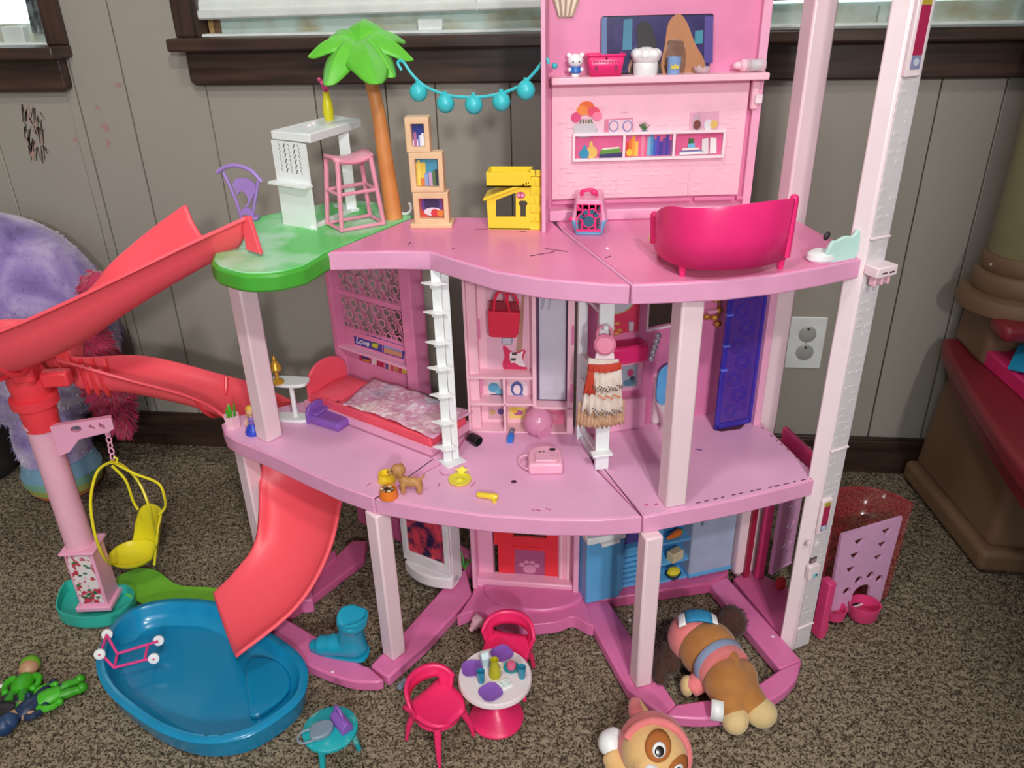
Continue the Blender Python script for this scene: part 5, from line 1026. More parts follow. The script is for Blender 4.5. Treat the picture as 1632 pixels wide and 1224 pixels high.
m = MB(P('#4a4358', .6)); m.plate([(-W0/2+.002, zz0+.002), (W0/2-.002, zz0+.002), (W0/2-.002, zz1-.002), (-W0/2+.002, zz1-.002)], (0, -.0030, 0), (1, 0, 0), (0, 0, 1), .0004); m.build('dark_inside', gr)
for dx, dz, r in ((0, -.002, .0075), (-.010, .004, .0033), (-.0045, .010, .0033), (.0045, .011, .0033), (.010, .0065, .0033)):
    for rr_, mt, e in ((r+.0016, 'hot_pink', .0007), (r, P('#2f5f7a', .3), .0012)): m = MB(mt); m.disc((dx, -.0065-e, hC*.47+dz), rr_, (0, -1, 0), 16, .0006); m.build('paw_hole', gr)
m = MB('hot_pink'); m.tube(smooth_path([(-.010, .02, hC), (-.010, .02, hC+.006), (.004, .02, hC+.008), (.010, .02, hC)], 4), .0025, 8); m.ball((.006, .016, hC+.006), (.005, .004, .004), 10, 6); m.build('handle', pcr)
m = MB('hot_pink'); m.ball((-cw*.66, .002, hC*.43), (.004, .003, .0035), 10, 6); m.build('latch', pcr)
# curved pink couch
bt_ = [(1042, 390), (1050, 406), (1068, 418), (1095, 427), (1130, 431), (1180, 429), (1220, 423), (1252, 412)]
plan = [G2(u, v, Z2+.014) for u, v in bt_]; plan = smooth2(plan, 4, False); n_ = len(plan)
tpv = smooth2([(1042, 345), (1050, 335), (1068, 331), (1095, 333), (1130, 334), (1180, 331), (1220, 326), (1240, 321), (1258, 318)], 4, False)
co = thing('toy_couch', 'curved hot-pink toy couch seen from behind on the upper deck', 'couch', (.15, -.60, Z2), world=True)
ztop = []
for i, (x, y) in enumerate(plan):
    t = i/(n_-1); f = t*(len(tpv)-1); a = tpv[int(f)]; b = tpv[min(len(tpv)-1, int(f)+1)]; v = a[1]+(b[1]-a[1])*(f-int(f)); ztop.append(Wy(a[0], v, y).z)
zav = sum(ztop)/n_
ctr = Vector((sum(p[0] for p in plan)/n_, sum(p[1] for p in plan)/n_+.05)); inn = [tuple(Vector(p)+(ctr-Vector(p)).normalized()*.010) for p in plan]
rows = [[(x, y, Z2+.014) for x, y in plan], [(x+(x-ctr.x)*.01, y+(y-ctr.y)*.01, Z2+.05) for x, y in plan], [(x+(x-ctr.x)*.015, y+(y-ctr.y)*.015, z-.003) for (x, y), z in zip(plan, ztop)], [(x+(x-ctr.x)*.005, y+(y-ctr.y)*.005, z+.001) for (x, y), z in zip(plan, ztop)], [(x, y, z-.002) for (x, y), z in zip(inn, ztop)], [(x, y, Z2+.03) for x, y in inn]]
m = MB('hot_pink'); m.grid(rows); m.grid([[r[0] for r in rows], [r[0]for r in rows]]); cb_ = m.build('curved_back', co, solid=.002, ang=50)
m = MB('hot_pink'); seat = [(x, y) for x, y in inn]+[(plan[-1][0]-.02, plan[-1][1]+.05), (plan[0][0]+.01, plan[0][1]+.04)]; m.prism(seat, Z2+.014, Z2+.038); m.build('seat', co, bevel=.004)
for (u, v) in ((1087, 440), (1243, 428), (1052, 406), (1200, 395)): q = G(u, v, Z2); m = MB('hot_pink'); m.lathe([(.0035, 0), (.005, .012), (.0055, .022)], 10, (q.x, q.y, Z2)); m.build('leg', co)
for e, ze in ((plan[0], ztop[0]), (plan[-1], ztop[-1])): m = MB('hot_pink'); m.tube([(e[0], e[1], Z2+.016), (e[0]+(e[0]-ctr.x)*.015, e[1]+.004, ze)], [.005, .0055], 10); m.ball((e[0]+(e[0]-ctr.x)*.015, e[1]+.004, ze), .0055, 10, 6); m.build('arm_end', co)
q = G(1039, 386, Z2); m = MB(P('#e8cf9a', .4)); m.tube([(q.x+.005*math.cos(t*pi/6), q.y, Z2+.006+.005*math.sin(t*pi/6)) for t in range(12)], .0011, 6, True); tag(m.build('toy_ring'), 'tiny cream ring standing at the left end of the pink couch', 'ring')
# small white and mint kitten bed at the deck corner
q = G(1328, 412, Z2); kb = thing('toy_cat_seat', 'small white toy with mint back panel on the right deck corner', 'toy', (q.x, q.y, Z2), .48)
m = MB('toy_white'); m.lathe([(.016, 0), (.019, .003), (.018, .009), (.013, .012), (0, .011)], 22, (-.018, .002, 0), sy=.8); m.build('cushion', kb)
m = MB(P('#c9efe8', .4)); m.plate(smooth2([(-.020, 0), (.024, 0), (.026, .030), (.022, .036), (.016, .029), (.004, .030), (-.008, .026), (-.014, .026), (-.020, .016)], 3), (0, -.006, 0), (1, 0, 0), (0, 0, 1), .005); m.build('back_panel', kb, bevel=.0012)
m = MB(P('#231c24', .5)); m.ball((-.012, .004, .029), (.004, .003, .006), 10, 6, Matrix.Rotation(.5, 3, 'Y')); m.build('ear', kb)
# ---- on the TV shelf
zt_s = zsh+.004
def onshelf(u, d=.016): a = TV.px(u, 118, d); q = TV.pt(a[0], zt_s, d); return (q.x, q.y, zt_s)
sr = math.atan2(TV.U.y, TV.U.x)
f_ = thing('animal_figurine', 'small white animal figurine in a blue shirt on the television shelf', 'figurine', onshelf(917), sr)
m = MB('toy_white'); m.lathe([(.005, 0), (.006, .003), (.0055, .006)], 14); m.ball((0, 0, .020), (.0105, .009, .0088), 16, 10); m.build('head', f_)
m = MB(P('#2f6ec0', .4)); m.lathe([(.006, .004), (.0085, .006), (.0075, .012), (.004, .014)], 14); m.build('shirt', f_)
for s in (-1, 1): m = MB('toy_white'); m.ball((s*.0085, .001, .0265), (.0032, .002, .0032), 10, 6); m.build('ear', f_); m = MB(P('#1c1a1c', .3)); m.ball((s*.004, -.0085, .019), .0011, 8, 5); m.build('eye', f_); m = MB('toy_white'); m.ball((s*.008, -.003, .009), (.0028, .0028, .0028), 8, 5); m.build('hand', f_)
f_ = thing('toy_basket', 'hot-pink toy shopping basket on the television shelf', 'basket', onshelf(964, .016), sr)
rows = []; 
for z, s in ((0, .82), (.026, 1.0)): rows.append([(x*s, y*s, z) for x, y in rrect(.048, .024, .004, 3)])
m = MB('hot_pink'); m.grid(rows, True); m.grid([[(x*.82, y*.82, .0005) for x, y in rrect(.048, .024, .004, 3)], [(0, 0, .0005)]*16], True); m.build('basket_wall', f_, solid=.0016)
m = MB('hot_pink'); m.tube([(x, y, .0265) for x, y in rrect(.05, .026, .004, 3)], .0014, 6, True); m.build('rim', f_)
for x in (-.013, .013): m = MB(P('#8f1547', .5)); m.box(x, -.0117, .008, .0035, .0012, .006); m.build('slot', f_)
for k in range(9): m = MB(P('#b01a5c', .5)); m.box(-.016+k*.004, -.0123, .018, .0022, .0012, .0016); m.build('slot', f_)
m = MB(P('#5c1030', .5)); m.ball((0, -.0135, .023), .0014, 8, 5); m.build('rivet', f_)
f_ = thing('chef_hat', 'puffy white toy chef hat in front of the television', 'hat', onshelf(1028, .014), sr)
m = MB('toy_white'); m.lathe([(.0155, 0), (.016, .002), (.0165, .014), (.016, .016)], 22); m.build('band', f_)
m = MB('toy_white'); m.lathe([(.015, .015), (.019, .020), (.0195, .026), (.015, .031), (.006, .034), (0, .0345)], 22)
for k in range(7): a = k*2*pi/7; m.ball((.0125*math.cos(a), .0125*math.sin(a), .025), (.0085, .0085, .0075), 12, 8)
m.build('puff', f_)
f_ = thing('toy_mug', 'light blue toy mug with a yellow crown print on the television shelf', 'mug', onshelf(1073, .014), sr)
m = MB(P('#86a8d6', .35)); m.lathe([(.008, 0), (.0085, .001), (.0095, .021), (.0085, .021), (.0075, .003), (0, .002)], 20); m.build('cup', f_)
m = MB(P('#d9c24a', .4)); m.plate([(-.005, 0), (.005, 0), (.0055, .006), (.0025, .003), (0, .007), (-.0025, .003), (-.0055, .006)], (0, -.0088, .007), (1, 0, 0), (0, 0, 1), .0006); m.build('crown_print', f_)
mat('clear_plastic', '#f2dfe6', .12, alpha=.45, spec=.6)
f_ = thing('toy_dish', 'clear toy dish beside the mug on the television shelf', 'dish', onshelf(1118, .014), sr); m = MB('clear_plastic'); m.lathe([(.007, 0), (.011, .004), (.0125, .008), (.0115, .008), (.007, .002)], 18); m.build('bowl', f_); m = MB('clear_plastic'); m.ball((-.004, 0, .006), .004, 10, 6); m.build('knob', f_)
q = onshelf(1190, .014); f_ = thing('baby_bottle', 'clear pink-capped toy baby bottle lying on the television shelf', 'bottle', (q[0], q[1], q[2]+.0085), sr)
m = MB('clear_plastic'); m.lathe([(.0, .024), (.007, .0235), (.0085, .019), (.0085, .012), (.0068, .009), (.0085, .006), (.0085, -.001), (.007, -.003)], 18, (0, 0, 0), (1, 0, 0)); m.build('bottle', f_)
m = MB('blush'); m.lathe([(.0082, -.003), (.0082, -.009), (.005, -.011), (.005, -.015), (.0025, -.019), (0, -.02)], 18, (0, 0, 0), (1, 0, 0)); m.build('cap', f_)
m = MB(P('#c9ccd2', .2)); m.lathe([(.0075, .004), (.0075, .018)], 14, (0, 0, 0), (1, 0, 0)); m.build('milk', f_)
# ================================================================ THINGS ON THE LOWER DECK
# bed
bA = G(487, 652, Z1); bB = G(688, 730, Z1); bL = (Vector((bB.x-bA.x, bB.y-bA.y))).length; brz = math.atan2(bB.y-bA.y, bB.x-bA.x); bWd = .098
bed = thing('toy_bed', 'coral-red toy bed with rounded headboard in a pink tray', 'bed', (bA.x, bA.y, Z1), brz)
m = MB('pink_panel'); o_ = [(0, 0), (bL, 0), (bL, bWd), (0, bWd)]; m.prism(o_, 0, .016, [inset(o_, .004)]); m.prism(o_, 0, .004); m.build('bed_tray', bed)
m = MB('coral'); m.box(bL/2+.002, bWd/2, .004, bL-.014, bWd-.010, .026); m.build('mattress', bed, bevel=.003)
m = MB('coral'); m.plate([(.004, 0), (bWd-.004, 0), (bWd-.004, .028)]+[(bWd/2+(bWd/2-.004)*math.cos(t*pi/16), .038+.036*math.sin(t*pi/16)) for t in range(17)]+[(.004, .028)], (.010, 0, .004), (0, 1, 0), (0, 0, 1), -.006); m.build('headboard', bed, bevel=.002)
m = MB('coral'); rows = []
for i in range(13):
    s = i/12; rows.append([(.014+.058*t, .010+(bWd-.020)*s, .030+.012*math.sin(pi*t)**.5*math.sin(pi*s)**.4) for t in [j/10 for j in range(11)]])
m.grid(rows); m.build('pillow', bed)
def blanket_mat():
    m = mat('blanket_print', '#d8a8c0', .7); nt, N, L, b = nodes_of(m); tc = N.new('ShaderNodeTexCoord')
    n1 = N.new('ShaderNodeTexNoise'); n1.inputs['Scale'].default_value = 13; n1.inputs['Detail'].default_value = 2; L.new(tc.outputs['Object'], n1.inputs['Vector'])
    c1 = N.new('ShaderNodeValToRGB'); e = c1.color_ramp.elements; e[0].position = .36; e[0].color = lin('#a9bfdc'); e[1].position = .52; e[1].color = lin('#dfa3bf'); x = e.new(.44); x.color = lin('#e3d3e0'); x = e.new(.68); x.color = lin('#efd9d0'); L.new(n1.outputs['Fac'], c1.inputs[0])
    v = N.new('ShaderNodeTexVoronoi'); v.inputs['Scale'].default_value = 150; L.new(tc.outputs['Object'], v.inputs['Vector']); sp = N.new('ShaderNodeSeparateColor'); L.new(v.outputs['Color'], sp.inputs[0])
    c2 = N.new('ShaderNodeValToRGB'); e = c2.color_ramp.elements; e[0].position = .0; e[0].color = lin('#c45f94'); e[1].position = 1; e[1].color = lin('#f7eef4'); x = e.new(.5); x.color = lin('#d98ab0'); L.new(sp.outputs[0], c2.inputs[0])
    mx = N.new('ShaderNodeMix'); mx.data_type = 'RGBA'; mx.inputs[0].default_value = .5; L.new(c1.outputs[0], mx.inputs[6]); L.new(c2.outputs[0], mx.inputs[7]); L.new(mx.outputs[2], b.inputs['Base Color'])
blanket_mat(); bx0, bx1 = .078, bL+.002
rows = []
for i in range(37):
    x = bx0+(bx1-bx0)*i/36; r = []
    for j in range(17):
        s = j/16; y = .007+(bWd-.004)*s; z = .0345+.0012*math.sin(x*130+y*40)+.0015*math.sin(y*90+x*33)
        
        if i < 5: x2 = x-.02*(s-.5)*(1-i/5)
        else: x2 = x
        r.append((x2, y-.003*math.sin(x*30) if s < .3 else y, z))
    rows.append(r)
blk = thing('toy_blanket', 'flowered pink and blue toy blanket spread over the coral bed', 'blanket', (bA.x, bA.y, Z1), brz); m = MB('blanket_print'); m.grid(rows); m.build('cloth', blk, solid=.0012)
# white side table and gold lamp
q = G(467, 668, Z1); tz = Wy(462, 606, q.y).z-Z1; sdt = thing('side_table', 'white oval toy side table on one leg between post and bed', 'side table', (q.x, q.y, Z1), -.05)
m = MB('toy_white'); m.plate(smooth2([(-.030, -.012), (.0, -.016), (.030, -.012), (.034, .004), (.028, .016), (-.028, .014), (-.032, 0)], 3), (0, 0, tz-.006), (1, 0, 0), (0, 1, 0), .006); m.build('table_top', sdt, bevel=.001)
m = MB('toy_white'); m.tube([(.006, 0, .004), (.006, 0, tz-.005)], [.0045, .0038], 10); m.build('leg', sdt)
m = MB('toy_white'); m.plate(smooth2([(-.030, -.010), (.0, -.014), (.026, -.010), (.028, .010), (0, .014), (-.028, .010)], 3), (0, .0, 0), (1, 0, 0), (0, 1, 0), .006); m.build('foot', sdt, bevel=.001)
a = G(443, 610, Z1+tz); gl_ = thing('toy_lamp', 'gold toy table lamp on the white side table', 'lamp', (a.x, a.y, Z1+tz)); mat('gold', '#d9a83a', .3, metal=.4)
m = MB('gold'); m.lathe([(.010, 0), (.010, .003), (.008, .005), (.003, .006), (.0026, .010)], 18); m.build('base', gl_)
m = MB('gold'); m.lathe([(.0026, .006), (.0034, .012), (.0024, .015), (.0034, .020), (.0024, .024)], 14); m.build('stem', gl_)
m = MB('gold'); m.lathe([(.0085, .023), (.0095, .026), (.006, .034), (.0035, .038), (.002, .039)], 18); m.build('lamp_shade', gl_); m = MB('gold'); m.lathe([(.001, .038), (.0032, .041), (.0024, .044), (.0012, .047), (0, .048)], 12); m.build('finial', gl_)
# plant pot
q = G(372, 680, Z1); pt_ = thing('potted_plant', 'green sprout in a six-sided pale pink pot at the deck tip', 'potted plant', (q.x, q.y, Z1))
m = MB('blush'); m.lathe([(.0115, 0), (.0135, .022), (.0115, .022), (.0105, .016), (0, .016)], 6); m.build('pot', pt_)
for a, l, w in ((.2, .026, .004), (2.2, .020, .0035), (4.2, .018, .003)): m = MB(P('#4fb52c', .4)); m.lathe([(w*.6, .015), (w, .024), (w*.7, .015+l), (0, .02+l)], 8, (.003*math.cos(a), .003*math.sin(a), 0), (.12*math.cos(a), .12*math.sin(a), 1), sy=.5); m.build('leaf', pt_)
# mini doll
q = G(405, 690, Z1); md_ = thing('mini_doll', 'tiny blonde doll in a blue skirt half hidden behind the deck post', 'doll', (q.x, q.y, Z1))
m = MB(P('#2b49c8', .4)); m.lathe([(.013, 0), (.0135, .004), (.011, .010), (.006, .017)], 18); m.build('skirt', md_)
m = MB(P('#8a6bb8', .45)); m.lathe([(.006, .016), (.0055, .021), (.0068, .027), (.003, .030)], 14, sy=.75); m.build('bodice', md_)
m = MB(P('#e8b890', .45)); m.lathe([(.0024, .028), (.0024, .034)], 10)
m.ball((0, 0, .040), (.0065, .0062, .0072), 14, 9)
for s in (-1, 1): m.tube(smooth_path([(s*.0066, 0, .027), (s*.0095, -.002, .021), (s*.007, -.006, .017)], 3), .0016, 6)
m.build('body', md_)
m = MB(P('#e2b04a', .5)); m.ball((0, .0015, .0425), (.0078, .0072, .0072), 14, 9); m.ball((-.004, .003, .0350), (.005, .005, .008), 10, 7); m.build('hair', md_)
# purple toy bed
q = G(524, 672, Z1); pbd = thing('doll_bed', 'small purple toy bed for a pet in front of the side table', 'pet bed', (q.x, q.y, Z1), -.42); pbd.scale = (1.25, 1.25, 1.15)
mat('toy_purple', '#8d5cbc', .38)
m = MB('toy_purple'); m.box(.004, 0, 0, .056, .034, .013); m.build('mattress', pbd, bevel=.004, seg=3)
m = MB('toy_purple'); m.plate([(-.018, 0), (.018, 0), (.018, .014)]+[(.018*math.cos(t*pi/12), .015+.013*math.sin(t*pi/12)) for t in range(13)]+[(-.018, .014)], (-.023, 0, 0), (0, -1, 0), (0, 0, 1), -.005); m.build('headboard', pbd, bevel=.0015)
m = MB('toy_purple'); m.box(-.014, 0, .0125, .014, .026, .004); m.build('pillow', pbd, bevel=.0018)
# bowls
def bowl(name, label, u, v, cc, r, h, fill=None):
    q = G(u, v, Z1); b = thing(name, label, 'bowl', (q.x, q.y, Z1)); m = MB(P(cc, .35)); m.lathe([(r, 0), (r*1.02, .002), (r*.86, h), (r*.74, h), (r*.66, h*.55), (0, h*.5)], 22); m.build('dish', b)
    if fill:
        m = MB(P('#4a3326', .6)); m.lathe([(r*.68, h*.62), (r*.5, h*.8), (0, h*.84)], 16); m.build('food', b)
        for k in range(6): m = MB(P('#cdbb98' if k % 2 else '#8c7456', .6)); a = k*1.05+2.2; m.ball((r*.55*math.cos(a)-.002, r*.5*math.sin(a), h*.95), (.0032, .0024, .002), 8, 5); m.build('kibble', b)
    return b
bowl('pet_bowl', 'yellow empty pet bowl behind the brown dog', 617, 766, '#f2cf2e', .0135, .013)
bowl('pet_bowl', 'orange pet bowl full of kibble at the deck edge', 620, 791, '#ee7f2c', .0135, .013, True)
# remeshed soft body helper
def blob(name, mt, prims, parent, voxel=.003, sm=4):
    m = MB(mt)
    for pr in prims:
        if pr[0] == 'b': m.ball(pr[1], pr[2], 18, 12, pr[3] if len(pr) > 3 else None)
        else: m.tube(smooth_path(pr[1], 5), pr[2] if not isinstance(pr[2], tuple) else [pr[2][0]+(pr[2][1]-pr[2][0])*i/((len(pr[1])-1)*5) for i in range((len(pr[1])-1)*5+1)], 14)
    o = m.build(name, parent, ang=180); r = o.modifiers.new('union', 'REMESH'); r.mode = 'VOXEL'; r.voxel_size = voxel; r.use_smooth_shade = True
    s = o.modifiers.new('soften', 'SMOOTH'); s.iterations = sm; s.factor = .5
    return o
# brown dog
q = G(652, 785, Z1); dg = thing('toy_dog', 'brown toy puppy standing beside the orange bowl', 'toy dog', (q.x, q.y, Z1), .12)
mat('dog_brown', '#c08a52', .5)
blob('body', 'dog_brown', [('b', (.006, 0, .018), (.012, .007, .0075)), ('b', (-.005, 0, .020), (.007, .0065, .008)), ('t', [(-.008, 0, .022), (-.011, 0, .030), (-.011, 0, .034)], .0055), ('b', (-.012, 0, .038), (.0105, .009, .0095)), ('b', (-.022, 0, .0345), (.0055, .005, .0042)), ('t', [(-.007, -.004, .018), (-.007, -.005, .008), (-.008, -.005, .003)], (.0042, .0032)), ('t', [(-.007, .004, .018), (-.007, .005, .008), (-.008, .005, .003)], (.0042, .0032)), ('t', [(.014, -.004, .017), (.016, -.005, .009), (.014, -.005, .003)], (.005, .0034)), ('t', [(.014, .004, .017), (.016, .005, .009), (.014, .005, .003)], (.005, .0034)), ('t', [(.016, 0, .022), (.021, 0, .025), (.024, 0, .031)], (.0022, .0016))], dg, .0012, 2)
m = MB(P('#2a1d16', .3)); m.ball((-.0272, 0, .0355), (.0016, .002, .0014), 8, 5); m.build('nose', dg)
for s in (-1, 1): m = MB('dog_brown'); m.ball((-.009, s*.0092, .0375), (.004, .0018, .0065), 10, 7); m.build('ear', dg); m = MB(P('#1e1512', .2)); m.ball((-.0195, s*.0055, .0400), .0015, 8, 5); m.build('eye', dg)
# duck ring, yellow dryer, black cup, bottle, globe, backpack
q = G(733, 767, Z1); dk = thing('pineapple_plate', 'round yellow toy dish with leafy handle on the lower deck', 'toy dish', (q.x, q.y, Z1)); m = MB(P('#eee23c', .35)); m.lathe([(.013, 0), (.0165, .003), (.0165, .0048), (.0145, .0048), (.010, .003), (.005, .0032), (.003, .005), (0, .005)], 24); m.build('dish', dk)
m = MB(P('#eee23c', .35)); m.plate([(-.004, 0), (.004, 0), (.005, .004), (.012, .007), (.005, .008), (.001, .012), (-.004, .008), (-.012, .006), (-.005, .004)], (.0, .014, .003), (1, 0, 0), (0, .7, .7), .003); m.build('leafy_handle', dk, bevel=.0006)
q = G(778, 795, Z1); hd_ = thing('toy_hairdryer', 'tiny yellow toy hairdryer lying near the deck edge', 'hairdryer', (q.x, q.y, Z1+.005), -.15); m = MB(P('#f0d23e', .35)); m.lathe([(.003, -.016), (.0045, -.012), (.0042, 0), (.005, .006), (.005, .010), (.003, .014), (0, .015)], 14, (0, 0, 0), (1, 0, 0)); m.build('barrel', hd_); m = MB(P('#f0d23e', .35)); m.tube([(.006, 0, -.001), (.012, -.008, -.003)], [.0034, .003], 8); m.build('grip', hd_)
q = G(757, 708, Z1); bc = thing('black_cup', 'small black toy cup lying beside the ladder shelf', 'cup', (q.x, q.y, Z1+.009), 0); m = MB(P('#1b191c', .4)); m.lathe([(0, .012), (.006, .011), (.0085, .006), (.009, -.004), (.0085, -.009), (.0065, -.009), (.006, .004), (0, .006)], 18, (0, 0, 0), (-.75, .6, .1)); m.build('cup', bc); m = MB(P('#1b191c', .4)); m.ball((-.011, .004, -.002), (.004, .004, .0045), 10, 6); m.build('knob', bc)
q = G(814, 702, Z1); bb = thing('toy_spray_bottle', 'tiny blue bottle with silver top on the lower deck', 'bottle', (q.x, q.y, Z1+.006), .2); m = MB(P('#2f7fe0', .15, alpha=.9)); m.lathe([(0, -.010), (.005, -.0095), (.0058, -.004), (.0055, .004), (.003, .008), (.0024, .010)], 14, (0, 0, 0), (.25, .95, .2)); m.build('bottle', bb); m = MB(P('#8f8fa4', .2, metal=.5)); m.lathe([(.0026, .009), (.004, .011), (.0042, .018), (.0025, .020), (0, .020)], 12, (0, 0, 0), (.25, .95, .2)); m.build('spray_top', bb)
q = G(858, 690, Z1); mat('pearl_pink', '#f2a2c6', .18, alpha=.78, spec=.7, var=.02); sph = thing('pink_globe', 'translucent pink toy helmet globe in front of the wardrobe', 'globe', (q.x, q.y, Z1)); m = MB('pearl_pink'); m.lathe([(.008, 0), (.017, .004), (.0225, .014), (.0235, .024), (.020, .035), (.012, .0425), (0, .045)], 30); m.build('shell', sph); m = MB('pearl_pink'); m.lathe([(.012, 0), (.0135, .002), (.0125, .004)], 18, (.010, -.014, .012), (.55, -.75, -.3)); m.build('ear_cap', sph)
q = G(868, 742, Z1); bk = thing('toy_backpack', 'pale pink toy backpack lying on its back with black print', 'backpack', (q.x, q.y, Z1), .10); mat('bag_pink', '#f4b3cc', .38)
ol = [(-.024, -.026), (.026, -.026), (.026, .010)]+[(.001+.025*math.cos(t*pi/10), .010+.018*math.sin(t*pi/10)) for t in range(11)]+[(-.024, .010)]
m = MB('bag_pink'); m.prism(ol, 0, .019); m.build('body', bk, bevel=.004, seg=3)
m = MB('bag_pink'); m.plate(rrect(.034, .022, .004, 3, .002, -.010), (0, 0, .0185), (1, 0, 0), (0, 1, 0), .004); m.build('pocket', bk, bevel=.0014)
m = MB(P('#2a1c28', .4)); m.box(.012, .014, .0188, .010, .0026, .0008, .2)
for k in range(8): a = k*pi/4; m.ball((.012+.0035*math.cos(a), .0145+.0028*math.sin(a), .0190), (.0016, .0016, .0008), 8, 5)
m.build('bow_print', bk)
for k in (-1, 1): m = MB(P('#2a1c28', .4)); m.ball((-.004+k*.0028, .0085, .019), (.0021, .0012, .0007), 8, 5); m.build('eye_print', bk)
for k in range(2): m = MB(P('#c07f9c', .5)); m.box(.011, -.006-k*.004, .0224, .008, .0009, .0004); m.build('stitch_print', bk)
m = MB('bag_pink'); m.tube(smooth_path([(-.020, .016, .010), (-.034, .012, .008), (-.038, .0, .006), (-.030, -.014, .006), (-.022, -.022, .008)], 5), .0018, 8); m.build('strap', bk)
# red bag in the wardrobe
q = WD.px(807, 510, .004); rb = thing('red_tote', 'red toy tote bag hanging in the pink wardrobe', 'bag', tuple(WD.pt(q[0], WD.px(807, 538, .004)[1], .004)), world=True)
mat('bag_red', '#e02448', .45)
w0 = [WD.px(u, v, .004) for u, v in ((777, 496), (779, 535), (783, 538), (822, 539), (826, 532), (829, 499))]
m = MB('bag_red'); WD.poly(m, w0, -.008, .004); m.build('body', rb, bevel=.0015)
m = MB(P('#8f142c', .6)); WD.poly(m, [WD.px(u, v, .0) for u, v in ((779, 494), (828, 497), (826, 484), (780, 481))], -.007, -.002); m.build('lining', rb)
for pts in (((787, 497), (789, 475), (797, 464), (806, 470), (812, 497)), ((806, 482), (812, 466), (820, 470), (826, 485))): m = MB('bag_red'); m.tube([WD.pt(*WD.px(u, v, .002), .002) for u, v in smooth2(list(pts), 4, False)], .0021, 8); m.build('handle', rb)
# purse and skirt on the clothes frame
ysk = cbp[1]-.016; wk = lambda u, v, d=0: Wy(u, v, ysk-d)
pu = thing('round_purse', 'round pink toy purse hanging on the white clothes frame', 'purse', tuple(wk(965, 566)), world=True); c = wk(964, 549)
m = MB(P('#f08fae', .38)); m.lathe([(0, -.007), (.012, -.006), (.0145, -.003), (.0148, .002), (.011, .006), (0, .0068)], 22, c, (0, -1, .15)); m.build('purse', pu)
m = MB(P('#f08fae', .38)); m.tube(smooth_path([wk(953, 545), wk(952, 530), wk(958, 521), wk(968, 520), wk(975, 528), wk(976, 543)], 4), .002, 8); m.build('handle', pu)
m = MB('toy_white'); m.lathe([(.003, 0), (.003, .014), (.0042, .016), (.003, .019), (0, .019)], 12, Vector((wk(966, 523).x, cbp[1]-.002, wk(966, 523).z)), (0, -1, .1)); H(m, 'hook_peg', 0, ra)
sk_ = thing('doll_skirt', 'cream lace doll skirt with orange sash and straw fringe on a hanger', 'doll skirt', tuple(wk(955, 680)), world=True)
mat('lace_cream', '#e6d8ce', .85, hex2='#d6c0b2', scale=60); mat('straw', '#b4886a', .9, hex2='#d6b092', scale=90); mat('sash_orange', '#c9402a', .8)
def band(name, mt, top, bot, d0, d1, wob, n=22, dep=.010):
    rows = []
    for i in range(7):
        t = i/6; r = []
        for j in range(n+1):
            s = j/n; u = (top[0]+(top[1]-top[0])*s)*(1-t)+(bot[0]+(bot[1]-bot[0])*s)*t; v0 = top[2]+(top[3]-top[2])*s; v1 = bot[2]+(bot[3]-bot[2])*s; v = v0*(1-t)+v1*t
            if i == 6: v += wob*(1 if j % 4 in (0,) else (-.4 if j % 4 == 2 else .3))
            q = wk(u, v); bul = math.sin(pi*s); q.y -= d0+(d1-d0)*t+dep*bul*(.5+.5*t)+.0015*math.sin(j*1.9)*t; r.append(q)
        rows.append(r)
    m = MB(mt); m.grid(rows); return m.build(name, sk_, solid=.0009)
m = MB('pink_white'); m.plate([(0, 0), (.028, 0), (.026, .012), (.020, .026), (.008, .026), (.002, .012)], wk(947, 577)+Vector((0, .004, 0)), (1, 0, 0), (0, 0, 1), .003); m.build('hanger_card', sk_, bevel=.0008)
band('fringe', 'straw', (922, 996, 640, 636), (918, 995, 676, 672), .000, .002, 3, 44)
band('lace_upper', 'lace_cream', (938, 986, 568, 570), (926, 993, 648, 650), .004, .008, 7, 20)
band('sash', 'sash_orange', (938, 990, 575, 572), (937, 990, 585, 583), .010, .010, 0, 20)
band('lace_tier', 'lace_cream', (940, 990, 584, 583), (940, 992, 612, 610), .0085, .011, 5, 20)
band('sash_tail', 'sash_orange', (938, 946, 584, 584), (930, 949, 618, 620), .013, .014, 2, 8, .003)
m = MB(P('#5f4a40', .8)); rr = random.Random(9)                   # cut-out rows of the lace
for (v, n) in ((606, 15), (610, 14), (644, 17), (648, 16)):
    for k in range(n): u = 942+(991-942)*k/(n-1) if v < 630 else 930+(991-930)*k/(n-1); q = wk(u, v+((k % 4)-1.5)*1.2); q.y -= .0235 if v < 630 else .0225; s = (u-966)/28; q.y += .011*s*s; m.plate([(-.0011, 0), (0, -.0014), (.0011, 0), (0, .0014)], q, (1, 0, 0), (0, 0, 1), .0004)
m.build('lace_holes', sk_)
m = MB(P('#d98a6a', .6))
for k in range(9): u = 955+k*4; q = wk(u, 620+(k % 3)*2); q.y -= .022-.011*((u-966)/28)**2; m.ball(q, (.0022, .0009, .0016), 8, 5)
m.build('flower_print', sk_)
q = G(972, 678, Z1); m = MB(P('#e02f30', .4)); m.ball((q.x, q.y, Z1+.006), (.010, .008, .0055), 14, 8); m.ball((q.x+.008, q.y+.002, Z1+.008), (.006, .005, .005), 10, 6); tag(m.build('red_shoe'), 'small red toy shoe behind the white clothes frame', 'shoe')
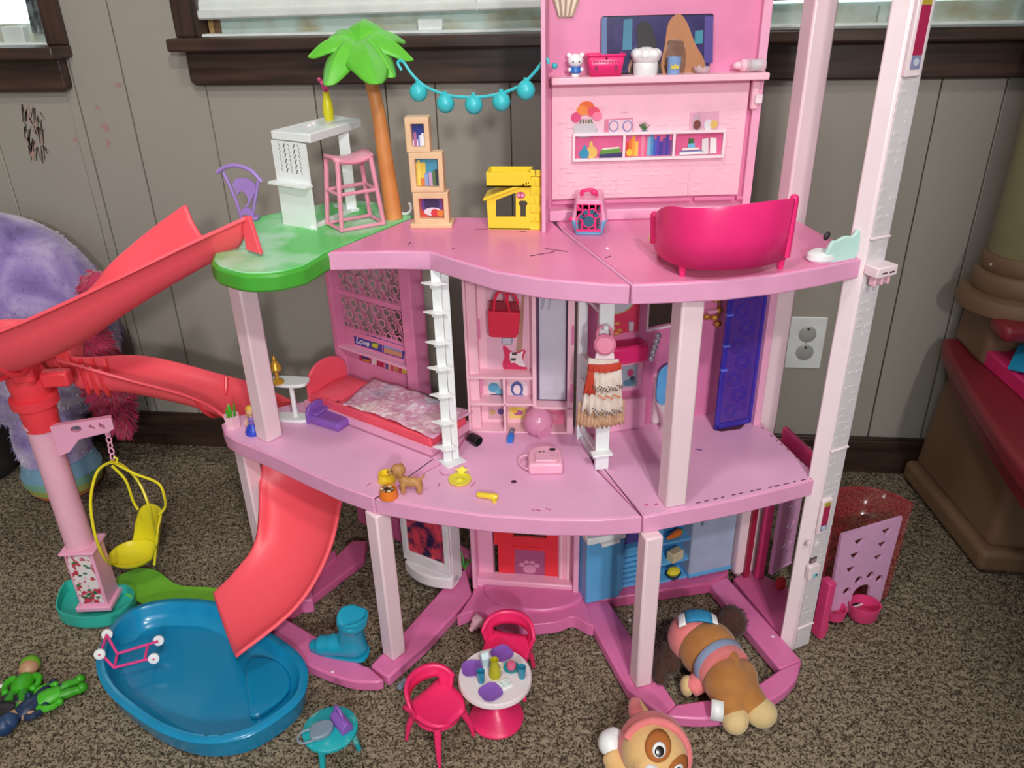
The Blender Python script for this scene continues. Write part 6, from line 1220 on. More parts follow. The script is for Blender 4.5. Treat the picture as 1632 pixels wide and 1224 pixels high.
# things on the kitchen shelves
def onk(s, z, d=-.014): q = KW.pt(s, z, d); return (q.x, q.y, z)
kr = math.atan2(KW.U.y, KW.U.x); sM = (sD+sE)/2
f_ = thing('toy_carrot', 'orange toy carrot on the top fridge shelf', 'carrot', (onk(sM-.002, zk3, -.008)[0], onk(sM-.002, zk3, -.008)[1], zk3+.0075), kr+.5); m = MB(P('#ee7a2c', .4)); m.lathe([(0, -.020), (.003, -.018), (.006, 0), (.0068, .014), (.004, .019), (0, .02)], 14, (0, 0, 0), (1, 0, -.15)); m.build('root', f_); m = MB(P('#4fa23a', .5)); m.lathe([(.002, .018), (.003, .024), (0, .028)], 8, (0, 0, 0), (1, 0, -.15)); m.build('stalk', f_)
f_ = thing('toy_carton', 'beige toy food box on the middle fridge shelf', 'box', onk(sM+.002, zk2, -.006), kr+.35); m = MB(P('#cdbf9c', .5)); m.box(0, 0, 0, .026, .016, .018); m.build('carton', f_, bevel=.001); m = MB(P('#a89a80', .5)); m.box(0, 0, .018, .022, .012, .0012); m.build('lid', f_)
f_ = thing('toy_lettuce_box', 'dark tub with yellow toy cheese on the low fridge shelf', 'tub', onk(sM+.002, zk1, -.006), kr); m = MB(P('#24445c', .45)); m.lathe([(.010, 0), (.0145, .010), (.013, .010), (.009, .002)], 16, sy=.75); m.build('tub', f_); m = MB(P('#e2d23a', .45)); m.lathe([(.010, .008), (.013, .013), (.010, .019), (.003, .021), (0, .021)], 8, sy=.7); m.build('cheese', f_)
# green plant behind the fireplace
q = G(740, 912, .03); gpn = thing('toy_grass', 'small green plastic plant between fireplace and door', 'plant', (q.x, q.y+.01, .03))
for k in range(9):
    a = k*.75-1; l = .028+.012*((k*7) % 5)/5; m = MB(P('#4fae4a', .5)); pth = smooth_path([(0, 0, 0), (.4*l*math.cos(a), .3*l*math.sin(a), l*.6), (l*math.cos(a), .6*l*math.sin(a), l*(.7 if k % 2 else 1.1))], 4); m.tube(pth, [.0028-.0026*i/(len(pth)-1) for i in range(len(pth))], 6, sq=.4); m.build('leaf', gpn)
# ================================================================ THINGS ON THE CARPET
# boot-shaped toy
q = G(560, 1040, .006); bo = thing('toy_boot', 'teal-blue plastic doll boot lying across the pink base rail', 'boot', (q.x, q.y, 0), world=True)
mat('boot_teal', '#1f9fc0', .3)
hb = G(562, 1042, .020); tx = (G(505, 1036, .020)-hb); tx = Vector((tx.x, tx.y, 0)).normalized(); B3 = lambda f, s, z: hb+tx*f+Vector((tx.y, -tx.x, 0))*-s+Vector((0, 0, z-.020))
blob('boot_body', 'boot_teal', [('t', [B3(-.004, 0, .040), B3(-.003, 0, .062), B3(-.008, .004, .092), B3(-.012, .006, .104)], [.021]*5+[.0205]*5+[.0245]*6), ('t', [B3(-.006, 0, .040), B3(.014, 0, .038), B3(.036, 0, .034), B3(.056, 0, .031)], [.020]*5+[.0185]*5+[.0165]*5+[.013]), ('b', tuple(B3(.060, 0, .031)), (.012, .012, .009)), ('b', tuple(B3(-.006, 0, .036)), (.021, .018, .016))], bo, .0025, 14)
m = MB('boot_teal'); tc_ = B3(-.012, .006, .1035); m.lathe([(.0225, -.006), (.0240, -.002), (.0240, .001), (.022, .002), (.020, -.002), (0, -.012)], 28, tc_, (-.12, .1, 1)); m.build('boot_cuff', bo)
m = MB('boot_teal'); sl = smooth2([(-.024, -.014), (.0, -.017), (.04, -.013), (.066, -.006), (.070, .0), (.066, .006), (.04, .013), (.0, .017), (-.024, .014)], 3); m.prism([tuple((hb+tx*a+Vector((tx.y, -tx.x, 0))*b)[:2]) for a, b in sl], .0205, .0245); m.build('boot_sole', bo)
# round table
tq = G(789, 1076, .085); tbl = thing('dining_table', 'round white toy table on a hot-pink trumpet foot', 'table', (tq.x, tq.y, 0))
mat('table_white', '#e9dde0', .4, var=.03); TH = .085
m = MB('table_white'); m.lathe([(.050, TH-.011), (.0525, TH-.009), (.0525, TH-.002), (.051, TH), (0, TH)], 48); m.build('table_top', tbl)
mat('chair_pink', '#f02f6e', .32, var=.03)
m = MB('chair_pink'); m.lathe([(.0395, 0), (.0395, .003), (.034, .007), (.022, .014), (.010, .024), (.0065, .034), (.0065, .055), (.012, TH-.011)], 36); m.build('pedestal', tbl)
tt = (tq.x, tq.y, TH)
def ontop(u, v): q = G(u, v, TH); return (q.x, q.y, TH)
def plate_(u, v, rz, lab):
    o = thing('toy_plate', lab, 'plate', ontop(u, v), rz, 'square purple toy plates'); rows = []
    for s, z in ((.60, 0), (.70, .0006), (1.0, .003), (.96, .0034), (.66, .0016), (0.02, .0014)): rows.append([(x*s, y*s, z) for x, y in rrect(.031, .031, .011, 5)])
    m = MB('toy_purple'); m.grid(rows, True); m.build('dish', o); m = MB('toy_purple'); m.prism(rrect(.020, .020, .007, 4), 0, .0008); m.build('foot', o)
plate_(753, 1067, .25, 'purple square plate at the left edge of the white table'); plate_(800, 1043, .7, 'purple square plate at the back of the table behind the yellow pitcher'); plate_(782, 1105, .75, 'purple square plate at the front of the white table')
def cup_(u, v, lab):
    o = thing('toy_tumbler', lab, 'tumbler', ontop(u, v), 0, 'clear blue toy tumblers'); m = MB('tumbler_blue'); m.lathe([(.0042, 0), (.0046, .001), (.0060, .021), (.0052, .021), (.0040, .003), (0, .003)], 18); m.build('glass', o)
    m = MB('tumbler_blue'); m.lathe([(.0046, .003), (.0052, .012), (0, .012)], 14); m.build('drink', o)
mat('tumbler_blue', '#2a9cc0', .15, alpha=.8, spec=.6)
cup_(767, 1087, 'translucent blue tumbler beside the left purple plate'); cup_(832, 1080, 'translucent blue tumbler at the right side of the table')
o = thing('toy_pitcher', 'olive-yellow toy pitcher in the middle of the white table', 'pitcher', ontop(789, 1077)); m = MB(P('#b8b21e', .3)); m.lathe([(.0085, 0), (.009, .002), (.0085, .010), (.0062, .021), (.0054, .027), (.0062, .031), (.005, .031), (.0045, .026)], 20); m.build('jug', o); m = MB(P('#d9cfa8', .35)); m.tube(smooth_path([(.0055, 0, .026), (.011, 0, .024), (.010, 0, .015), (.0075, 0, .012)], 4), .0013, 6); m.build('handle', o)
o = thing('toy_tray', 'small white printed toy tray on the white table', 'tray', ontop(803, 1092), .65); m = MB('toy_white'); m.plate(rrect(.021, .016, .002, 3), (0, 0, 0), (1, 0, 0), (0, 1, 0), .0022); m.build('board', o, bevel=.0005)
for k in range(8): m = MB(P('#9fc4cf' if k % 2 else '#cfe0e4', .5)); m.box(-.007+(k % 4)*.0047, -.003+(k//4)*.006, .0022, .003, .002, .0004, k); m.build('print_mark', o)
o = thing('toy_milk_carton', 'pale blue toy milk carton at the back of the white table', 'carton', ontop(773, 1060), .5); m = MB(P('#c3dbe6', .4)); m.box(0, 0, 0, .011, .011, .017); m.build('box', o, bevel=.0006); m = MB(P('#d3e6ee', .4)); m.add([(-.0055, -.0055, .017), (.0055, -.0055, .017), (.0055, .0055, .017), (-.0055, .0055, .017), (-.0055, 0, .023), (.0055, 0, .023)], [(0, 1, 5, 4), (2, 3, 4, 5), (0, 4, 3), (1, 2, 5), (3, 2, 1, 0)]); m.box(0, 0, .022, .011, .0012, .003); m.build('gable', o)
o = thing('toy_cake', 'pink toy cake ball on a teal dish on the white table', 'cake', ontop(815, 1066)); m = MB(P('#1fa3a8', .35)); m.lathe([(.006, 0), (.0115, .003), (.0115, .0045), (.006, .002), (0, .002)], 22); m.build('dish', o); m = MB(P('#e2688f', .5)); m.lathe([(.006, .002), (.0075, .006), (.006, .011), (0, .013)], 16); m.build('cake', o)
# hot-pink chairs
def chair(label, u, v, rz):
    q = G(u, v, .066); o = thing('toy_chair', label, 'chair', (q.x, q.y, 0), rz, 'hot-pink toy chairs at the white table'); S = .066
    rows = []
    for i in range(9):
        t = i/8; wf = math.sqrt(max(.12, 1-(max(0, .5-t)/.56)**2)); rows.append([(( -.5+j/10)*.070*wf, -.036+.068*t, S+.004*(2*j/10-1)**2+.004*max(0, t-.7)) for j in range(11)])
    m = MB('chair_pink'); m.grid(rows); m.build('seat', o, solid=.005, off=-1)
    rows = []; n = 20
    for k, (z, out) in enumerate(((S-.004, 0), (S+.006, .002), (S+.010, .003), (S+.015, .004), (S+.022, .005), (S+.032, .006), (S+.038, .005))):
        r = []
        for j in range(n+1):
            a = .10+(pi-.20)*j/n; zz = z if k < 4 else z-(z-S-.015)*.75*abs(2*j/n-1)**4; r.append((math.cos(a)*(.034+out), .002+math.sin(a)*(.034+out), zz))
        rows.append(r)
    ho = MB('chair_pink'); lo = rows[0:2]; hi = rows[3:]; ho.grid(hi)
    for side in (0, 1):
        sl = slice(0, 5) if side == 0 else slice(n-4, n+1); ho.grid([r[sl] for r in rows[0:4]])
    ho.build('backrest', o, solid=.0055)
    m = MB('chair_pink'); m.tube([(.030*math.cos(a), .030*math.sin(a), S-.012) for a in [i*pi/10 for i in range(20)]], .004, 8, True); m.build('seat_ring', o)
    for sx_, sy_ in ((-1, -1), (1, -1), (-1, 1), (1, 1)):
        m = MB('chair_pink'); m.tube([(sx_*.022, sy_*.022, S-.008), (sx_*.030, sy_*.030, .03), (sx_*.034, sy_*.034, .001)], [.0062, .0045, .0026], 10); m.build('leg', o)
    return o
chair('hot-pink toy chair left of the white table, its open back to the left', 697, 1124, .95)
chair('hot-pink toy chair behind the white table with a wide arched back', 808, 1034, -.12)
# teal stool with two toy bags
sq = G(526, 1160, .055); stl = thing('toy_stool', 'turquoise worn round toy stool at the bottom edge', 'stool', (sq.x, sq.y, 0)); SH = .055
mat('stool_teal', '#16a6b0', .4, hex2='#8fd0bc', scale=45, thr=(.28, .42))
m = MB('stool_teal'); m.lathe([(.034, SH-.007), (.0375, SH-.005), (.0375, SH-.001), (.036, SH), (0, SH)], 36); m.build('seat', stl)
for k in range(3): a = -1.75+k*2*pi/3; m = MB('stool_teal'); m.tube([(.026*math.cos(a), .026*math.sin(a), SH-.006), (.034*math.cos(a), .034*math.sin(a), .001)], [.0055, .0035], 10); m.build('leg', stl)
q = G(545, 1156, SH); o = thing('purple_bag', 'purple toy handbag standing on the turquoise stool', 'handbag', (q.x, q.y, SH), -.75); m = MB('toy_purple'); m.plate([(-.009, 0), (.009, 0), (.0085, .010), (.003, .016), (-.003, .016), (-.0085, .010)], (-.017, 0, 0), (0, 1, 0), (0, 0, 1), .034); m.build('body', o, bevel=.0015); m = MB('toy_purple'); m.tube(smooth_path([(-.014, 0, .013), (-.012, 0, .026), (-.004, 0, .029), (.004, 0, .024), (.006, 0, .014)], 4), .0022, 8); m.build('handle', o)
q = G(513, 1168, SH); o = thing('grey_bag', 'grey toy clutch with looped strap on the turquoise stool', 'clutch', (q.x, q.y, SH), .35); m = MB(P('#7f93a6', .45)); m.plate(smooth2([(-.014, -.012), (.006, -.011), (.016, .000), (.014, .012), (-.002, .015), (-.014, .008)], 3), (0, 0, 0), (1, 0, 0), (0, 1, 0), .008); m.build('body', o, bevel=.002); m = MB(P('#8a9bab', .45)); m.tube(smooth_path([(-.012, .006, .005), (-.026, .006, .003), (-.032, -.004, .002), (-.026, -.012, .002), (-.010, -.012, .003)], 4), .0016, 6); m.build('strap', o)
q = G(551, 1133, SH)
# crumbs on the carpet
q = G(640, 1093, .004); m = MB(P('#a9c4e0', .1, alpha=.6)); m.lathe([(0, -.008), (.004, -.007), (.005, 0), (.003, .006), (.0045, .010), (0, .011)], 12, (q.x, q.y, .006), (.35, .9, .1)); tag(m.build('clear_bottle'), 'tiny clear blue toy bottle on the carpet by the pink base', 'bottle')
q = G(760, 1003, .0); cpk = thing('pink_funnel', 'pale pink stepped toy funnel lying on the carpet behind the chair', 'funnel', (q.x, q.y, .014)); m = MB('blush'); m.lathe([(.0045, -.016), (.005, -.009), (.007, -.009), (.0075, -.002), (.0105, -.002), (.0115, .010), (.013, .011), (.012, .012), (.0095, .003), (0, .002)], 20, (0, 0, 0), (.55, .55, .5)); m.build('funnel', cpk); m = MB('blush'); m.tube([(-.009*math.cos(t)*.3-.006, -.004, .004*math.sin(t)-.008) for t in [i*pi/4 for i in range(8)]], .0012, 6, True); m.build('ring', cpk)
# plush puppy lying on the base (from behind)
mat('plush_brown', '#b5793f', .95, hex2='#a06630', scale=25, bump=.5, bscale=320, sheen=.25); mat('plush_cream', '#dcc088', .95, bump=.5, bscale=320, sheen=.3); mat('plush_pink', '#e87f80', .9, bump=.4, bscale=320, sheen=.3); mat('plush_blue', '#2f8fc0', .9, bump=.4, bscale=320); mat('plush_dark', '#4a2c20', .95, bump=.6, bscale=260, sheen=.2)
pq = G(1150, 1080, 0); pup = thing('plush_puppy', 'brown plush puppy in a pink and blue vest lying on the pink base', 'plush toy', (pq.x, pq.y, 0), world=True)
V3 = lambda u, v, z: tuple(G(u, v, z))
blob('body', 'plush_brown', [('b', V3(1128, 1035, .055), (.045, .040, .046)), ('b', V3(1148, 1060, .052), (.032, .030, .036)), ('b', V3(1160, 1088, .052), (.036, .031, .037)), ('b', V3(1182, 1082, .048), (.024, .024, .032)), ('t', [V3(1185, 1095, .045), V3(1200, 1118, .035), V3(1208, 1132, .026)], (.022, .019)), ('t', [V3(1155, 1110, .04), V3(1165, 1130, .032), V3(1170, 1142, .026)], (.022, .018))], pup, .004, 5)
blob('foot', 'plush_cream', [('b', V3(1171, 1146, .024), (.020, .022, .021)), ('b', V3(1168, 1138, .027), (.018, .018, .019))], pup, .003, 3)
blob('foot', 'plush_cream', [('b', V3(1213, 1136, .026), (.023, .021, .022)), ('b', V3(1207, 1128, .029), (.020, .019, .020))], pup, .003, 3)
blob('arm', 'plush_pink', [('t', [V3(1125, 1080, .035), V3(1110, 1090, .026), V3(1100, 1096, .020)], (.017, .015))], pup, .003, 3)
blob('paw', 'plush_cream', [('b', V3(1095, 1093, .020), (.011, .015, .017))], pup, .003, 2)
blob('vest', 'plush_pink', [('b', V3(1108, 1017, .056), (.043, .036, .045)), ('b', V3(1106, 1012, .05), (.040, .032, .042))], pup, .004, 5)
def ring_band(name, mt, c, ax, r, w):
    m = MB(mt); m.lathe([(r, -w/2), (r*1.03, 0), (r, w/2)], 32, c, ax); return m.build(name, pup, solid=.002)
axv = (Vector(V3(1150, 1062, .055))-Vector(V3(1128, 1035, .055))).normalized(); cpt = Vector(V3(1143, 1053, .055))
ring_band('harness_band', 'plush_pink', cpt+axv*.016, axv, .0375, .014); ring_band('harness_stripe', P('#8f9fc0', .9), cpt+axv*.004, axv, .0395, .010)
pc_ = Vector(V3(1112, 1000, .085)); m = MB('plush_blue'); rows = []
c0_ = Vector(V3(1112, 1022, .058))
def on_vest(a, e, k=1.03): return c0_+Vector((.046*math.cos(e)*math.cos(a), .040*math.cos(e)*math.sin(a), .047*math.sin(e)))*k
for nm, mt, a0, a1, e0, e1, k in (('back_pack', 'plush_blue', 1.05, 2.0, .45, 1.15, 1.07), ('pack_trim', 'toy_white', .80, 1.02, .40, 1.12, 1.05), ('pack_trim', 'toy_white', 2.04, 2.28, .40, 1.12, 1.05)):
    pass
ctop = c0_+Vector((-.008, .006, .047)); up_n = Vector((-.12, .1, 1)).normalized()
def patch(name, mt, x0, x1, y0, y1, k):
    rows = []
    for i in range(7):
        r = []
        for j in range(7):
            x = x0+(x1-x0)*i/6; y = y0+(y1-y0)*j/6; z = .047*math.sqrt(max(.02, 1-(x/.046)**2-(y/.040)**2)); r.append(c0_+Vector((x, y, z))*k)
        rows.append(r)
    m = MB(mt); m.grid(rows); m.build(name, pup, solid=.003)
patch('back_pack', 'plush_blue', -.020, .016, -.008, .022, 1.06); patch('pack_trim', 'toy_white', -.030, -.021, -.010, .018, 1.04); patch('pack_trim', 'toy_white', .017, .024, -.006, .018, 1.05)
def shag(name, prims, n, seed):
    o = blob(name, 'plush_dark', prims, pup, .003, 3); rr = random.Random(seed); m = MB('plush_dark')
    for k in range(n):
        p = rr.choice(prims); c = Vector(p[1]) if p[0] == 'b' else Vector(rr.choice(p[1])); r = p[2] if p[0] == 'b' else (.018,)*3; w = Vector((rr.gauss(0, 1), rr.gauss(0, 1), abs(rr.gauss(0, 1)))).normalized(); q = c+Vector((w.x*r[0], w.y*r[1], w.z*r[2])); s = w.cross(Vector((rr.uniform(-1, 1), rr.uniform(-1, 1), .2))).normalized()*.0009; m.add([q+s, q-s, q+w*.0035+Vector((rr.uniform(-1, 1), rr.uniform(-1, 1), -.3))*.003], [(0, 1, 2)])
    m.build(name+'_pile', pup, ang=180)
shag('tail', [('b', V3(1166, 992, .030), (.024, .026, .028)), ('b', V3(1152, 1003, .028), (.018, .016, .02))], 700, 1)
shag('ear', [('b', V3(1068, 1046, .022), (.018, .034, .022)), ('b', V3(1050, 1068, .020), (.014, .030, .020)), ('b', V3(1085, 1030, .024), (.02, .02, .022))], 800, 2)
m = MB('toy_white'); a = G(1134, 1114, .052); b = G(1154, 1118, .052); c = G(1152, 1150, .030); d = G(1132, 1148, .030); m.grid([[a, b], [(a+d)*.5+Vector((0, -.003, .002)), (b+c)*.5+Vector((0, -.003, .002))], [d, c]]); m.build('fabric_tag', pup, solid=.0006)
m = MB('plush_brown'); q0 = Vector(V3(1165, 1050, .098)); m.tube(smooth_path([V3(1165, 1040, .086), V3(1173, 1055, .084), V3(1170, 1068, .082)], 4), [.007]*4+[.006]*4+[.003], 10); m.build('tail_stub', pup)
# second plush head with pink hood at the bottom edge
hq = G(1042, 1201, .045); hp = thing('plush_pup_head', 'cream plush puppy with pink hood peeking in at the bottom edge', 'plush toy', (hq.x, hq.y, 0), world=True); hc_ = Vector(hq)
mat('plush_tan', '#e6b97c', .95, bump=.4, bscale=320, sheen=.3); mat('plush_patch', '#b3682f', .95, bump=.4, bscale=320)
fwd = (-RZ+RX*.12+RY*-.05).normalized(); rgt = RX*.66+RY*.75; rgt = (rgt-fwd*rgt.dot(fwd)).normalized(); upv = fwd.cross(rgt)
if upv.dot(RY) > 0: upv = -upv
def hp3(x, y, z): return hc_+rgt*x+upv*y+fwd*z
Rm = Matrix((rgt, upv, fwd)).transposed()
blob('head', 'plush_tan', [('b', tuple(hc_), (.047, .043, .042), Rm), ('b', tuple(hp3(0, -.018, .026)), (.026, .020, .022), Rm)], hp, .003, 4)
m = MB('toy_white'); m.ball(hp3(-.003, -.016, .041), (.014, .011, .010), 16, 10, Rm); m.build('muzzle', hp)
def face(name, mt, x, y, rx, ry, lift, n=20):
    rows = []
    for i in range(5):
        s = i/4; r = []
        for j in range(n): a = 2*pi*j/n; X = x+rx*s*math.cos(a); Y = y+ry*s*math.sin(a); zz = math.sqrt(max(.02, 1-(X/.047)**2-(Y/.043)**2))*.042+lift; r.append(hp3(X, Y, zz))
        rows.append(r)
    m = MB(mt); m.grid(rows, True); m.build(name, hp, solid=.0012)
for s in (-1, 1):
    face('eye_patch', 'plush_patch', s*.020, .012, .0155, .019, .0012); face('eye_white', 'toy_white', s*.0185, .010, .0080, .0095, .0028); face('pupil', P('#1c1614', .2), s*.0180, .009, .0055, .0065, .0044)
m = MB(P('#2a201e', .3)); m.ball(hp3(-.002, -.010, .0505), (.005, .0035, .003), 12, 8, Rm); m.build('nose', hp)
m = MB('plush_pink'); m.tube([hp3(.047*math.cos(t), .044*math.sin(t), .008) for t in [-.3+i*(pi+.6)/20 for i in range(21)]], .0055, 10); m.build('hood_rim', hp)
m = MB('plush_pink'); m.ball(hp3(0, .004, -.010), (.050, .047, .040), 24, 14, Rm); m.build('hood', hp)
for k, (u0, v0, u1, v1) in enumerate(((1025, 1162, 1012, 1118),)):
    a = G(u0, v0, .050); b = G(u1, v1, .050); blob('ear', 'plush_pink', [('t', [a, a.lerp(b, .5)+Vector((-.004, 0, .004)), b], (.013, .009))], hp, .0025, 3); blob('ear_lining', 'plush_tan', [('t', [a+Vector((.010, 0, .003)), a.lerp(b, .5)+Vector((.009, 0, .006)), b+Vector((.004, 0, .004))], (.007, .003))], hp, .002, 2)
m = MB('plush_pink'); m.tube(smooth_path([G(1030, 1165, .06), G(1010, 1172, .05), G(988, 1183, .045)], 5), .006, 8); m.build('hood_strap', hp)
blob('arm', 'plush_tan', [('t', [G(1000, 1235, .02), G(985, 1220, .024), G(975, 1200, .03)], (.017, .016))], hp, .003, 3); blob('paw', 'toy_white', [('b', V3(972, 1184, .036), (.017, .019, .018)), ('b', V3(978, 1176, .038), (.015, .014, .015))], hp, .003, 3)
# ================================================================ RIGHT SIDE: PET ELEVATOR, BIN, PLAY KITCHEN
mat('lilac_panel', '#dfa8d2', .36, var=.03); mat('elev_pink', '#e0447e', .34, var=.03); mat('clear_red', '#c8203e', .12, alpha=.26, spec=.6)
# elevator shaft floor and frame belong to the house
m = MB('pink_base_dark'); m.prism([G2(u, v, .014) for u, v in ((1168, 922), (1198, 905), (1300, 960), (1290, 1000), (1250, 1020), (1236, 1003))], 0, .014); ef = H(m, 'elevator_floor', .002)
for (u, v, w, d, rz) in ((1209, 920, .016, .010, .35),): q = G(u, v, .014); m = MB('elev_pink'); m.box(q.x, q.y, .014, w, d, Z1B-.014, rz); H(m, 'elevator_upright', .002, ef)
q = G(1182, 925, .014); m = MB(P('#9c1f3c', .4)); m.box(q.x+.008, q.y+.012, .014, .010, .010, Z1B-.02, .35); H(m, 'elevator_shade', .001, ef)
EV = Pl(G2(1223, 920, .02), (.352, -.372)); m = MB('lilac_panel'); hz = []
for k in range(5): z = .07+k*.042; hz.append([(.020, z), (.036, z+.010), (.020, z+.018)])
EV.poly(m, [(0, .03), (EV.L, .03), (EV.L, .27), (0, .27)], 0, .005, [h for h in hz if h[1][0] < EV.L-.004]); ep = H(m, 'elevator_panel', 0, ef)
m = MB('lilac_panel')
for z in (.08, .122, .164): m.tube([EV.pt(.016, z-.006, .006), EV.pt(.030, z-.004, .008), EV.pt(.042, z+.004, .006)], .0022, 8)
m.tube([EV.pt(.002, .03, .005), EV.pt(.002, .27, .005)], .0024, 8); m.tube([EV.pt(.002, .031, .005), EV.pt(EV.L, .031, .005)], .0024, 8); H(m, 'panel_relief', 0, ep)
m = MB('elev_pink'); a, b = G(1244, 684, Z1+.004), G(1300, 738, Z1+.004); m.bar((a.x+.006, a.y, Z1-.004), (b.x+.006, b.y, Z1-.004), .008, .028); H(m, 'elevator_rail', .002, ef)
q = G(1243, 935, .016); m = MB(P('#c8322f', .4)); m.box(q.x, q.y, .014, .014, .012, .020, .4); H(m, 'elevator_wheel_block', .002, ef)
# pink guide outside the post, with cup
m = MB('elev_pink'); a = G(1308, 1010, 0); m.box(.374, -.520, .0, .014, .020, .115, .5); m.box(.378, -.513, .0, .022, .014, .02, .5); gd = H(m, 'elevator_guide', .002, ef)
q = G(1330, 975, .02); m = MB('elev_pink'); m.lathe([(.017, .012), (.019, .030), (.017, .030), (.015, .016), (0, .015)], 24, (q.x, q.y, 0)); H(m, 'guide_cup', 0, ef)
# bin with lilac gate
gA_, gB_ = G2(1330, 990, .0), G2(1399, 958, .0); GT = Pl((gA_[0]-.012, gA_[1]+.006), gB_); ctb = ((GT.O+GT.U*GT.L*.5)-GT.N*.055)
bn = thing('pet_play_bin', 'clear red round toy bin with a lilac paw-cutout gate beside the elevator', 'toy bin', (ctb.x, ctb.y, 0), world=True)
zg = GT.px(1420, 826)[1]; tri = lambda x, z, s=1: [(x-.010*s, z+.012*s), (x+.012*s, z+.014*s), (x-.001*s, z)]
L_ = GT.L; hs = [tri(L_*f, z, 1.25) for f, z in ((.30, zg-.035), (.80, zg-.030), (.28, zg-.062), (.78, zg-.056), (.26, zg-.090), (.76, zg-.082))]
arch = [(L_*.38, .014), (L_*.72, .014), (L_*.72, .040)]+[(L_*.55+L_*.17*math.cos(t*pi/10), .040+.016*math.sin(t*pi/10)) for t in range(1, 10)]+[(L_*.38, .040)]
paws = [[(L_*f+.0075*math.cos(t*pi/6), z+.0085*math.sin(t*pi/6)) for t in range(12)] for f, z in ((.25, .053), (.44, .070), (.66, .072), (.86, .058))]
m = MB('lilac_panel'); GT.poly(m, [(-.004, .004), (L_, .004), (L_+.004, zg), (-.008, zg)], 0, .005, hs+paws+[arch]); m.build('gate', bn)
m = MB('pink_white'); GT.rect(m, L_*.34, L_*.76, .010, .014, .0, .006); m.build('gate_sill', bn, bevel=.001)
rows = []; Rb = L_*.62+.008
aw = math.atan2(-GT.N.y, -GT.N.x)
cc0 = GT.O+GT.U*(L_*.5)
ring = lambda r, z: [(cc0.x+r*math.cos(aw+t), cc0.y+r*math.sin(aw+t), z) for t in [-pi*.5+pi*i/28 for i in range(29)]]
m = MB('clear_red'); m.grid([ring(Rb*.9, .002), ring(Rb*.98, .01), ring(Rb, .06), ring(Rb*1.06, zg+.015)]); m.build('bin_wall', bn, solid=.002)
m = MB('clear_red'); m.tube(ring(Rb*1.07, zg+.015), .0025, 8); m.build('bin_rim', bn); m = MB('clear_red'); m.plate([(x, y) for x, y, z in ring(Rb*.9, 0)], (0, 0, .001), (1, 0, 0), (0, 1, 0), .002); m.build('bin_floor', bn)
q = GT.O+GT.U*(L_+.01)-GT.N*.02; m = MB(P('#c42046', .3)); m.box(q.x+.006, q.y, .03, .018, .014, .022, .4); m.build('bin_latch', bn, bevel=.004)
q = GT.pt(L_*.52, 0, .020); m = MB('elev_pink'); m.lathe([(.020, 0), (.0235, .004), (.026, .030), (.024, .030), (.021, .006), (0, .005)], 30, (q.x, q.y, .0), sy=.85); m.build('feeding_cup', bn)
# ---- big play kitchen at the right edge
mat('kit_brown', '#86684f', .55, var=.06, scale=9, bump=.2, bscale=60); mat('kit_red', '#8c2834', .42, hex2='#a5525a', scale=38, thr=(.22, .34)); mat('kit_olive', '#8d8560', .5, var=.04)
pk = thing('play_kitchen', 'brown and red toddler play kitchen with an olive column at the right edge', 'play kitchen', (.88, -.2, 0), world=True)
m = MB('kit_brown'); m.prism([(.655, -.030), (.690, -.340), (.84, -.345), (1.05, -.345), (1.05, -.030)], 0, .045); m.build('plinth', pk, bevel=.012, seg=4)
m = MB('kit_brown'); vs = []
lo = [(.672, -.035), (.705, -.322), (.85, -.328), (1.05, -.328), (1.05, -.035)]; hi = [(.70, -.035), (.735, -.29), (.87, -.30), (1.05, -.30), (1.05, -.035)]
vs = [(x, y, .04) for x, y in lo]+[(x, y, .335) for x, y in hi]; m.add(vs, [(4, 3, 2, 1, 0), (5, 6, 7, 8, 9)]+[(i, (i+1) % 5, 5+(i+1) % 5, 5+i) for i in range(5)]); m.build('cabinet', pk, bevel=.014, seg=4)
top = smooth2([(.672, -.03), (.655, -.10), (.64, -.22), (.625, -.36), (.615, -.50), (.63, -.58), (.70, -.60)], 5, False)+[(1.1, -.60), (1.1, -.03)]
ZK = .325
m = MB('kit_red'); m.prism(top, ZK-.034, ZK); m.build('counter', pk, bevel=.009, seg=4)
m = MB('kit_red'); m.prism([(x+.006, y+.004) for x, y in top], ZK-.10, ZK-.03) if False else m.prism(inset(top, .022), ZK-.075, ZK-.03); m.build('counter_skirt', pk, bevel=.01, seg=3)
cx, cy_ = .745, -.105
m = MB('kit_brown'); m.box(cx+.02, cy_+.01, ZK-.002, .15, .13, .10, 0, .94, .94); m.build('pedestal', pk, bevel=.012, seg=4)
m = MB('kit_brown'); m.lathe([(.082, .418), (.094, .424), (.096, .436), (.090, .450), (.078, .456)], 40, (cx, cy_, 0)); m.build('flange', pk)
m = MB('kit_red'); m.plate([(.0, 0), (.22, 0), (.22, .10), (.03, .10), (.0, .06)], (cx-.062, cy_-.12, .398), (1, 0, 0), (0, 1, 0), .03); m.build('side_shelf', pk, bevel=.012, seg=4)
m = MB('kit_brown'); m.lathe([(.072, .454), (.077, .460), (.077, .482), (.072, .490), (.066, .492)], 40, (cx, cy_, 0)); m.lathe([(.064, .490), (.069, .496), (.069, .516), (.065, .522), (.058, .523)], 40, (cx, cy_, 0)); m.build('column_collar', pk)
m = MB('kit_olive'); m.lathe([(.062, .515), (.061, .60), (.061, 1.5)], 40, (cx, cy_, 0)); m.build('column', pk)
m = MB(P('#d6cfc0', .3, metal=.4)); m.ball((cx-.066, cy_-.022, .506), .003, 8, 6); m.build('screw', pk)
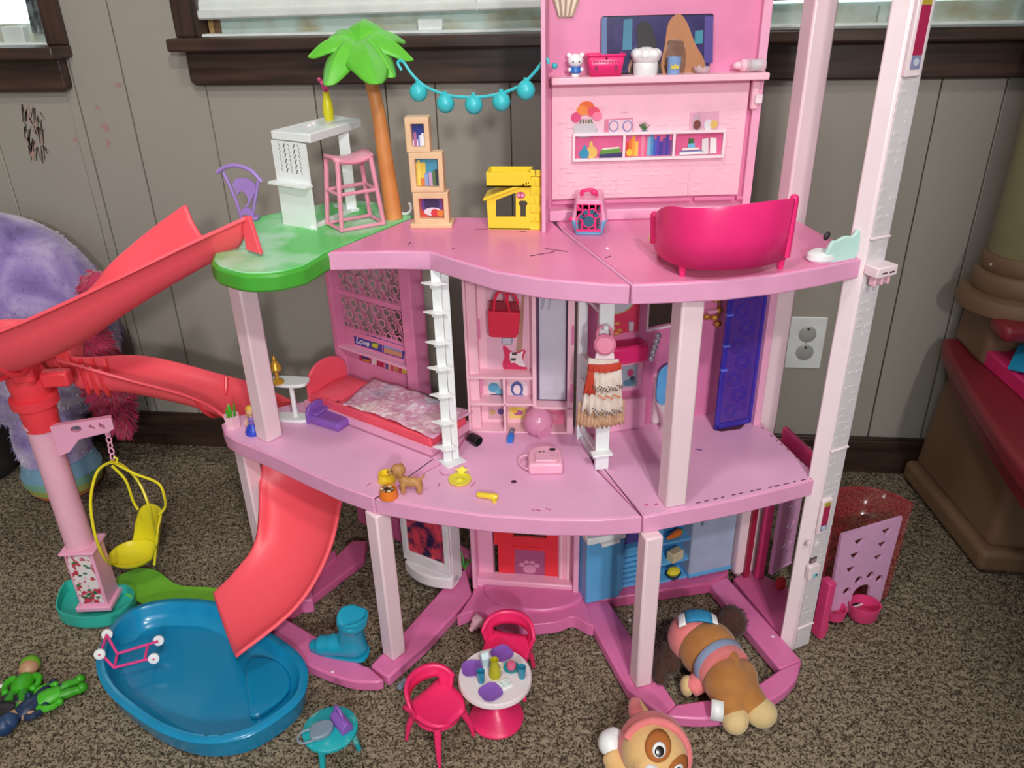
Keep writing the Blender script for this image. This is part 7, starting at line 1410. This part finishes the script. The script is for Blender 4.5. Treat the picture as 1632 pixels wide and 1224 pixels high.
# pink case with blue card on the counter
k0, k1, k2 = G(1561, 577, ZK), G(1632, 640, ZK), G(1580, 549, ZK); pcs = thing('pink_case', 'hot-pink toy case with clear lid on the red counter', 'toy case', (k0.x+.05, k0.y-.02, ZK), world=True)
ux = Vector((k1.x-k0.x, k1.y-k0.y, 0)).normalized(); vy = Vector((-ux.y, ux.x, 0)); hC2 = .030
m = MB('hot_pink'); m.plate([(0, 0), (.20, 0), (.20, .11), (0, .11)], (k0.x, k0.y, ZK), ux, vy, hC2); m.build('case', pcs, bevel=.003)
m = MB('clear_plastic'); m.plate([(.0, 0), (.15, 0), (.15, .05), (0, .05)], Vector((k0.x, k0.y, ZK+hC2))+ux*.02+vy*.055, ux, vy, .022); m.build('clear_lid', pcs, bevel=.002)
crd = thing('blue_card', 'bright blue folded card lying on the pink case', 'card', (k0.x+.06, k0.y-.02, ZK+hC2), world=True); m = MB(P('#2aa9e0', .4)); o_ = Vector((k0.x, k0.y, ZK+hC2+.017))+ux*.034+vy*.040; m.plate([(0, 0), (.06, -.045), (.14, 0), (.08, .05), (.01, .03)], o_, ux, vy+Vector((0, 0, .35)), .002); m.build('card', crd)
bxp = thing('toy_packet', 'dark blue printed toy packet behind the pink case', 'packet', tuple(G(1625, 540, ZK)), world=True); q = G(1622, 536, ZK); m = MB(P('#2a6fa8', .4)); m.plate([(0, 0), (.08, 0), (.08, .03), (0, .03)], (q.x-.012, q.y+.02, ZK), ux, (0, .25, .97), .006); m.build('packet', bxp, bevel=.001)
m = MB(P('#d0cfd0', .4)); m.plate([(.01, .01), (.03, .01), (.028, .02), (.012, .022)], Vector((q.x-.012, q.y+.02, ZK))-Vector((0, .0015, 0)), ux, (0, .25, .97), .002); m.build('printed_shape', bxp)
# white and pink box above
q = G(1612, 498, .428); wbx_ = thing('white_box', 'white toy box with pink corner at the right picture edge', 'toy box', (q.x+.045, q.y+.02, .428), .35); m = MB('pink_white'); m.box(0, 0, 0, .09, .06, .085); m.build('box', wbx_, bevel=.004); m = MB('hot_pink'); m.box(.02, -.033, .035, .055, .010, .05); m.build('handle', wbx_, bevel=.004)
# ---- tidy helper properties
for o in bpy.data.objects:
    if '_w' in o: del o['_w']
